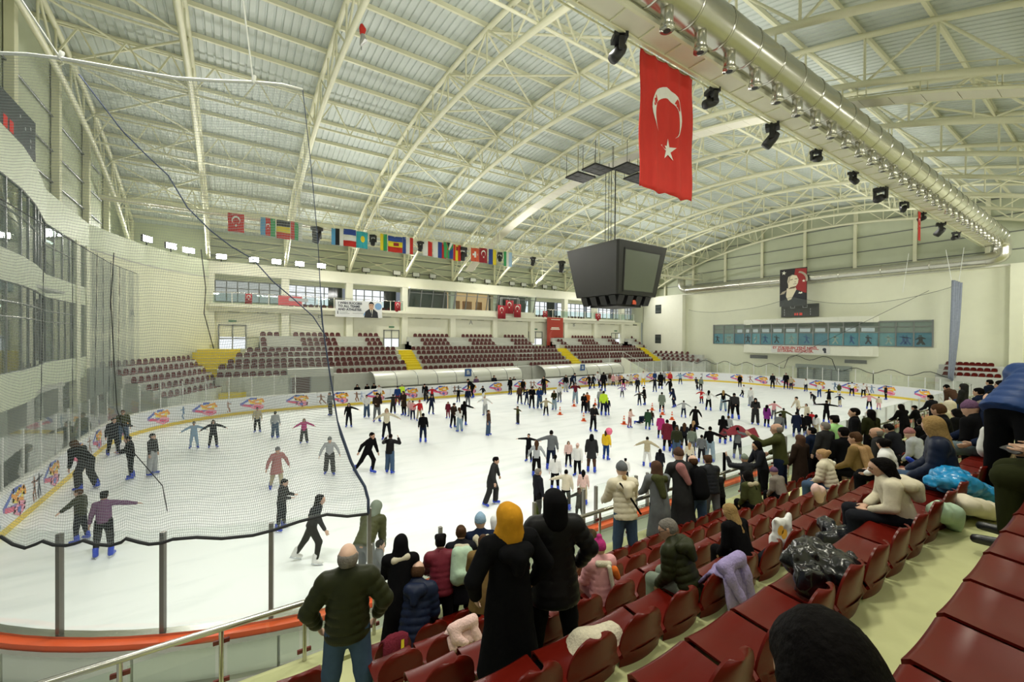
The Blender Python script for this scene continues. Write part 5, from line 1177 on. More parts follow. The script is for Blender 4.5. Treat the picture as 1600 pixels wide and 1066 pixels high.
def jacket_mesh(J, vox, style, m, sit=False):
    up, n = J['up'], J['fwd']; qt = (.020, .085) if style.startswith('puff') else None; g = {'puff': .035, 'pufflong': .035, 'slim': .012}.get(style, .022)
    hem = {'short': .86, 'puff': .84, 'slim': .90, 'coat': .62, 'pufflong': .66, 'long': .30, 'dress': .12, 'cape': .60}[style]
    P = [Prim(up(0, 0, 1.36), up(0, 0, .80), .143 + g, .166 + g, .045, n, 1.28, qt),
         Prim(J['shL'], J['shR'], .064 + g * .7, .064 + g * .7, .05), Prim(J['neck'] + J['T'](V3(0, 0, -.06)), J['neck'] + J['T'](V3(0, 0, .02)), .085, .074 + g * .3, .03)]
    for nm in 'LR':
        q2 = (.014, .08) if qt else None
        P += [Prim(J['sh' + nm], J['el' + nm], .062 + g, .052 + g * .8, .03, q=q2), Prim(J['el' + nm], J['wr' + nm] - J['hd' + nm] * .02, .051 + g * .8, .041 + g * .5, .02, q=q2)]
    cuts = []
    if sit:
        if style in ('coat', 'pufflong', 'long', 'dress'):
            for nm in 'LR': P.append(Prim(J['hip' + nm], J['kn' + nm], .11 + g, .085 + g, .05))
            if style in ('long', 'dress'):
                for nm in 'LR': P.append(Prim(J['kn' + nm], J['an' + nm], .085 + g, .09 + g, .05))
        cuts.append((up(0, 0, .80), -J['axis'])) if style in ('short', 'puff', 'slim') else None
    else:
        if hem < .8:
            k0, k1 = (J['knL'] + J['knR']) / 2, (J['anL'] + J['anR']) / 2; z1 = hem
            bz = (lambda z: k0 * (z - .15) / .35 + k1 * (1 - (z - .15) / .35) if z < .5 else J['pel'] + (k0 - J['pel']) * min(1, (.93 - z) / .43))
            wid = .20 if style == 'long' else .215 if style == 'dress' else .185; spread = np.linalg.norm((J['knL'] - J['knR'])[:2]) * .35
            e = bz(z1); P.append(Prim(J['pel'] + V3(0, 0, -.02), V3(e[0], e[1], J['pel'][2] - .95 + z1 - .15), .155 + g, wid + spread, .06, V3(0, 1, 0), 1.25, qt))
            cuts.append((V3(0, 0, J['pel'][2] - .95 + z1), V3(0, 0, -1)))
        else: cuts.append((up(0, 0, hem), -J['axis']))
    return vdb_mesh(P, vox, 'jacket', [m], cuts=cuts)
def trouser_mesh(J, vox, wide, m, sit=False, short=0):
    P = [Prim(J['pel'] + J['T'](V3(0, 0, .05)), J['pel'] + V3(0, 0, -.03), .140, .145, .04, V3(0, 1, 0), 1.2)]; g = .022 if not wide else .04
    for nm in 'LR':
        a = J['an' + nm] + J['sn' + nm] * (-.05 - short); P += [Prim(J['hip' + nm], J['kn' + nm], .092 + g * .7, .062 + g, .05), Prim(J['kn' + nm], a, .061 + g, .045 + g * (1.4 if wide else .7), .03)]
    return vdb_mesh(P, vox, 'trousers', [m])
def hair_mesh(kind, vox=.013):
    "hair or headgear in the frame of the head"
    R = V3(1, 0, 0); cap = [Prim((0, -.028, .032), (0, .012, .034), .106, .098, .02, R, 1.2)]; cuts = []; m = M_hairm
    fc = [((0, .062, .05), (0, .80, -.60))]                      # keeps the face free
    if kind == 'short': P = cap + [Prim((0, -.05, -.02), (0, -.06, -.05), .07, .055, .03, R, .95)]; cuts = [((0, .05, .03), (0, .75, -.66)), ((0, 0, -.075), (0, -.3, -.95))]
    elif kind == 'tousled': P = cap + [Prim((-.05, .02, .09), (.05, -.03, .1), .05, .05, .02), Prim((0, -.05, -.02), (0, -.06, -.05), .07, .055, .03)]; cuts = [((0, .06, .03), (0, .75, -.66)), ((0, 0, -.07), (0, -.3, -.95))]
    elif kind == 'long': P = cap + [Prim((0, -.05, .0), (0, -.085, -.30), .095, .085, .03, V3(0, 1, 0), 1.35), Prim((-.075, .0, .0), (-.085, -.01, -.22), .04, .035, .03), Prim((.075, .0, .0), (.085, -.01, -.22), .04, .035, .03)]; cuts = [((0, .055, .04), (0, .9, -.43))]
    elif kind == 'verylong': P = cap + [Prim((0, -.05, .0), (0, -.10, -.44), .10, .105, .03, V3(0, 1, 0), 1.4), Prim((-.08, -.01, .0), (-.10, .0, -.34), .045, .045, .03), Prim((.08, -.01, .0), (.10, .0, -.34), .045, .045, .03)]; cuts = [((0, .055, .04), (0, .9, -.43))]
    elif kind == 'bun': P = cap + [Prim((0, -.05, -.02), (0, -.06, -.05), .07, .055, .03), Prim((0, -.13, .05), (0, -.14, .06), .05, .05, .012)]; cuts = [((0, .05, .03), (0, .75, -.66)), ((0, 0, -.075), (0, -.3, -.95))]
    elif kind == 'pony': P = cap + [Prim((0, -.05, -.02), (0, -.06, -.05), .07, .055, .03), Prim((0, -.12, .05), (0, -.16, -.20), .042, .025, .015)]; cuts = [((0, .05, .03), (0, .75, -.66))]
    elif kind == 'beanie': P = [Prim((0, -.025, .05), (0, .008, .052), .112, .104, .02, R, 1.18), Prim((0, -.02, .10), (0, -.02, .14), .07, .03, .04)]; cuts = [((0, .0, .022), (0, .25, -.97))]; m = M_wool
    elif kind == 'pompom': P = [Prim((0, -.025, .05), (0, .008, .052), .112, .104, .02, R, 1.18), Prim((0, -.02, .17), (0, -.02, .18), .045, .045, .01)]; cuts = [((0, .0, .02), (0, .25, -.97))]; m = M_wool
    elif kind == 'hijab': P = [Prim((0, -.03, .028), (0, .018, .03), .116, .108, .02, R, 1.14), Prim((0, -.03, -.04), (0, -.02, -.16), .10, .115, .04), Prim((0, .0, -.15), (0, .01, -.23), .125, .16, .05, V3(0, 1, 0), 1.25)]; m = M_cloth; cuts = []
    elif kind == 'hood': P = [Prim((0, -.045, .03), (0, .005, .035), .122, .112, .03, R, 1.1), Prim((0, -.05, -.05), (0, -.04, -.14), .11, .12, .04), Prim((0, -.09, -.10), (0, -.10, -.16), .06, .06, .04)]; m = M_cloth
    elif kind == 'cropped': P = cap + [Prim((0, -.05, -.02), (0, -.06, -.05), .07, .055, .03)]; cuts = [((0, .05, .03), (0, .75, -.66)), ((0, 0, -.075), (0, -.3, -.95))]
    elif kind == 'fringe': P = [Prim((0, -.028, .0), (0, .0, .0), .106, .10, .02, R, 1.16)]; cuts = [((0, .0, .045), (0, .15, .985)), ((0, -.01, 0), (0, .97, -.2)), ((0, 0, -.085), (0, -.2, -.97))]
    me = vdb_mesh(P, vox, 'hair', [m], cuts=cuts)
    if kind in ('hijab', 'hood'):                                  # open the face: push a niche by rebuilding with a subtracting capsule
        me = vdb_sub(P, vox, m)
    return me
def vdb_sub(P, vox, m):
    "a head cloth with the face left open"
    lo = np.min([np.minimum(p.a, p.b) - max(p.ra, p.rb) for p in P], 0) - vox * 4
    class _S: pass
    import types
    base = vdb_mesh
    # same union, then carve
    pr = list(P); hi = np.max([np.maximum(p.a, p.b) + max(p.ra, p.rb) for p in pr], 0) + vox * 4; n = np.ceil((hi - lo) / vox).astype(int) + 1
    X, Y, Z = np.meshgrid(*[lo[i] + vox * np.arange(n[i]) for i in range(3)], indexing='ij'); F = np.full(n, 9.)
    for p in pr:
        x, y, z = X - p.a[0], Y - p.a[1], Z - p.a[2]; d = p.b - p.a
        if p.n is not None: u = x * p.n[0] + y * p.n[1] + z * p.n[2]; f = p.s - 1; x = x + u * p.n[0] * f; y = y + u * p.n[1] * f; z = z + u * p.n[2] * f; d = d + p.n * (d @ p.n) * f
        t = np.clip((x * d[0] + y * d[1] + z * d[2]) / max(1e-9, d @ d), 0, 1); q = np.sqrt((x - t * d[0]) ** 2 + (y - t * d[1]) ** 2 + (z - t * d[2]) ** 2) - (p.ra + (p.rb - p.ra) * t); h = np.clip(.5 + .5 * (F - q) / p.k, 0, 1); F = F + (q - F) * h - p.k * h * (1 - h)
    c = np.sqrt((X * 1.25) ** 2 + (np.clip(Y - .05, -9, 0)) ** 2 + ((Z + .015) * .86) ** 2) - .078
    F = np.maximum(F, -c); g = openvdb.FloatGrid(vox * 3); g.copyFromArray(np.clip(F, -vox * 3, vox * 3).astype(np.float32)); pts, tri, quad = g.convertToPolygons(0.0, .12); pts = pts * vox + lo
    me = bpy.data.meshes.new('headcloth'); me.from_pydata(pts.tolist(), [], [tuple(t[::-1]) for t in tri.tolist()] + [tuple(t[::-1]) for t in quad.tolist()]); me.materials.append(m); me.polygons.foreach_set('use_smooth', [True] * len(me.polygons)); me.update(); return me
HAIR = {}
def hair(kind):
    if kind not in HAIR: HAIR[kind] = hair_mesh(kind)
    return HAIR[kind]
# ---- skate: boot, cuff and blade in one low shell
def skate_mesh():
    b = MB(); P = [Prim((0, -.035, .105), (0, -.02, .26), .062, .068, .02, V3(0, 1, 0), .9), Prim((0, -.03, .10), (0, .14, .095), .055, .046, .03)]
    me = vdb_mesh(P, .012, 'skate', [M_boot, mat('blade_steel', (.6, .62, .65), .25, .9)], cuts=[((0, 0, .052), (0, 0, -1))])
    return me
SKATE = skate_mesh(); bm_ = MB(); bm_.box((-.004, -.115, 0), (.004, .19, .03)); bm_.box((-.018, -.10, .028), (.018, -.03, .06)); bm_.box((-.018, .07, .028), (.018, .16, .06)); BLADE = bm_.mesh('blade', MATS['blade_steel'])
def shoe_mesh():
    return vdb_mesh([Prim((0, -.04, .035), (0, .15, .03), .042, .034, .02, V3(0, 0, 1), .95), Prim((0, -.03, .05), (0, -.025, .10), .045, .042, .02)], .011, 'shoe', [M_boot], cuts=[((0, 0, 0), (0, 0, -1))])
SHOE = shoe_mesh()
POSES = {
    'stand': dict(armL=(14, 10, 10, 50), armR=(14, 10, 10, 50), legL=(2, 5, 4), legR=(-2, 5, 2)),
    'glide': dict(lean=12, armL=(38, 25, 30, 50), armR=(40, 30, 35, 55), legL=(18, 5, 22), legR=(-6, 6, 14)),
    'wide': dict(lean=6, armL=(66, 5, 62, 12), armR=(64, 5, 60, 12), legL=(6, 8, 10), legR=(-3, 8, 8)),
    'level': dict(lean=2, armL=(84, 2, 84, 5), armR=(84, 2, 84, 5), legL=(4, 6, 6), legR=(-2, 6, 4)),
    'stride': dict(lean=22, armL=(35, 70, 40, 80), armR=(35, -50, 20, 10), legL=(30, 4, 42), legR=(-26, 8, 10), head=(-12, 0, 0)),
    'stride2': dict(lean=18, armL=(40, -40, 30, -10), armR=(42, 60, 50, 75), legL=(-24, 8, 8), legR=(26, 4, 34), head=(-10, 0, 0)),
    'armleft': dict(lean=4, armL=(72, 8, 70, 20), armR=(16, 10, 14, 50), legL=(5, 6, 6), legR=(-3, 6, 5)),
    'armright': dict(lean=4, armR=(74, 8, 72, 20), armL=(16, 10, 14, 50), legL=(5, 6, 6), legR=(-3, 6, 5)),
    'bend': dict(lean=48, armL=(42, 80, 55, 85), armR=(42, 80, 50, 85), legL=(24, 5, 34), legR=(6, 6, 30), head=(-20, 0, 0)),
    'hold': dict(lean=4, armL=(22, 60, 88, 105), armR=(22, 60, 88, 105), legL=(3, 5, 4), legR=(-3, 5, 4), head=(12, 0, 0)),
    'handsup': dict(lean=6, armL=(70, 40, 150, 140), armR=(70, 40, 150, 140), legL=(8, 4, 10), legR=(-8, 6, 4)),
    'fallen': dict(lean=78, armL=(60, 85, 40, 85), armR=(60, 85, 40, 85), legL=(8, 10, 95), legR=(4, 14, 98), head=(-50, 0, 0)),
    'back': dict(lean=8, armL=(40, -55, 24, -30), armR=(40, -55, 24, -30), legL=(14, 4, 20), legR=(-8, 5, 8)),
}
SKEL, LIB = {}, {}
def skel(pose):
    if pose not in SKEL: SKEL[pose] = skeleton(POSES[pose])
    return SKEL[pose]
def lib(kind, pose, style=''):
    k = (kind, pose, style)
    if k not in LIB:
        J = skel(pose)
        if kind == 'body': LIB[k] = body_mesh(J, .0135, feet=False)
        elif kind == 'jacket': LIB[k] = jacket_mesh(J, .02, style, M_puff if style.startswith('puff') else M_cloth)
        else: LIB[k] = trouser_mesh(J, .02, style == 'wide', M_cloth)
    return LIB[k]
def head_matrix(J, s=1.):
    R = np.array([J['HT'](V3(1, 0, 0)), J['HT'](V3(0, 1, 0)), J['HT'](V3(0, 0, 1))]).T; h = J['head']
    return Matrix(((R[0][0], R[0][1], R[0][2], h[0]), (R[1][0], R[1][1], R[1][2], h[1]), (R[2][0], R[2][1], R[2][2], h[2]), (0, 0, 0, 1)))
COLS = dict(slate=(.11, .15, .17), black=(.006, .006, .007), ink=(.014, .015, .020), dark=(.03, .03, .031), grey=(.14, .15, .16), lgrey=(.38, .40, .42), white=(.75, .75, .74), cream=(.66, .60, .46), beige=(.46, .40, .27), olive=(.055, .060, .022), dolive=(.022, .025, .009), green=(.03, .075, .04), navy=(.010, .016, .040), blue=(.018, .05, .17), lblue=(.28, .42, .58), jeans=(.06, .10, .17), ljeans=(.27, .36, .44), brown=(.085, .045, .03), camel=(.20, .13, .05), dbrown=(.035, .022, .016), red=(.50, .025, .03), maroon=(.16, .02, .035), rose=(.36, .16, .16), pink=(.72, .36, .38), ppink=(.75, .52, .48), magenta=(.48, .04, .20), purple=(.15, .08, .15), violet=(.20, .03, .22), lav=(.34, .28, .52), yellow=(.75, .48, .02), orange=(.70, .16, .03), hivis=(.60, .85, .05), mustard=(.58, .27, .02), gg=(.20, .24, .19), mint=(.45, .60, .45), lime=(.42, .75, .30), blond=(.34, .22, .09), hbrown=(.07, .035, .018), hblack=(.005, .004, .004), hgrey=(.20, .18, .16), skate=(.012, .05, .48), taupe=(.22, .19, .16), tan=(.45, .28, .14))
def person_root(lab, grp, loc, rz, s):
    t = empty('person', loc, rz, lab, 'person', grp); t.scale = (s, s, s); return t
def skater(px, fy, hy, face, pose, jk, jc, tc, hk, hc, lab, wide=0, skc='skate', kind='short'):
    P = at_z(px, fy, 0.0); d = depth_of(P); top = top_z(px, hy, P)
    tall = {'bend': 1.42, 'fallen': .95, 'stride': 1.66, 'stride2': 1.68, 'glide': 1.73}.get(pose, 1.80); s = max(.55, min(1.16, top / tall))
    tc_ = Vector((-P.x, -P.y)); rz = math.atan2(tc_.y, tc_.x) + face * D2R - PI / 2
    J = skel(pose); t = person_root(lab, 'skaters on the ice', P, rz, s)
    link('body', lib('body', pose), t, color=random.choice(SKIN)); link('jacket', lib('jacket', pose, jk), t, color=COLS[jc])
    link('trousers', lib('trousers', pose, 'wide' if wide else 'slim'), t, color=COLS[tc])
    o = link('headgear' if hk in ('beanie', 'pompom', 'hijab', 'hood') else 'hair', hair(hk), t, color=COLS[hc]); o.matrix_basis = head_matrix(J)
    for nm, sd in (('L', -1), ('R', 1)):
        a, sn = J['an' + nm], J['sn' + nm]; pitch = math.atan2(sn[1], -sn[2]) * .75
        if pose == 'fallen': pitch = -1.35
        q = Matrix.Translation((a[0], a[1], a[2])) @ Matrix.Rotation(pitch, 4, 'X') @ Matrix.Rotation(-sd * .25, 4, 'Z') @ Matrix.Translation((0, 0, -.145))
        k = link('skate', SKATE, t, color=COLS[skc]); k.matrix_basis = q; link('blade', BLADE, k)
    return t
# ---- everyone on the ice: foot pixel, head pixel, facing, pose, coat, colours, hair, description
SK = [
(177,712,653,20,'armleft','short','ink','black','short','hblack','stout man in a black jacket reaching for the left boards'),
(192,697,641,0,'stand','slim','olive','jeans','short','hbrown','bearded man in an olive sweater and jeans by the left boards'),
(136,766,690,-140,'bend','short','black','dark','verylong','hbrown','woman with long brown hair bending over by the left boards'),
(204,749,681,-80,'hold','short','black','black','short','hblack','person all in black looking down, blue skates, left of centre behind the net'),
(238,743,678,60,'stand','slim','dark','lgrey','short','hblack','man in dark sweater and grey joggers behind the net'),
(303,701,659,0,'wide','short','lblue','lblue','beanie','grey','child in a light blue jacket and trousers holding hands'),
(333,700,656,5,'wide','short','ink','black','long','hblack','black-haired girl in navy holding the light blue child by the hand'),
(402,676,637,0,'stand','slim','beige','black','short','hblack','man in a beige sweater behind the net'),
(126,847,765,-120,'armleft','puff','dolive','ink','short','hbrown','man in a dark olive jacket grasping the net near the glass'),
(162,871,770,170,'armright','slim','purple','black','tousled','hblack','woman in a purple sweater reaching right near the glass'),
(430,685,643,165,'stand','slim','lgrey','jeans','short','hblack','boy in grey top and blue jeans seen from behind'),
(475,693,654,0,'wide','short','magenta','dark','long','hbrown','girl in a pink checked coat with long hair'),
(432,765,700,15,'glide','coat','rose','beige','beanie','grey','woman in a rose jacket, beige trousers and grey cap'),
(515,742,684,0,'glide','slim','lgrey','dark','beanie','grey','man in a light grey sweater just inside the net edge'),
(440,829,749,70,'hold','short','dark','ink','short','hblack','man in a dark jacket and blue skates close to the corner glass'),
(487,880,778,80,'stride2','slim','ink','black','verylong','hblack','woman all in black on white skates by the corner glass'),
(569,926,806,150,'bend','puff','olive','grey','hood','gg','hooded skater in an olive parka close behind the corner glass post'),
(590,948,846,95,'armright','short','grey','grey','tousled','hblack','boy in dark grey stretching an arm along the near boards'),
(516,650,613,-60,'armleft','short','grey','dark','short','hblack','dark grey skater beside the hanging edge of the net'),
(545,668,630,0,'armleft','slim','black','ink','long','hblack','long-haired woman in black with one arm out, right of the net'),
(558,632,601,0,'stand','dress','black','black','hijab','black','woman in a long black gown at the far boards'),
(574,627,600,-20,'hold','short','black','black','short','hblack','left one of two youths in black at the far boards'),
(584,627,599,10,'hold','short','black','ink','tousled','hblack','right one of two youths in black at the far boards'),
(592,630,602,-10,'stand','short','white','brown','long','hbrown','auburn-haired woman in a white jacket at the far boards'),
(573,653,617,-10,'hold','short','white','jeans','short','hblack','youth in a white hoodie and jeans'),
(589,660,614,10,'hold','short','dbrown','grey','tousled','hblack','youth in a dark brown jacket and grey jeans'),
(604,688,638,0,'wide','slim','cream','ink','long','blond','fair-haired woman in a cream sweater and dark trousers'),
(574,741,677,50,'stride','short','black','black','short','hblack','man in an open black jacket striding right in mid ice'),
(609,740,679,160,'handsup','puff','black','jeans','short','hblack','person in a black puffer and jeans with hands at the face'),
(661,692,646,175,'stand','short','black','navy','short','hblack','man in a black jacket and navy trousers seen from behind, mid ice'),
(614,647,616,180,'level','short','dark','dark','short','hblack','dark skater with arms spread near the far boards'),
(621,634,604,0,'stand','short','blue','maroon','beanie','navy','youth in a blue jacket and maroon trousers'),
(628,628,601,0,'stand','short','hivis','ink','short','hblack','child in a yellow vest at the far boards'),
(631,650,611,-40,'hold','coat','dbrown','black','long','hbrown','woman in a dark brown coat left of the red-hatted child'),
(640,651,625,-30,'stand','short','ppink','lgrey','beanie','white','small child in pale pink'),
(645,656,627,0,'stand','short','pink','navy','beanie','black','small child in pink and navy with a dark hat'),
(655,658,626,30,'armright','short','red','beige','pompom','red','small child in a red jacket and red bobble hat'),
(666,627,602,-20,'bend','short','black','dark','short','hblack','dark skater leaning on the far boards'),
(675,627,605,10,'wide','short','red','ink','short','hblack','skater in a red jacket at the far boards'),
(674,648,617,20,'back','short','navy','navy','short','hblack','boy in a navy jacket with arms swept back'),
(716,629,607,-20,'level','short','black','black','short','hblack','black-clad skater balancing with arms out'),
(731,637,607,20,'stand','short','navy','grey','short','hblack','youth in a navy jacket and grey jeans'),
(739,622,594,-60,'bend','short','black','black','short','hblack','bent figure in black against the far boards'),
(755,627,603,-60,'wide','short','ink','white','short','hblack','skater in dark jacket and white trousers'),
(758,650,618,-30,'wide','short','white','lgrey','beanie','cream','girl in a white sweater and pale jeans'),
(763,681,641,70,'stand','slim','brown','jeans','short','hbrown','woman in a brown sweater gliding right'),
(700,654,628,-20,'stand','coat','maroon','maroon','long','hbrown','child in a maroon coat'),
(708,669,630,40,'hold','short','dbrown','black','tousled','hblack','youth in dark brown facing the girl in white'),
(718,675,637,-150,'hold','slim','white','ljeans','long','hbrown','brown-haired girl in a white top and light jeans'),
(725,665,627,160,'armright','short','black','black','long','hblack','long-haired skater in black with one arm out'),
(768,790,716,75,'glide','coat','dark','dark','tousled','hblack','woman in a dark grey coat alone in the nearest open ice'),
(797,617,590,-40,'stand','short','black','black','short','hblack','dark figure at the far boards before the passage door'),
(803,612,589,20,'stand','short','dark','black','short','hblack','second dark figure at the far boards before the passage door'),
(809,663,635,-60,'level','short','olive','dark','short','hblack','child in an olive jacket stretching the arms out'),
(812,632,602,20,'armleft','short','brown','ink','long','hbrown','girl in a brown jacket at the left of the distant group'),
(817,618,593,30,'stand','short','black','black','short','hblack','black-clad skater at the printed boards'),
(823,633,608,40,'wide','short','navy','navy','short','hblack','child in navy beside the girl in brown'),
(831,639,604,10,'hold','short','black','black','beanie','black','skater in black between navy child and blue jacket'),
(843,639,605,-10,'hold','short','blue','jeans','long','hbrown','woman in a blue jacket and jeans'),
(850,617,588,-30,'armleft','short','black','dark','short','hblack','man in black pointing left at the far boards'),
(853,650,622,0,'wide','short','beige','black','short','hblack','boy in a beige jacket with arms out near the first cone'),
(866,641,610,-20,'hold','short','dolive','ljeans','long','hbrown','long-haired woman in a dark olive jacket and pale jeans'),
(874,629,600,-30,'stand','slim','white','grey','long','hblack','woman in white top and grey trousers'),
(884,613,586,30,'stand','short','black','lgrey','short','hblack','skater in dark top and light trousers at the far boards'),
(893,608,584,40,'bend','short','navy','ink','short','hblack','navy figure leaning at the far boards'),
(899,631,598,0,'handsup','slim','maroon','ljeans','short','hblack','woman in a maroon top with a raised hand'),
(912,646,615,10,'hold','coat','black','black','hijab','black','woman in black with a head cloth beside the orange jacket'),
(918,645,613,-30,'hold','short','orange','dark','short','hbrown','man in an orange jacket'),
(927,675,632,30,'hold','puff','black','black','short','hblack','man in black puffer and striped track trousers'),
(943,650,611,175,'stand','short','hivis','navy','short','hblack','steward in a yellow-green vest seen from behind'),
(949,649,622,160,'stand','short','navy','navy','beanie','navy','child in navy leaning on the steward'),
(938,640,608,170,'stand','short','lgrey','jeans','short','hgrey','grey-topped skater hidden behind the steward'),
(921,608,586,-50,'glide','coat','black','black','short','hblack','left one of a pair in black coats far out'),
(926,607,586,50,'glide','coat','ink','black','short','hblack','right one of a pair in black coats far out'),
(936,606,581,-40,'stride','short','white','ink','short','hblack','far skater in a white jacket'),
(943,612,581,170,'stand','short','black','black','short','hblack','tall far skater in black seen from behind'),
(972,621,602,0,'wide','short','lav','ink','beanie','lav','small child in lavender'),
(974,610,589,20,'wide','short','black','magenta','long','hblack','skater in black above the lavender child'),
(958,603,585,0,'stand','coat','pink','dark','beanie','pink','pink-coated child in the far crowd, leftmost'),
(963,604,586,20,'stand','short','ppink','beige','long','hbrown','pale pink child in the far crowd'),
(968,604,586,-20,'stand','short','rose','ink','short','hblack','rose-jacketed figure in the far crowd'),
(980,604,586,0,'stand','short','white','rose','short','hblack','white-jacketed figure in the far crowd'),
(986,603,585,30,'stand','coat','cream','dark','long','hbrown','cream-coated figure in the far crowd'),
(953,602,583,-10,'stand','short','brown','cream','short','hblack','brown figure at the left of the far crowd'),
(996,614,591,0,'stand','short','ink','black','short','hblack','dark skater in front of the far crowd'),
(1005,604,580,0,'stand','short','white','yellow','short','hblack','far skater in white top and yellow shorts'),
(999,634,612,-20,'wide','short','dark','navy','short','hblack','child in dark clothes holding onto a man in black'),
(1007,633,605,-70,'hold','coat','black','black','beanie','black','man in a black coat leading a child'),
(1023,613,590,-20,'wide','short','ink','navy','short','hblack','dark skater with a patterned jersey'),
(1032,608,582,170,'stand','long','black','black','short','hblack','far figure in a long black coat'),
(1023,600,581,10,'stand','short','blue','blue','beanie','blue','far skater in bright blue'),
(1037,600,580,0,'stand','short','lgrey','dark','short','hblack','far skater in light grey'),
(1047,602,582,0,'stand','puff','red','black','beanie','red','far skater in a red jacket'),
(1047,616,593,-40,'glide','short','black','black','short','hblack','skater in black below the red jacket'),
(1063,601,583,180,'wide','short','lblue','navy','short','hblack','far skater in a striped navy and white shirt'),
(1034,645,613,170,'stand','coat','gg','black','short','hblack','woman in a grey-green coat seen from behind'),
(1053,637,608,-70,'glide','coat','navy','navy','hood','navy','person in a hooded navy coat leaning forward'),
(1068,653,626,175,'wide','slim','lgrey','navy','short','hblack','boy in a grey shirt and navy trousers'),
(1089,609,590,-40,'stride','short','dark','dark','short','hblack','left one of a distant pair, dark'),
(1095,611,590,20,'stand','short','gg','black','short','hblack','right one of a distant pair, grey'),
(1096,631,609,-30,'wide','coat','red','ink','beanie','maroon','child in a red coat held by the hand'),
(1107,642,610,170,'wide','slim','white','black','long','hblack','woman in white top and black trousers holding hands'),
(1130,643,610,178,'wide','slim','black','ljeans','long','blond','blond woman in a black top and light jeans holding hands'),
(1141,652,621,170,'armleft','short','ink','black','short','hblack','boy in dark clothes holding the blond woman by the hand'),
(1149,656,620,-170,'bend','short','dark','black','short','hblack','man in dark grey bending over a child'),
(1156,605,586,0,'stand','coat','black','black','hijab','black','far figure in black before the right end boards'),
(1160,621,602,60,'stride2','slim','white','black','short','hblack','skater in a white top pushing off to the right'),
(1173,635,606,-30,'stand','short','white','lgrey','short','hblack','boy in a white hoodie and grey trousers'),
(1180,664,622,0,'hold','coat','dark','dark','hijab','black','woman with black headscarf and wide grey trousers'),
(1198,668,633,150,'stand','coat','violet','black','verylong','hblack','long-haired girl in a violet coat'),
(1001,663,647,60,'fallen','short','navy','navy','short','hblack','child in navy fallen on hands and knees'),
(984,669,639,60,'hold','short','ppink','rose','long','hbrown','girl in pink facing the fallen child'),
(1012,672,640,170,'stand','coat','green','green','short','hblack','man in a long dark green coat seen from behind'),
(1018,665,644,160,'stand','short','dbrown','navy','long','hbrown','small figure in brown behind the green coat'),
(1086,671,636,170,'glide','long','black','black','short','hblack','person in a flowing long black coat'),
(1032,686,649,175,'stand','coat','magenta','ink','short','hbrown','girl in a magenta coat seen from behind'),
(1042,706,656,180,'stand','coat','maroon','black','short','hblack','woman in a maroon coat seen from behind'),
(1053,702,658,170,'stand','short','ink','black','long','hblack','black-haired girl beside the maroon coat'),
(1057,716,667,178,'stand','puff','dolive','jeans','short','hbrown','man in an olive jacket seen from behind'),
(1069,704,661,175,'stand','slim','ink','black','verylong','hbrown','woman in black with very long brown hair'),
(1083,698,658,160,'armright','short','black','ink','long','tan','woman with light brown hair and black jacket'),
(1081,712,669,175,'stand','short','gg','grey','short','hbrown','child in a grey-green hooded jacket'),
(1096,724,680,178,'stand','short','grey','ink','short','hblack','boy in a grey hoodie seen from behind'),
(1109,722,667,178,'armright','slim','black','ljeans','short','hblack','man in a black sweater and blue jeans holding a hand'),
(1011,730,683,178,'wide','short','beige','white','short','hblack','child in a beige hooded jacket with arms out'),
(1129,694,650,175,'hold','coat','black','black','hijab','black','woman in black pushing toward the maroon cloak'),
(1138,690,650,170,'stand','slim','lgrey','ink','short','hbrown','child in a black and white striped shirt'),
(1152,718,668,178,'level','short','grey','ink','short','hblack','man in dark grey holding a maroon cloak overhead'),
(826,722,678,-20,'level','slim','black','black','short','hblack','boy in black balancing with both arms out'),
(838,747,691,178,'glide','slim','lgrey','black','long','hbrown','girl in a grey sweater seen from behind'),
(861,735,673,178,'armleft','short','grey','navy','short','hblack','man in a dark grey hoodie reaching back for the girl'),
(888,730,690,10,'stand','short','ppink','black','long','hbrown','girl in a pale pink jacket'),
(902,745,694,-20,'stand','puff','white','black','beanie','ppink','child in a white jacket and pink hat'),
(924,739,679,178,'stand','coat','dark','brown','hijab','black','woman in a dark coat with brown tights'),
(947,719,673,150,'stand','puff','yellow','blue','long','hbrown','child in a yellow jacket with a backpack'),
(867,768,711,178,'stand','puff','white','black','pony','hblack','woman in a white jacket with a ponytail'),
(884,797,735,175,'armleft','puff','cream','black','short','hblack','woman in a cream puffer jacket at the near boards'),
(911,789,735,178,'stand','short','ppink','beige','long','hblack','girl in a pale pink hooded jacket at the near boards'),
(840,816,733,120,'stand','short','ink','black','short','hgrey','man in a black jacket nearest to the railing'),
(905,812,764,-150,'armleft','coat','black','black','hijab','brown','woman with a brown headscarf reaching out at the near boards'),
(977,757,717,178,'stand','puff','white','ink','tousled','hblack','child in a white jacket beyond the cream-coated onlooker'),
(1031,745,702,170,'stand','coat','ink','black','long','hblack','dark-haired girl just beyond the onlookers'),
(1077,735,692,175,'stand','slim','cream','ink','long','tan','light-haired girl in cream beyond the onlookers'),
(1228,608,583,0,'stand','short','black','black','short','hblack','man in black at the right end boards'),
(1207,607,584,0,'stand','short','ink','black','short','hblack','man in black with hands low at the right end boards'),
(1236,609,589,-20,'stand','short','beige','ink','short','hblack','woman in beige beside the man in black'),
(1259,612,592,-30,'stand','slim','white','navy','long','hblack','dark-haired girl in white by the right end boards'),
(1280,621,599,-20,'stand','slim','white','blue','short','hblack','boy in white top and blue trousers'),
(1311,617,600,10,'stand','coat','olive','white','long','hblack','girl in olive top and white skirt'),
(1331,619,597,170,'wide','slim','white','black','short','hblack','skater in white top and black trousers seen from behind'),
(1349,621,599,0,'level','slim','white','black','short','hblack','skater in white spreading arms along the end boards'),
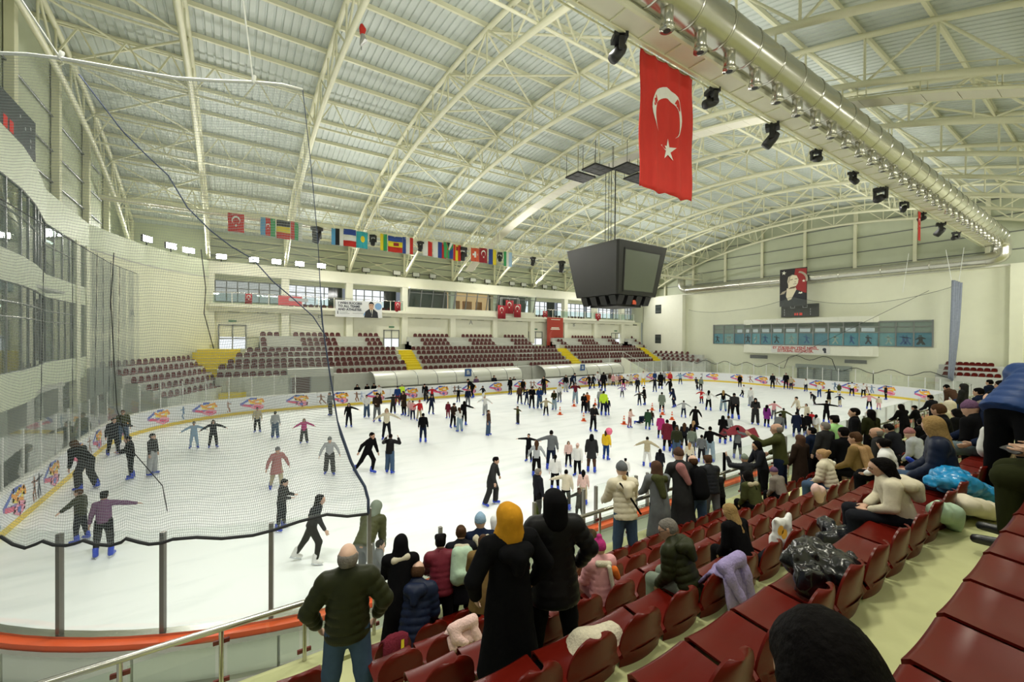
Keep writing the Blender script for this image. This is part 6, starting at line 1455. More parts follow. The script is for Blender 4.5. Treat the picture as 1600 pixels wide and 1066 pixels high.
(1384,625,603,-70,'stand','short','ink','black','short','hblack','dark skater alone at the near right end'),
(1273,633,615,-60,'bend','short','ink','dark','beanie','navy','dark child bending low'),
(1295,634,608,60,'level','coat','black','beige','long','hblack','woman in black with a long beige skirt'),
(1312,636,616,-40,'wide','short','navy','beige','short','hblack','child in navy with bare legs'),
(1358,640,615,178,'wide','short','pink','black','short','hbrown','girl in a pink jacket seen from behind'),
(1373,641,620,178,'stand','short','cream','pink','short','hblack','small child in cream beside the pink jacket'),
(1247,656,621,-60,'glide','slim','cream','ink','short','hblack','man in a cream sweater leaning left'),
(1260,662,631,-30,'armright','slim','cream','cream','long','hblack','woman in cream reaching right'),
(1291,662,626,178,'level','slim','black','black','short','hblack','man in black with arms stretched wide'),
(1209,656,627,150,'wide','short','pink','grey','short','hblack','child in a pink jacket'),
(1224,670,638,175,'wide','short','olive','ink','short','hblack','boy in an olive jacket reaching left'),
(1214,689,652,160,'bend','coat','grey','dark','short','hblack','person in grey leaning far forward'),
(1244,684,644,178,'stand','coat','navy','navy','short','hblack','man in a long navy coat'),
(1253,682,648,178,'stand','coat','black','black','short','hblack','left one of two boys in black'),
(1262,680,646,178,'stand','short','black','black','short','hblack','right one of two boys in black'),
(1268,670,644,170,'stand','short','red','ink','short','hbrown','child in a red jacket'),
(1275,681,648,150,'stand','short','white','beige','long','hblack','girl in white with long black hair'),
]
for r in SK:
    lab = r[10]; lab = lab[0].upper() + lab[1:] if False else lab
    kind = 'skater: ' 
    skater(*r[:10], lab if len(lab.split()) >= 4 else lab + ' on the ice', wide=1 if r[7] in ('ljeans', 'jeans', 'lgrey', 'dark') else 0, skc='white' if 'white skates' in lab else 'skate')
# people behind the far boards
for px, fy, hy, jc, lab in ((744, 612, 588, 'purple', 'person in purple standing behind the far boards'), (772, 610, 586, 'ink', 'person in dark clothes standing behind the far boards')):
    P = at_z(px, fy, 0); P = at_y(px, 600, 37.2); P.z = 0; s = min(1.1, top_z(px, hy, P) / 1.66); P.z = -.03 - .145 * s + .02; J = skel('stand'); t = person_root(lab, 'people behind the far boards', P, PI, s)
    link('body', lib('body', 'stand'), t, color=SKIN[0]); link('jacket', lib('jacket', 'stand', 'coat'), t, color=COLS[jc]); link('trousers', lib('trousers', 'stand', 'slim'), t, color=COLS['black']); o = link('hair', hair('short'), t, color=COLS['hblack']); o.matrix_basis = head_matrix(J)
# cones on the ice
cm = MB(); cm.box((-.2, -.2, 0), (.2, .2, .04))
CB = cm.mesh('cone_base', mat('cone_orange', (.80, .12, .02), .5)); c1 = MB(); c1.tube([(0, 0, .04), (0, 0, .70)], [.135, .03], 14); CC = c1.mesh('cone_body', MATS['cone_orange'], True)
c2 = MB(); c2.tube([(0, 0, .26), (0, 0, .40)], [.106, .083], 14, caps=False); c2.tube([(0, 0, .50), (0, 0, .58)], [.068, .054], 14, caps=False); CW = c2.mesh('cone_bands', mat('cone_white', (.85, .85, .82), .5), True)
for i, (x, y) in enumerate([(897, 635), (875, 648), (930, 633), (912, 658), (975, 663), (1019, 641), (1035, 648), (1050, 656)]):
    P = at_z(x, y, 0); t = empty('traffic_cone', P, .3 * i, 'orange and white traffic cone on the ice, %s from the left' % NTH[i], 'cone', 'cones on the ice'); t.scale = (.85, .85, .82)
    link('base', CB, t); link('body', CC, t); o = link('bands', CW, t); o['kind'] = 'stuff'
# things carried on the ice
P = at_z(951, 719, 0); P2 = Vector((P.x, P.y, top_z(951, 675, P))); t = empty('balloon', P2, 0, 'pink balloon held beside the child in yellow', 'balloon')
m = MB(); m.tube([(0, 0, -.2), (0, 0, -.17), (0, 0, -.08), (0, 0, .05), (0, 0, .15), (0, 0, .19)], [.012, .06, .14, .17, .12, .02], 14); m.build('skin', mat('balloon_pink', (.80, .15, .28), .25), t, True); bar('string', (0, 0, -.2), (-.1, .05, -.8), .004, M_cable, t, 4)
P = at_z(1152, 717, 0); zt2 = top_z(1150, 672, P); m = MB(); rows = []
for i in range(9):
    rows.append([(P.x + (j - 5) * .15 * .8335 + .02 * i, P.y - (j - 5) * .15 * .5525 + i * .09 - .3, zt2 + .10 + .06 * math.sin(j * 1.1 + i) - .10 * abs(i - 3) + (.06 if 2 < j < 7 else -.05)) for j in range(11)])
m.sheet(rows, (0, 0, .012)); o = m.build('cloak', mat('cloth_maroon', (.22, .015, .03), .8, noise=.15), None, True); tag(o, 'maroon cloak held out over the head of a man on the ice', 'cloth')
# ================================================================ onlookers in the near stand
SEATY = [yb + .21 for z, yb in ROWS]; SEATZ = [z + .055 for z, yb in ROWS]
FEET = {0: FL, 1: ROWS[0][0], 2: ROWS[1][0], 3: ROWS[2][0], 4: ROWS[3][0], 5: ROWS[4][0]}
HS = dict(armL=(12, 20, 18, 70), armR=(12, 20, 18, 70))
SIT = dict(sit=1, lean=6, legL=(84, 5, 84), legR=(84, 5, 84), armL=(22, 60, 62, 100), armR=(22, 60, 62, 100))
SP = {
    'rail': dict(lean=14, armL=(38, 75, 70, 90), armR=(38, 75, 70, 90), legL=(2, 4, 3), legR=(-3, 4, 4)),
    'stand': dict(legL=(2, 4, 3), legR=(-2, 5, 4), armL=(14, 20, 22, 85), armR=(14, 20, 22, 85)),
    'pockets': dict(legL=(2, 6, 3), legR=(-2, 6, 4), armL=(32, -12, 30, 120), armR=(32, -12, 30, 120)),
    'phone': dict(lean=4, legL=(2, 4, 3), legR=(-2, 5, 4), armL=(25, 60, 105, 100), armR=(25, 60, 110, 100)),
    'wave': dict(lean=6, legL=(2, 4, 3), legR=(-2, 5, 4), armL=(70, 75, 130, 85), armR=(20, 30, 60, 85)),
    'waveup': dict(lean=12, legL=(2, 4, 3), legR=(-2, 5, 4), armL=(95, 60, 165, 60), armR=(40, 70, 100, 90)),
    'bow': dict(lean=46, legL=(4, 5, 6), legR=(-4, 5, 8), armL=(40, 85, 60, 90), armR=(40, 85, 60, 90), head=(-10, 0, 0)),
    'sit': SIT, 'sitlean': dict(SIT, lean=24), 'sitbow': dict(SIT, lean=48, head=(-4, 0, 0)),
    'sitarms': dict(SIT, lean=14, armL=(24, 50, 70, 135), armR=(24, 50, 74, 135)),
    'sitturn': dict(SIT, lean=8, head=(6, -45, 0)), 'sitcross': dict(SIT, lean=-4, legL=(92, -6, 40), legR=(84, 3, 82)),
    'sitphone': dict(SIT, lean=-8, armL=(16, 80, 72, 105), armR=(16, 80, 72, 105), head=(22, 0, 0)), 'stoop': dict(lean=24, armL=(34, 80, 50, 90), armR=(34, 80, 50, 90), legL=(2, 5, 4), legR=(-2, 5, 5), head=(-6, 0, 0)),
    'sitwave': dict(SIT, lean=10, armL=(60, 70, 150, 80)),
}
def onlooker(px, ty, where, pose, jk, jc, tc, hk, hc, lab, face=20, Y=None, vox=.015, wide=0, shoes='ink', s=None, z=None, grp='onlookers in the near stand', tw=0, jvox=None, dx=0, head_at=None, root=None, fat=1.):
    p = dict(SP[pose]); sit = bool(p.get('sit')); p['sole'] = .0 if sit else .02
    if tw: h_ = p.get('head', (0, 0, 0)); p['head'] = (h_[0], h_[1] + tw, h_[2])
    J = skeleton(p)
    if Y is None: Y = SEATY[where] if sit else {0: 4.80, 1: 4.08, 2: 3.23, 3: 2.37, 4: 1.52, 5: .66}[where]
    if z is None: z = SEATZ[where] if sit else FEET[where]
    P = at_y(px, 533, Y); P.z = z; P.x += dx
    hz = (J['head'] + J['HT'](V3(0, 0, .125)))[2]
    hp = J['head']; 
    a = -face * D2R; given = s; s = s or .9
    for _ in range(4):                                             # aim the head, not the root
        hw = Vector((P.x + s * (hp[0] * math.cos(a) - hp[1] * math.sin(a)), P.y + s * (hp[0] * math.sin(a) + hp[1] * math.cos(a)), 0))
        P.x += at_y(px, 533, hw.y).x + dx - hw.x; hw.x = at_y(px, 533, hw.y).x + dx
        if given is None: s = max(.55, min(1.12, (top_z(px, ty, hw) - z) / hz))
    if head_at:
        a = -face * D2R; P.x = head_at[0] - s * (hp[0] * math.cos(a) - hp[1] * math.sin(a)); P.y = head_at[1] - s * (hp[0] * math.sin(a) + hp[1] * math.cos(a)); P.z = head_at[2] - s * hz
    if root: P.x, P.y = root
    t = person_root(lab, grp, P, -face * D2R, s); t.scale = (s * fat, s * fat, s)
    link('body', body_mesh(J, vox, feet=False), t, color=random.choice(SKIN))
    jm = M_puff if jk.startswith('puff') else M_cloth
    link('jacket', jacket_mesh(J, jvox or max(.016, vox * 1.15), jk, jm, sit), t, color=COLS[jc])
    link('trousers', trouser_mesh(J, .018, wide, M_cloth, sit), t, color=COLS[tc])
    o = link('headgear' if hk in ('beanie', 'pompom', 'hijab', 'hood') else 'hair', hair(hk), t, color=COLS[hc]); o.matrix_basis = head_matrix(J)
    for nm, sd in (('L', -1), ('R', 1)):
        a, sn = J['an' + nm], J['sn' + nm]; pitch = math.atan2(sn[1], -sn[2]) * .8
        k = link('shoe', SHOE, t, color=COLS[shoes]); k.matrix_basis = Matrix.Translation(a) @ Matrix.Rotation(pitch, 4, 'X') @ Matrix.Rotation(-sd * .15, 4, 'Z') @ Matrix.Translation((0, .01, -.09))
    t['J'] = 0; del t['J']
    return t, J, s
def part(t, name, prims, m, vox=.012, color=None, noise=0, cuts=()):
    return link(name, vdb_mesh(prims, vox, name, [m], cuts=cuts, noise=noise), t, color=color)
N = .0125
# --- standing along the rail, left to right
t, J, s = onlooker(545, 851, 1, 'pockets', 'puff', 'dolive', 'jeans', 'fringe', 'hgrey', 'bald man in a quilted dark olive jacket and jeans, back turned', face=14, Y=3.92, fat=1.06, vox=N, jvox=.012)
t, J, s = onlooker(628, 838, 0, 'rail', 'long', 'black', 'black', 'hijab', 'black', 'woman in a black gown and black headscarf with pale collar at the rail', face=22, vox=N)
part(t, 'collar', [Prim(J['neck'] + V3(-.08, -.08, -.03), J['neck'] + V3(.09, -.06, -.0), .05, .05, .02)], M_cloth, color=COLS['cream'])
t, J, s = onlooker(655, 880, 0, 'sitlean', 'puff', 'navy', 'dbrown', 'fringe', 'hbrown', 'man in a hooded navy puffer seated in the front row', face=30, vox=N, jvox=.012)
up = J['up']; part(t, 'hood', [Prim(up(-.07, -.12, 1.40), up(.07, -.12, 1.40), .085, .085, .03), Prim(up(0, -.15, 1.36), up(0, -.17, 1.27), .08, .05, .03)], M_puff, color=COLS['navy'])
onlooker(690, 838, 0, 'rail', 'puff', 'maroon', 'black', 'tousled', 'hblack', 'boy in a maroon quilted jacket at the rail', face=20, vox=N)
t, J, s = onlooker(722, 823, 0, 'rail', 'coat', 'ink', 'black', 'bun', 'hbrown', 'girl in a dark coat with a pale mint backpack', face=22, vox=N)
up = J['up']
bp = t; part(t, 'backpack', [Prim(up(-.07, -.20, 1.36), up(-.08, -.22, 1.02), .10, .12, .04), Prim(up(.07, -.20, 1.36), up(.08, -.22, 1.02), .10, .12, .04), Prim(up(-.06, -.30, 1.08), up(.06, -.30, 1.08), .07, .07, .03)], M_cloth, color=COLS['mint'])
part(t, 'fur_collar', [Prim(up(-.08, -.10, 1.42), up(.08, -.10, 1.42), .05, .05, .02)], M_wool, color=COLS['cream'], noise=.004)
t, J, s = onlooker(752, 806, 0, 'rail', 'coat', 'navy', 'black', 'beanie', 'lblue', 'person in a pale blue knit cap and navy coat with fur hood', face=22, vox=.014)
up = J['up']; part(t, 'fur_hood', [Prim(up(-.09, -.11, 1.40), up(0, -.15, 1.28), .055, .05, .02), Prim(up(.09, -.11, 1.40), up(0, -.15, 1.28), .055, .05, .02)], M_wool, color=COLS['cream'], noise=.004)
onlooker(757, 838, 1, 'rail', 'coat', 'camel', 'black', 'short', 'hbrown', 'person in a camel coat half hidden behind the mustard headscarf', face=30, vox=.015)
onlooker(777, 808, 0, 'rail', 'short', 'white', 'black', 'hood', 'white', 'person in a white hood peeping past the mustard headscarf', face=10, vox=.016)
t, J, s = onlooker(797, 789, 3, 'pockets', 'long', 'black', 'black', 'hijab', 'mustard', 'woman in a long black coat and mustard headscarf, back turned', face=8, Y=2.42, fat=1.08, vox=N, jvox=.013)
part(t, 'hood', [Prim(J['up'](-.08, -.13, 1.38), J['up'](.08, -.13, 1.38), .07, .07, .03), Prim(J['up'](0, -.16, 1.34), J['up'](0, -.17, 1.24), .08, .05, .03)], M_cloth, color=COLS['black'])
t, J, s = onlooker(868, 768, 3, 'pockets', 'pufflong', 'black', 'black', 'hood', 'black', 'hooded woman in a black padded coat standing beside the mustard headscarf', face=25, Y=2.5, fat=1.1, vox=N, jvox=.013)
onlooker(925, 827, 0, 'stand', 'short', 'hivis', 'ink', 'short', 'hbrown', 'steward in a yellow vest down in the passage behind the rail', face=-30, Y=6.2, z=0., vox=.016, s=1.03)
t, J, s = onlooker(973, 725, 0, 'rail', 'puff', 'cream', 'jeans', 'beanie', 'grey', 'woman in a cream puffer, jeans and grey cap with a shoulder strap', face=26, vox=N, jvox=.012, shoes='tan', Y=4.74)
up = J['up']; part(t, 'shoulder_strap', [Prim(up(-.12, -.185, 1.42), up(.05, -.225, 1.15), .018, .018, .005), Prim(up(.05, -.225, 1.15), up(.21, -.13, .93), .018, .018, .005)], M_cloth, color=COLS['black'])
part(t, 'hood', [Prim(up(-.09, -.13, 1.37), up(.09, -.13, 1.37), .075, .075, .03), Prim(up(0, -.17, 1.33), up(0, -.19, 1.22), .085, .055, .03)], M_puff, color=COLS['cream'])
part(t, 'hair_bun', [Prim(J['head'] + V3(0, -.10, -.09), J['head'] + V3(0, -.11, -.10), .05, .05, .01)], M_hairm, color=COLS['blond'])
t, J, s = onlooker(1027, 722, 0, 'rail', 'long', 'grey', 'black', 'hijab', 'brown', 'woman in a long grey coat with a patterned brown headscarf and green shawl', face=28, vox=.014)
up = J['up']; part(t, 'shawl', [Prim(up(-.05, -.17, 1.40), up(.0, -.22, 1.10), .09, .06, .03), Prim(up(-.1, -.1, 1.42), up(.1, -.1, 1.40), .07, .07, .03)], M_wool, color=COLS['olive'], noise=.004)
t, J, s = onlooker(1062, 703, 0, 'rail', 'long', 'dark', 'black', 'beanie', 'brown', 'woman in a dark grey coat with a brown turban and fringed shawl', face=28, vox=.014)
up = J['up']; part(t, 'shawl', [Prim(up(-.08, -.18, 1.40), up(.04, -.21, 1.12), .09, .05, .03)], M_wool, color=COLS['rose'], noise=.004)
t, J, s = onlooker(1084, 712, 0, 'rail', 'short', 'black', 'jeans', 'fringe', 'hbrown', 'balding man in a black jacket with a black backpack', face=30, Y=4.66, vox=.014)
part(t, 'backpack', [Prim(J['up'](0, -.22, 1.36), J['up'](0, -.24, 1.02), .13, .15, .05)], M_cloth, color=COLS['black'])
onlooker(1108, 713, 0, 'rail', 'puff', 'ink', 'grey', 'tousled', 'hbrown', 'brown-haired man in a dark padded jacket next to the backpack', face=30, Y=4.84, vox=.015)
onlooker(1121, 735, 0, 'rail', 'puff', 'black', 'black', 'short', 'hblack', 'boy in a black jacket leaning on the rail at the end of the group', face=20, Y=4.90, vox=.015)
# --- seated, front rows
t, J, s = onlooker(939, 868, 2, 'sit', 'puff', 'pink', 'rose', 'pompom', 'magenta', 'small child in a pink coat and flowered pink hat', face=16, vox=.014, s=.62)
part(t, 'scarf', [Prim(J['up'](-.09, -.1, 1.43), J['up'](.09, -.1, 1.40), .05, .05, .02), Prim(J['up'](.06, -.17, 1.38), J['up'](.10, -.19, 1.05), .035, .03, .02)], M_wool, color=COLS['cream'])
part(t, 'orange_bow', [Prim(J['up'](.16, -.14, 1.32), J['up'](.20, -.15, 1.22), .06, .05, .03)], M_cloth, color=COLS['orange'])
t, J, s = onlooker(1047, 815, 3, 'sitlean', 'puff', 'dolive', 'gg', 'short', 'hgrey', 'grey-haired man with glasses in a dark olive padded jacket, seated', face=-8, tw=26, vox=.0115, jvox=.012)
up = J['up']; part(t, 'hood', [Prim(up(-.09, -.13, 1.40), up(.09, -.13, 1.40), .075, .075, .03), Prim(up(0, -.17, 1.36), up(0, -.19, 1.26), .085, .055, .03)], M_puff, color=COLS['dolive'])
hm_ = head_matrix(J); g = MB()
for sd in (-1, 1):
    g.tube([(sd * .036 + .026 * math.cos(q), .112, .002 + .02 * math.sin(q)) for q in np.linspace(0, 2 * PI, 13)[:-1]], .003, 5, closed=True); g.tube([(sd * .062, .108, .006), (sd * .088, .0, .012)], .003, 5)
o = g.build('glasses', M_dark, t); o.matrix_basis = hm_
t, J, s = onlooker(1143, 790, 3, 'sitlean', 'short', 'black', 'black', 'long', 'blond', 'blond elderly woman in black seated beside the man with glasses', face=10, vox=.0125)
t, J, s = onlooker(1170, 738, 1, 'sitlean', 'short', 'olive', 'black', 'long', 'hblack', 'black-haired woman in an olive parka with fur collar, seated', face=14, vox=.014)
part(t, 'fur_collar', [Prim(J['up'](-.1, -.08, 1.42), J['up'](.1, -.08, 1.42), .06, .06, .02)], M_wool, color=COLS['beige'], noise=.005)
onlooker(1212, 733, 1, 'sitlean', 'short', 'taupe', 'black', 'beanie', 'purple', 'person in a taupe coat and purple knit cap, seated', face=14, vox=.014)
t, J, s = onlooker(1165, 712, 0, 'waveup', 'pufflong', 'ink', 'black', 'beanie', 'gg', 'woman in a dark puffer and grey-green cap waving at the rail', face=24, vox=.014)
onlooker(1184, 690, 0, 'rail', 'short', 'ink', 'black', 'long', 'hblack', 'smiling dark-haired woman turned sideways at the rail', face=-50, Y=4.92, vox=.013)
onlooker(1215, 662, 0, 'wave', 'short', 'olive', 'navy', 'fringe', 'hgrey', 'balding man in an olive jacket waving with a raised hand', face=-12, Y=4.70, vox=.0125)
onlooker(1252, 680, 0, 'stand', 'long', 'dbrown', 'black', 'hijab', 'brown', 'woman in a dark brown coat and brown headscarf behind the waving man', face=20, Y=4.6, vox=.015)
onlooker(1291, 660, 1, 'stand', 'short', 'dark', 'black', 'short', 'hgrey', 'grey-haired man in a dark jacket standing above the cream puffer', face=20, vox=.015)
onlooker(1305, 650, 0, 'stand', 'short', 'lime', 'black', 'tousled', 'hblack', 'person in a light green hooded jacket with black hair', face=24, Y=4.2, z=2.2, vox=.015)
t, J, s = onlooker(1287, 703, 2, 'sitarms', 'puff', 'cream', 'jeans', 'bun', 'tan', 'fair-haired woman in a cream puffer seated by red seats', face=0, vox=.013, jvox=.013)
t, J, s = onlooker(1338, 660, 2, 'sit', 'short', 'camel', 'black', 'tousled', 'hbrown', 'woman with a beige checked shawl holding a paper cup', face=2, vox=.013, s=.9)
up = J['up']; part(t, 'shawl', [Prim(up(-.10, -.12, 1.42), up(-.12, -.20, 1.05), .07, .06, .04), Prim(up(.10, -.12, 1.42), up(.12, -.20, 1.05), .07, .06, .04), Prim(up(-.1, 0, 1.44), up(.1, 0, 1.44), .08, .08, .03)], M_wool, color=COLS['tan'], noise=.003)
part(t, 'paper_cup', [Prim(J['wrL'] + J['hdL'] * .08, J['wrL'] + J['hdL'] * .08 + V3(0, 0, .11), .036, .045, .005)], M_white)
onlooker(1336, 638, 1, 'stand', 'short', 'black', 'black', 'short', 'hblack', 'young man in a black jacket with white collar, in profile', face=-22, Y=4.1, vox=.013)
onlooker(1362, 640, 1, 'stand', 'short', 'dolive', 'black', 'long', 'hblack', 'person with long dark hair in a dark olive jacket, back turned', face=30, vox=.015)
onlooker(1371, 668, 2, 'sit', 'short', 'dark', 'dark', 'fringe', 'hgrey', 'bald elderly man seated below the dark-haired onlooker', face=-10, vox=.015)
# --- right-hand group near the camera
t, J, s = onlooker(1388, 718, 4, 'sitarms', 'short', 'cream', 'ink', 'long', 'hblack', 'dark-haired woman in a big cream coat with arms folded, nearest seated', face=-26, fat=1.24, vox=.0115, jvox=.012)
up = J['up']; part(t, 'hood', [Prim(up(-.10, -.14, 1.38), up(.10, -.14, 1.38), .085, .085, .03), Prim(up(0, -.19, 1.34), up(0, -.20, 1.18), .10, .06, .03)], M_cloth, color=COLS['cream'])
t, J, s = onlooker(1384, 686, 3, 'sitturn', 'puff', 'white', 'black', 'bun', 'hblack', 'dark-haired woman in a white padded coat behind the cream coat', face=-8, fat=1.12, vox=.0125)
onlooker(1460, 655, 4, 'sitturn', 'puff', 'navy', 'jeans', 'long', 'blond', 'woman with curly fair-brown hair in a navy jacket and jeans', face=-15, s=.86, vox=.0125)
t, J, s = onlooker(1556, 604, 4, 'sitcross', 'short', 'navy', 'slate', 'short', 'hblack', 'person in grey trousers with crossed legs and blue shoe covers', face=-40, vox=.0125, shoes='skate', s=1.0)
t, J, s = onlooker(1660, 540, 5, 'bow', 'puff', 'blue', 'black', 'short', 'hgrey', 'person in a bright blue padded jacket and black trousers, stooping', face=115, Y=.70, vox=.0125, s=1.0, fat=1.15, root=(at_y(1588, 533, .70).x, .70))
onlooker(1596, 570, 3, 'sit', 'short', 'taupe', 'ink', 'beanie', 'taupe', 'person in a grey-brown cap at the right edge of the stand', face=10, vox=.015)
t, J, s = onlooker(1700, 560, 5, 'sitphone', 'coat', 'dolive', 'dolive', 'short', 'hblack', 'person in olive at the right edge holding a phone', face=-4, Y=.20, vox=.011, s=1.0, head_at=(4.9, .10, 5.52))
part(t, 'phone', [Prim(J['wrL'] + J['hdL'] * .10 + V3(-.03, 0, .0), J['wrL'] + J['hdL'] * .16 + V3(.06, .02, .03), .03, .03, .005, V3(0, .5, .866), 5.)], M_dark)
t, J, s = onlooker(1296, 940, 5, 'sitbow', 'short', 'black', 'black', 'long', 'hblack', 'black-haired head of a person stooping in the nearest row', face=25, vox=.013, s=.95, head_at=(1.03, .36, 5.08))
# --- dark crowd further along
CROWD = [(1409, 632, 0, 'rail', 'black', 'black', 'long', 'hblack', 'left one of two black-jacketed women leaning on the far rail end'), (1430, 634, 0, 'rail', 'black', 'black', 'short', 'hblack', 'right one of two black-jacketed onlookers leaning on the far rail end'),
 (1468, 632, 3, 'sitturn', 'black', 'black', 'short', 'hbrown', 'man with cropped hair in a black jacket, in profile'), (1484, 627, 2, 'sit', 'cream', 'black', 'hood', 'cream', 'person in a cream puffer with the hood up'),
 (1518, 630, 4, 'sitlean', 'black', 'black', 'beanie', 'purple', 'person in black with a purple knit cap, seated right'), (1534, 628, 3, 'sit', 'dark', 'black', 'beanie', 'taupe', 'person in dark clothes with a grey-brown cap'),
 (1480, 602, 0, 'bow', 'brown', 'blue', 'short', 'hblack', 'person in a brown and blue jacket stooping at the rail'), (1506, 600, 1, 'stand', 'dark', 'dark', 'hood', 'dark', 'hooded person in dark grey high in the far rows'),
 (1530, 598, 2, 'sit', 'navy', 'ink', 'short', 'hblack', 'person in a navy jacket seated high in the far rows'), (1547, 594, 2, 'stand', 'navy', 'ink', 'tousled', 'hblack', 'dark-haired person in navy standing high in the far rows'),
 (1566, 582, 3, 'sit', 'ink', 'ink', 'short', 'hblack', 'dark figure behind the blue jacket'), (1391, 664, 2, 'sitlean', 'ink', 'black', 'tousled', 'hblack', 'dark-haired person seated before the curly-haired woman'),
 (1424, 672, 3, 'sitlean', 'lgrey', 'black', 'beanie', 'rose', 'person in a pale checked shirt with a pink flowered cap'), (1440, 655, 2, 'sitturn', 'black', 'black', 'short', 'hblack', 'man in black between the checked shirt and the curly-haired woman'),
 (1496, 640, 3, 'sitlean', 'black', 'black', 'long', 'hblack', 'long-haired person in black seated next to the purple cap'), (1455, 618, 0, 'rail', 'ink', 'ink', 'tousled', 'hblack', 'dark onlooker at the distant rail'),
 (1320, 668, 1, 'sit', 'black', 'black', 'short', 'hblack', 'short-haired person in black seated under the green jacket'), (1270, 668, 0, 'stand', 'navy', 'black', 'short', 'hblack', 'person in navy behind the brown headscarf')]
for px, ty, wh, pose, jc, tc, hk, hc, lab in CROWD: onlooker(px, ty, wh, pose, 'puff' if jc == 'cream' else 'short', jc, tc, hk, hc, lab, face=random.uniform(5, 30) if 'profile' not in lab else -20, vox=.017, jvox=.02)
# ================================================================ clothes and bags left on the seats
def pile(name, lab, cat, px, py, Y, prims, m, col, vox=.013, noise=.004, grp=None, z=None):
    P = at_y(px, py, Y)
    if z is not None: P.z = z
    o = link(name, vdb_mesh([Prim(V3(*a), V3(*b_), r0, r1, .04, *( [V3(*n), q] if n else [])) for a, b_, r0, r1, n, q in prims], vox, name, [m], noise=noise), None, P, color=COLS[col]); return tag(o, lab, cat, grp)
Zn = None
def drape(name, lab, px, k, w_, hf, hb, m, col, cat='jacket', dz=.0, sleeve=True, seed=1):
    "a garment thrown over the back of a seat of row k"
    z, yb = ROWS[k]; X = at_y(px, 600, yb).x; rnd = random.Random(seed); t = empty(name, (X, yb, z + .33 + dz), 0, lab, cat)
    path = [(.13, -hf), (.10, -hf * .6), (.07, -hf * .25), (.035, .0), (.0, .02), (-.035, .0), (-.06, -hb * .3), (-.075, -hb * .65), (-.09, -hb)]
    rows = []
    for i, (y, zz) in enumerate(path):
        f = abs(i - 4) / 4; r = []
        for j in range(15):
            u = -1 + j / 7; fold = .022 * math.sin(j * 1.7 + seed) * f + .012 * math.sin(j * .8 + i + seed * 2)
            r.append((u * w_ / 2 * (1 + .12 * f * math.sin(seed + i)) + .02 * math.sin(i + seed), y + (1 if i < 4 else -1) * abs(fold), zz + .025 * math.sin(j * .9 + seed) * f - .04 * u * u))
        rows.append(r)
    b = MB(); b.sheet(rows, (0, .012, .014)); b.build('cloth', m, t, True, color=COLS[col])
    if sleeve: part(t, 'sleeve', [Prim((w_ * .3, -.07, -.04), (w_ * .42, -.11, -hb * 1.15), .05, .042, .02, V3(0, 1, 0), 1.5), Prim((-w_ * .3, -.06, -.03), (-w_ * .1, -.12, -hb * .7), .05, .04, .02, V3(0, 1, 0), 1.5), Prim((-w_ * .35, -.01, .03), (w_ * .3, -.02, .04), .05, .055, .03)], m, color=COLS[col], noise=.004)
    return t
M_gloss = objcol('glossy_nylon', .22, .12, 9, .3, .5)
drape('folded_jacket', 'lilac fleece jacket draped over a seat back beside the blond woman', 1143, 3, .34, .14, .26, M_wool, 'lav', seed=2)
pile('black_jacket', 'glossy black padded jackets heaped on two seats', 'jacket', 1285, 893, 1.10, [((-.20, 0, 0), (.08, .04, .03), .075, .08, None, 1), ((.0, -.10, .03), (.22, -.05, .0), .08, .075, None, 1), ((-.10, .10, .05), (.14, .12, .06), .08, .08, None, 1), ((.18, -.02, .03), (.26, -.1, -.06), .07, .06, None, 1)], M_gloss, 'black', noise=.014, vox=.010)
pile('dark_jacket', 'dark jacket slumped on the seat in front of the black heap', 'jacket', 1318, 842, 1.45, [((-.1, .1, -.02), (.12, 0, .0), .07, .08, None, 1), ((.1, .15, .0), (.2, .2, .03), .07, .06, None, 1)], M_gloss, 'ink', noise=.012)
pile('blue_jacket', 'bright blue shiny jacket spread over the seats in the right foreground', 'jacket', 1498, 765, .96, [((-.35, .10, .10), (.0, 0, .08), .07, .10, (0, 0, 1), 1.6), ((.0, 0, .07), (.38, -.12, -.08), .13, .10, (0, 0, 1), 1.5), ((.1, .1, .06), (.3, .05, .02), .12, .10, None, 1), ((.38, -.12, -.08), (.48, -.2, -.16), .08, .07, None, 1)], M_gloss, 'skate', noise=.014, vox=.011)
for o in [o for o in COL.objects if o.name.startswith('blue_jacket')]: o.color = (.012, .25, .55, 1)
pile('cream_jacket', 'cream padded jacket lying under the blue one', 'jacket', 1512, 792, .86, [((-.1, 0, .04), (.18, -.10, -.04), .11, .09, (0, 0, 1), 1.3), ((.18, -.1, -.04), (.28, -.16, -.14), .08, .06, None, 1)], M_puff, 'cream', noise=.006)
pile('mint_jacket', 'pale mint jacket hanging down behind the cream coat', 'jacket', 1473, 806, .92, [((-.12, 0, .06), (.10, -.03, .0), .08, .09, None, 1), ((.08, -.03, .0), (.16, -.05, -.12), .07, .05, None, 1)], M_puff, 'mint', noise=.007)
pile('carrier_bag', 'white carrier bag printed with orange bread shapes on a seat', 'bag', 1222, 838, 1.92, [((-.10, 0, -.03), (.10, 0, -.03), .10, .10, (0, 1, 0), 1.5), ((-.09, 0, .10), (.07, 0, .12), .075, .06, (0, 1, 0), 1.7), ((.08, 0, .1), (.14, 0, .17), .04, .02, None, 1), ((-.08, 0, .12), (-.15, 0, .19), .04, .02, None, 1)], M_cloth, 'white', noise=.007)
P = at_y(1220, 833, 1.80)
m = MB(); 
for dx, dz in ((-.07, .05), (-.0, .0)): m.poly([(P.x + dx + .06 * math.cos(q) * .8 + .03 * math.sin(q), P.y - .03, P.z + dz + .06 * math.sin(q) * .6 - .03 * math.cos(q)) for q in np.linspace(0, 2 * PI, 11)[:-1]])
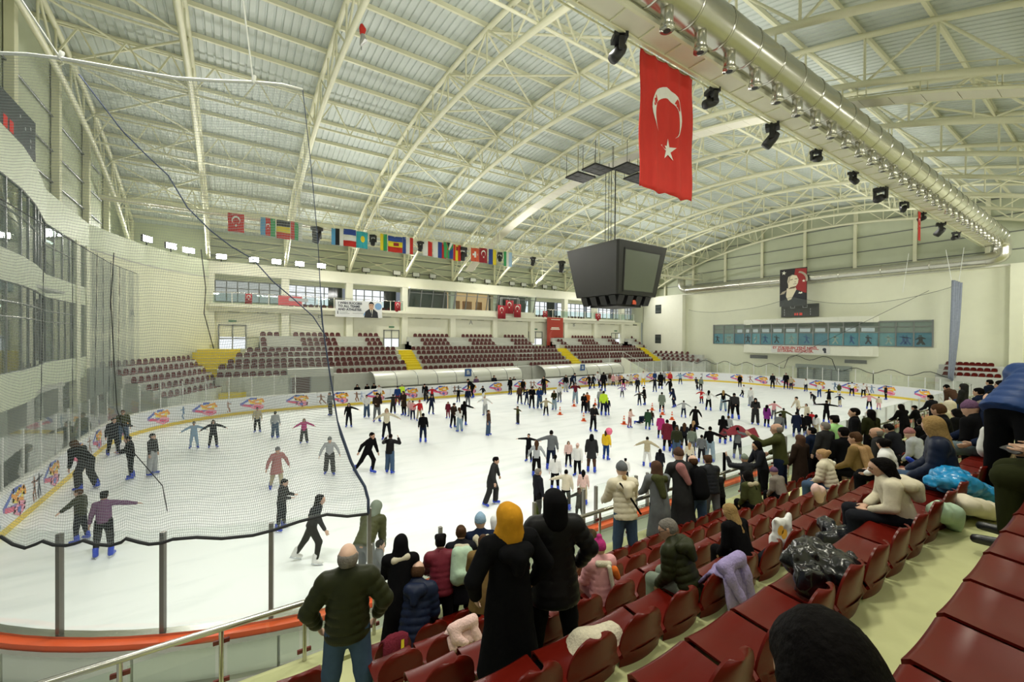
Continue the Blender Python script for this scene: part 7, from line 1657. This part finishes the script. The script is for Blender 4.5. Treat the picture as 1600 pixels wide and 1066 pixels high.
bag = [o for o in COL.objects if o.name == 'carrier_bag'][0]; o = m.build('bread_print', mat('print_orange', (.85, .40, .04), .5)); o.parent = bag; o.matrix_parent_inverse = Matrix.Translation(-bag.location); o['kind'] = 'stuff'
pile('black_bag', 'small black bag on the seat left of the carrier bag', 'bag', 1205, 870, 1.85, [((-.1, 0, 0), (.1, 0, .02), .07, .07, None, 1)], M_cloth, 'ink')
pile('pink_jacket', 'pale pink and white jacket on a seat behind the cream puffer woman', 'jacket', 1278, 772, 2.60, [((-.08, 0, .08), (.05, 0, -.08), .08, .07, (0, 1, 0), 1.4), ((.05, 0, .05), (.12, 0, .0), .07, .06, None, 1)], M_cloth, 'ppink')
drape('red_scarf', 'dark red scarf with a yellow stripe hanging over a front row seat', 618, 0, .26, .2, .30, M_wool, 'maroon', 'scarf', sleeve=False, seed=4)
sc_ = [o for o in COL.objects if o.name == 'red_scarf'][0]; m = MB(); m.sheet([[(.00, -.10, -.24), (.03, -.10, -.22)], [(.04, -.092, -.10), (.075, -.09, -.08)], [(.05, -.075, .0), (.08, -.075, .0)]]); m.build('yellow_stripe', FC['yellow'], sc_)
drape('pale_pink_jacket', 'pale pink jacket thrown over a front seat back', 725, 1, .32, .12, .10, M_wool, 'ppink', seed=5, sleeve=True)
pile('cream_bag', 'cream fleece and flowered bag heaped on a seat near the camera', 'bag', 928, 1025, 1.98, [((-.22, 0, -.06), (-.05, .05, .05), .08, .10, None, 1), ((-.05, .05, .05), (.16, 0, .06), .10, .09, None, 1), ((-.02, -.08, -.04), (.10, -.08, -.02), .08, .08, None, 1)], M_wool, 'cream', noise=.005)
pile('brown_bag', 'small brown leather bag tucked behind the cream fleece', 'bag', 943, 1006, 2.12, [((-.06, 0, 0), (.07, 0, .03), .06, .06, (0, 1, 0), 1.3)], M_cloth, 'tan')
pile('black_handbag', 'black handbag with bright buckles at the feet of the woman in black', 'bag', 868, 1040, 2.1, [((-.14, 0, 0), (.12, 0, .02), .08, .09, None, 1)], M_puff, 'black')
t = empty('tote_bag', at_y(1545, 690, .95), -.3, 'white tote bag with a green print standing on a red seat', 'bag')
part(t, 'cloth', [Prim((-.07, 0, -.08), (-.05, 0, .10), .085, .06, .03, V3(0, 1, 0), 1.4), Prim((.07, 0, -.08), (.05, 0, .10), .085, .06, .03, V3(0, 1, 0), 1.4)], M_cloth, color=COLS['white'], noise=.004)
m = MB(); m.tube([(-.06, 0, .13), (-.03, 0, .24), (.03, 0, .24), (.06, 0, .13)], .012, 6); m.build('handle', M_cloth, t, color=COLS['cream'])
m = MB(); m.tube([(.02 + .035 * math.cos(q), -.092, -.02 + .025 * math.sin(q)) for q in np.linspace(0, 2 * PI, 13)[:-1]], .007, 5, closed=True); m.build('green_print', mat('print_green', (.02, .25, .06), .5), t)
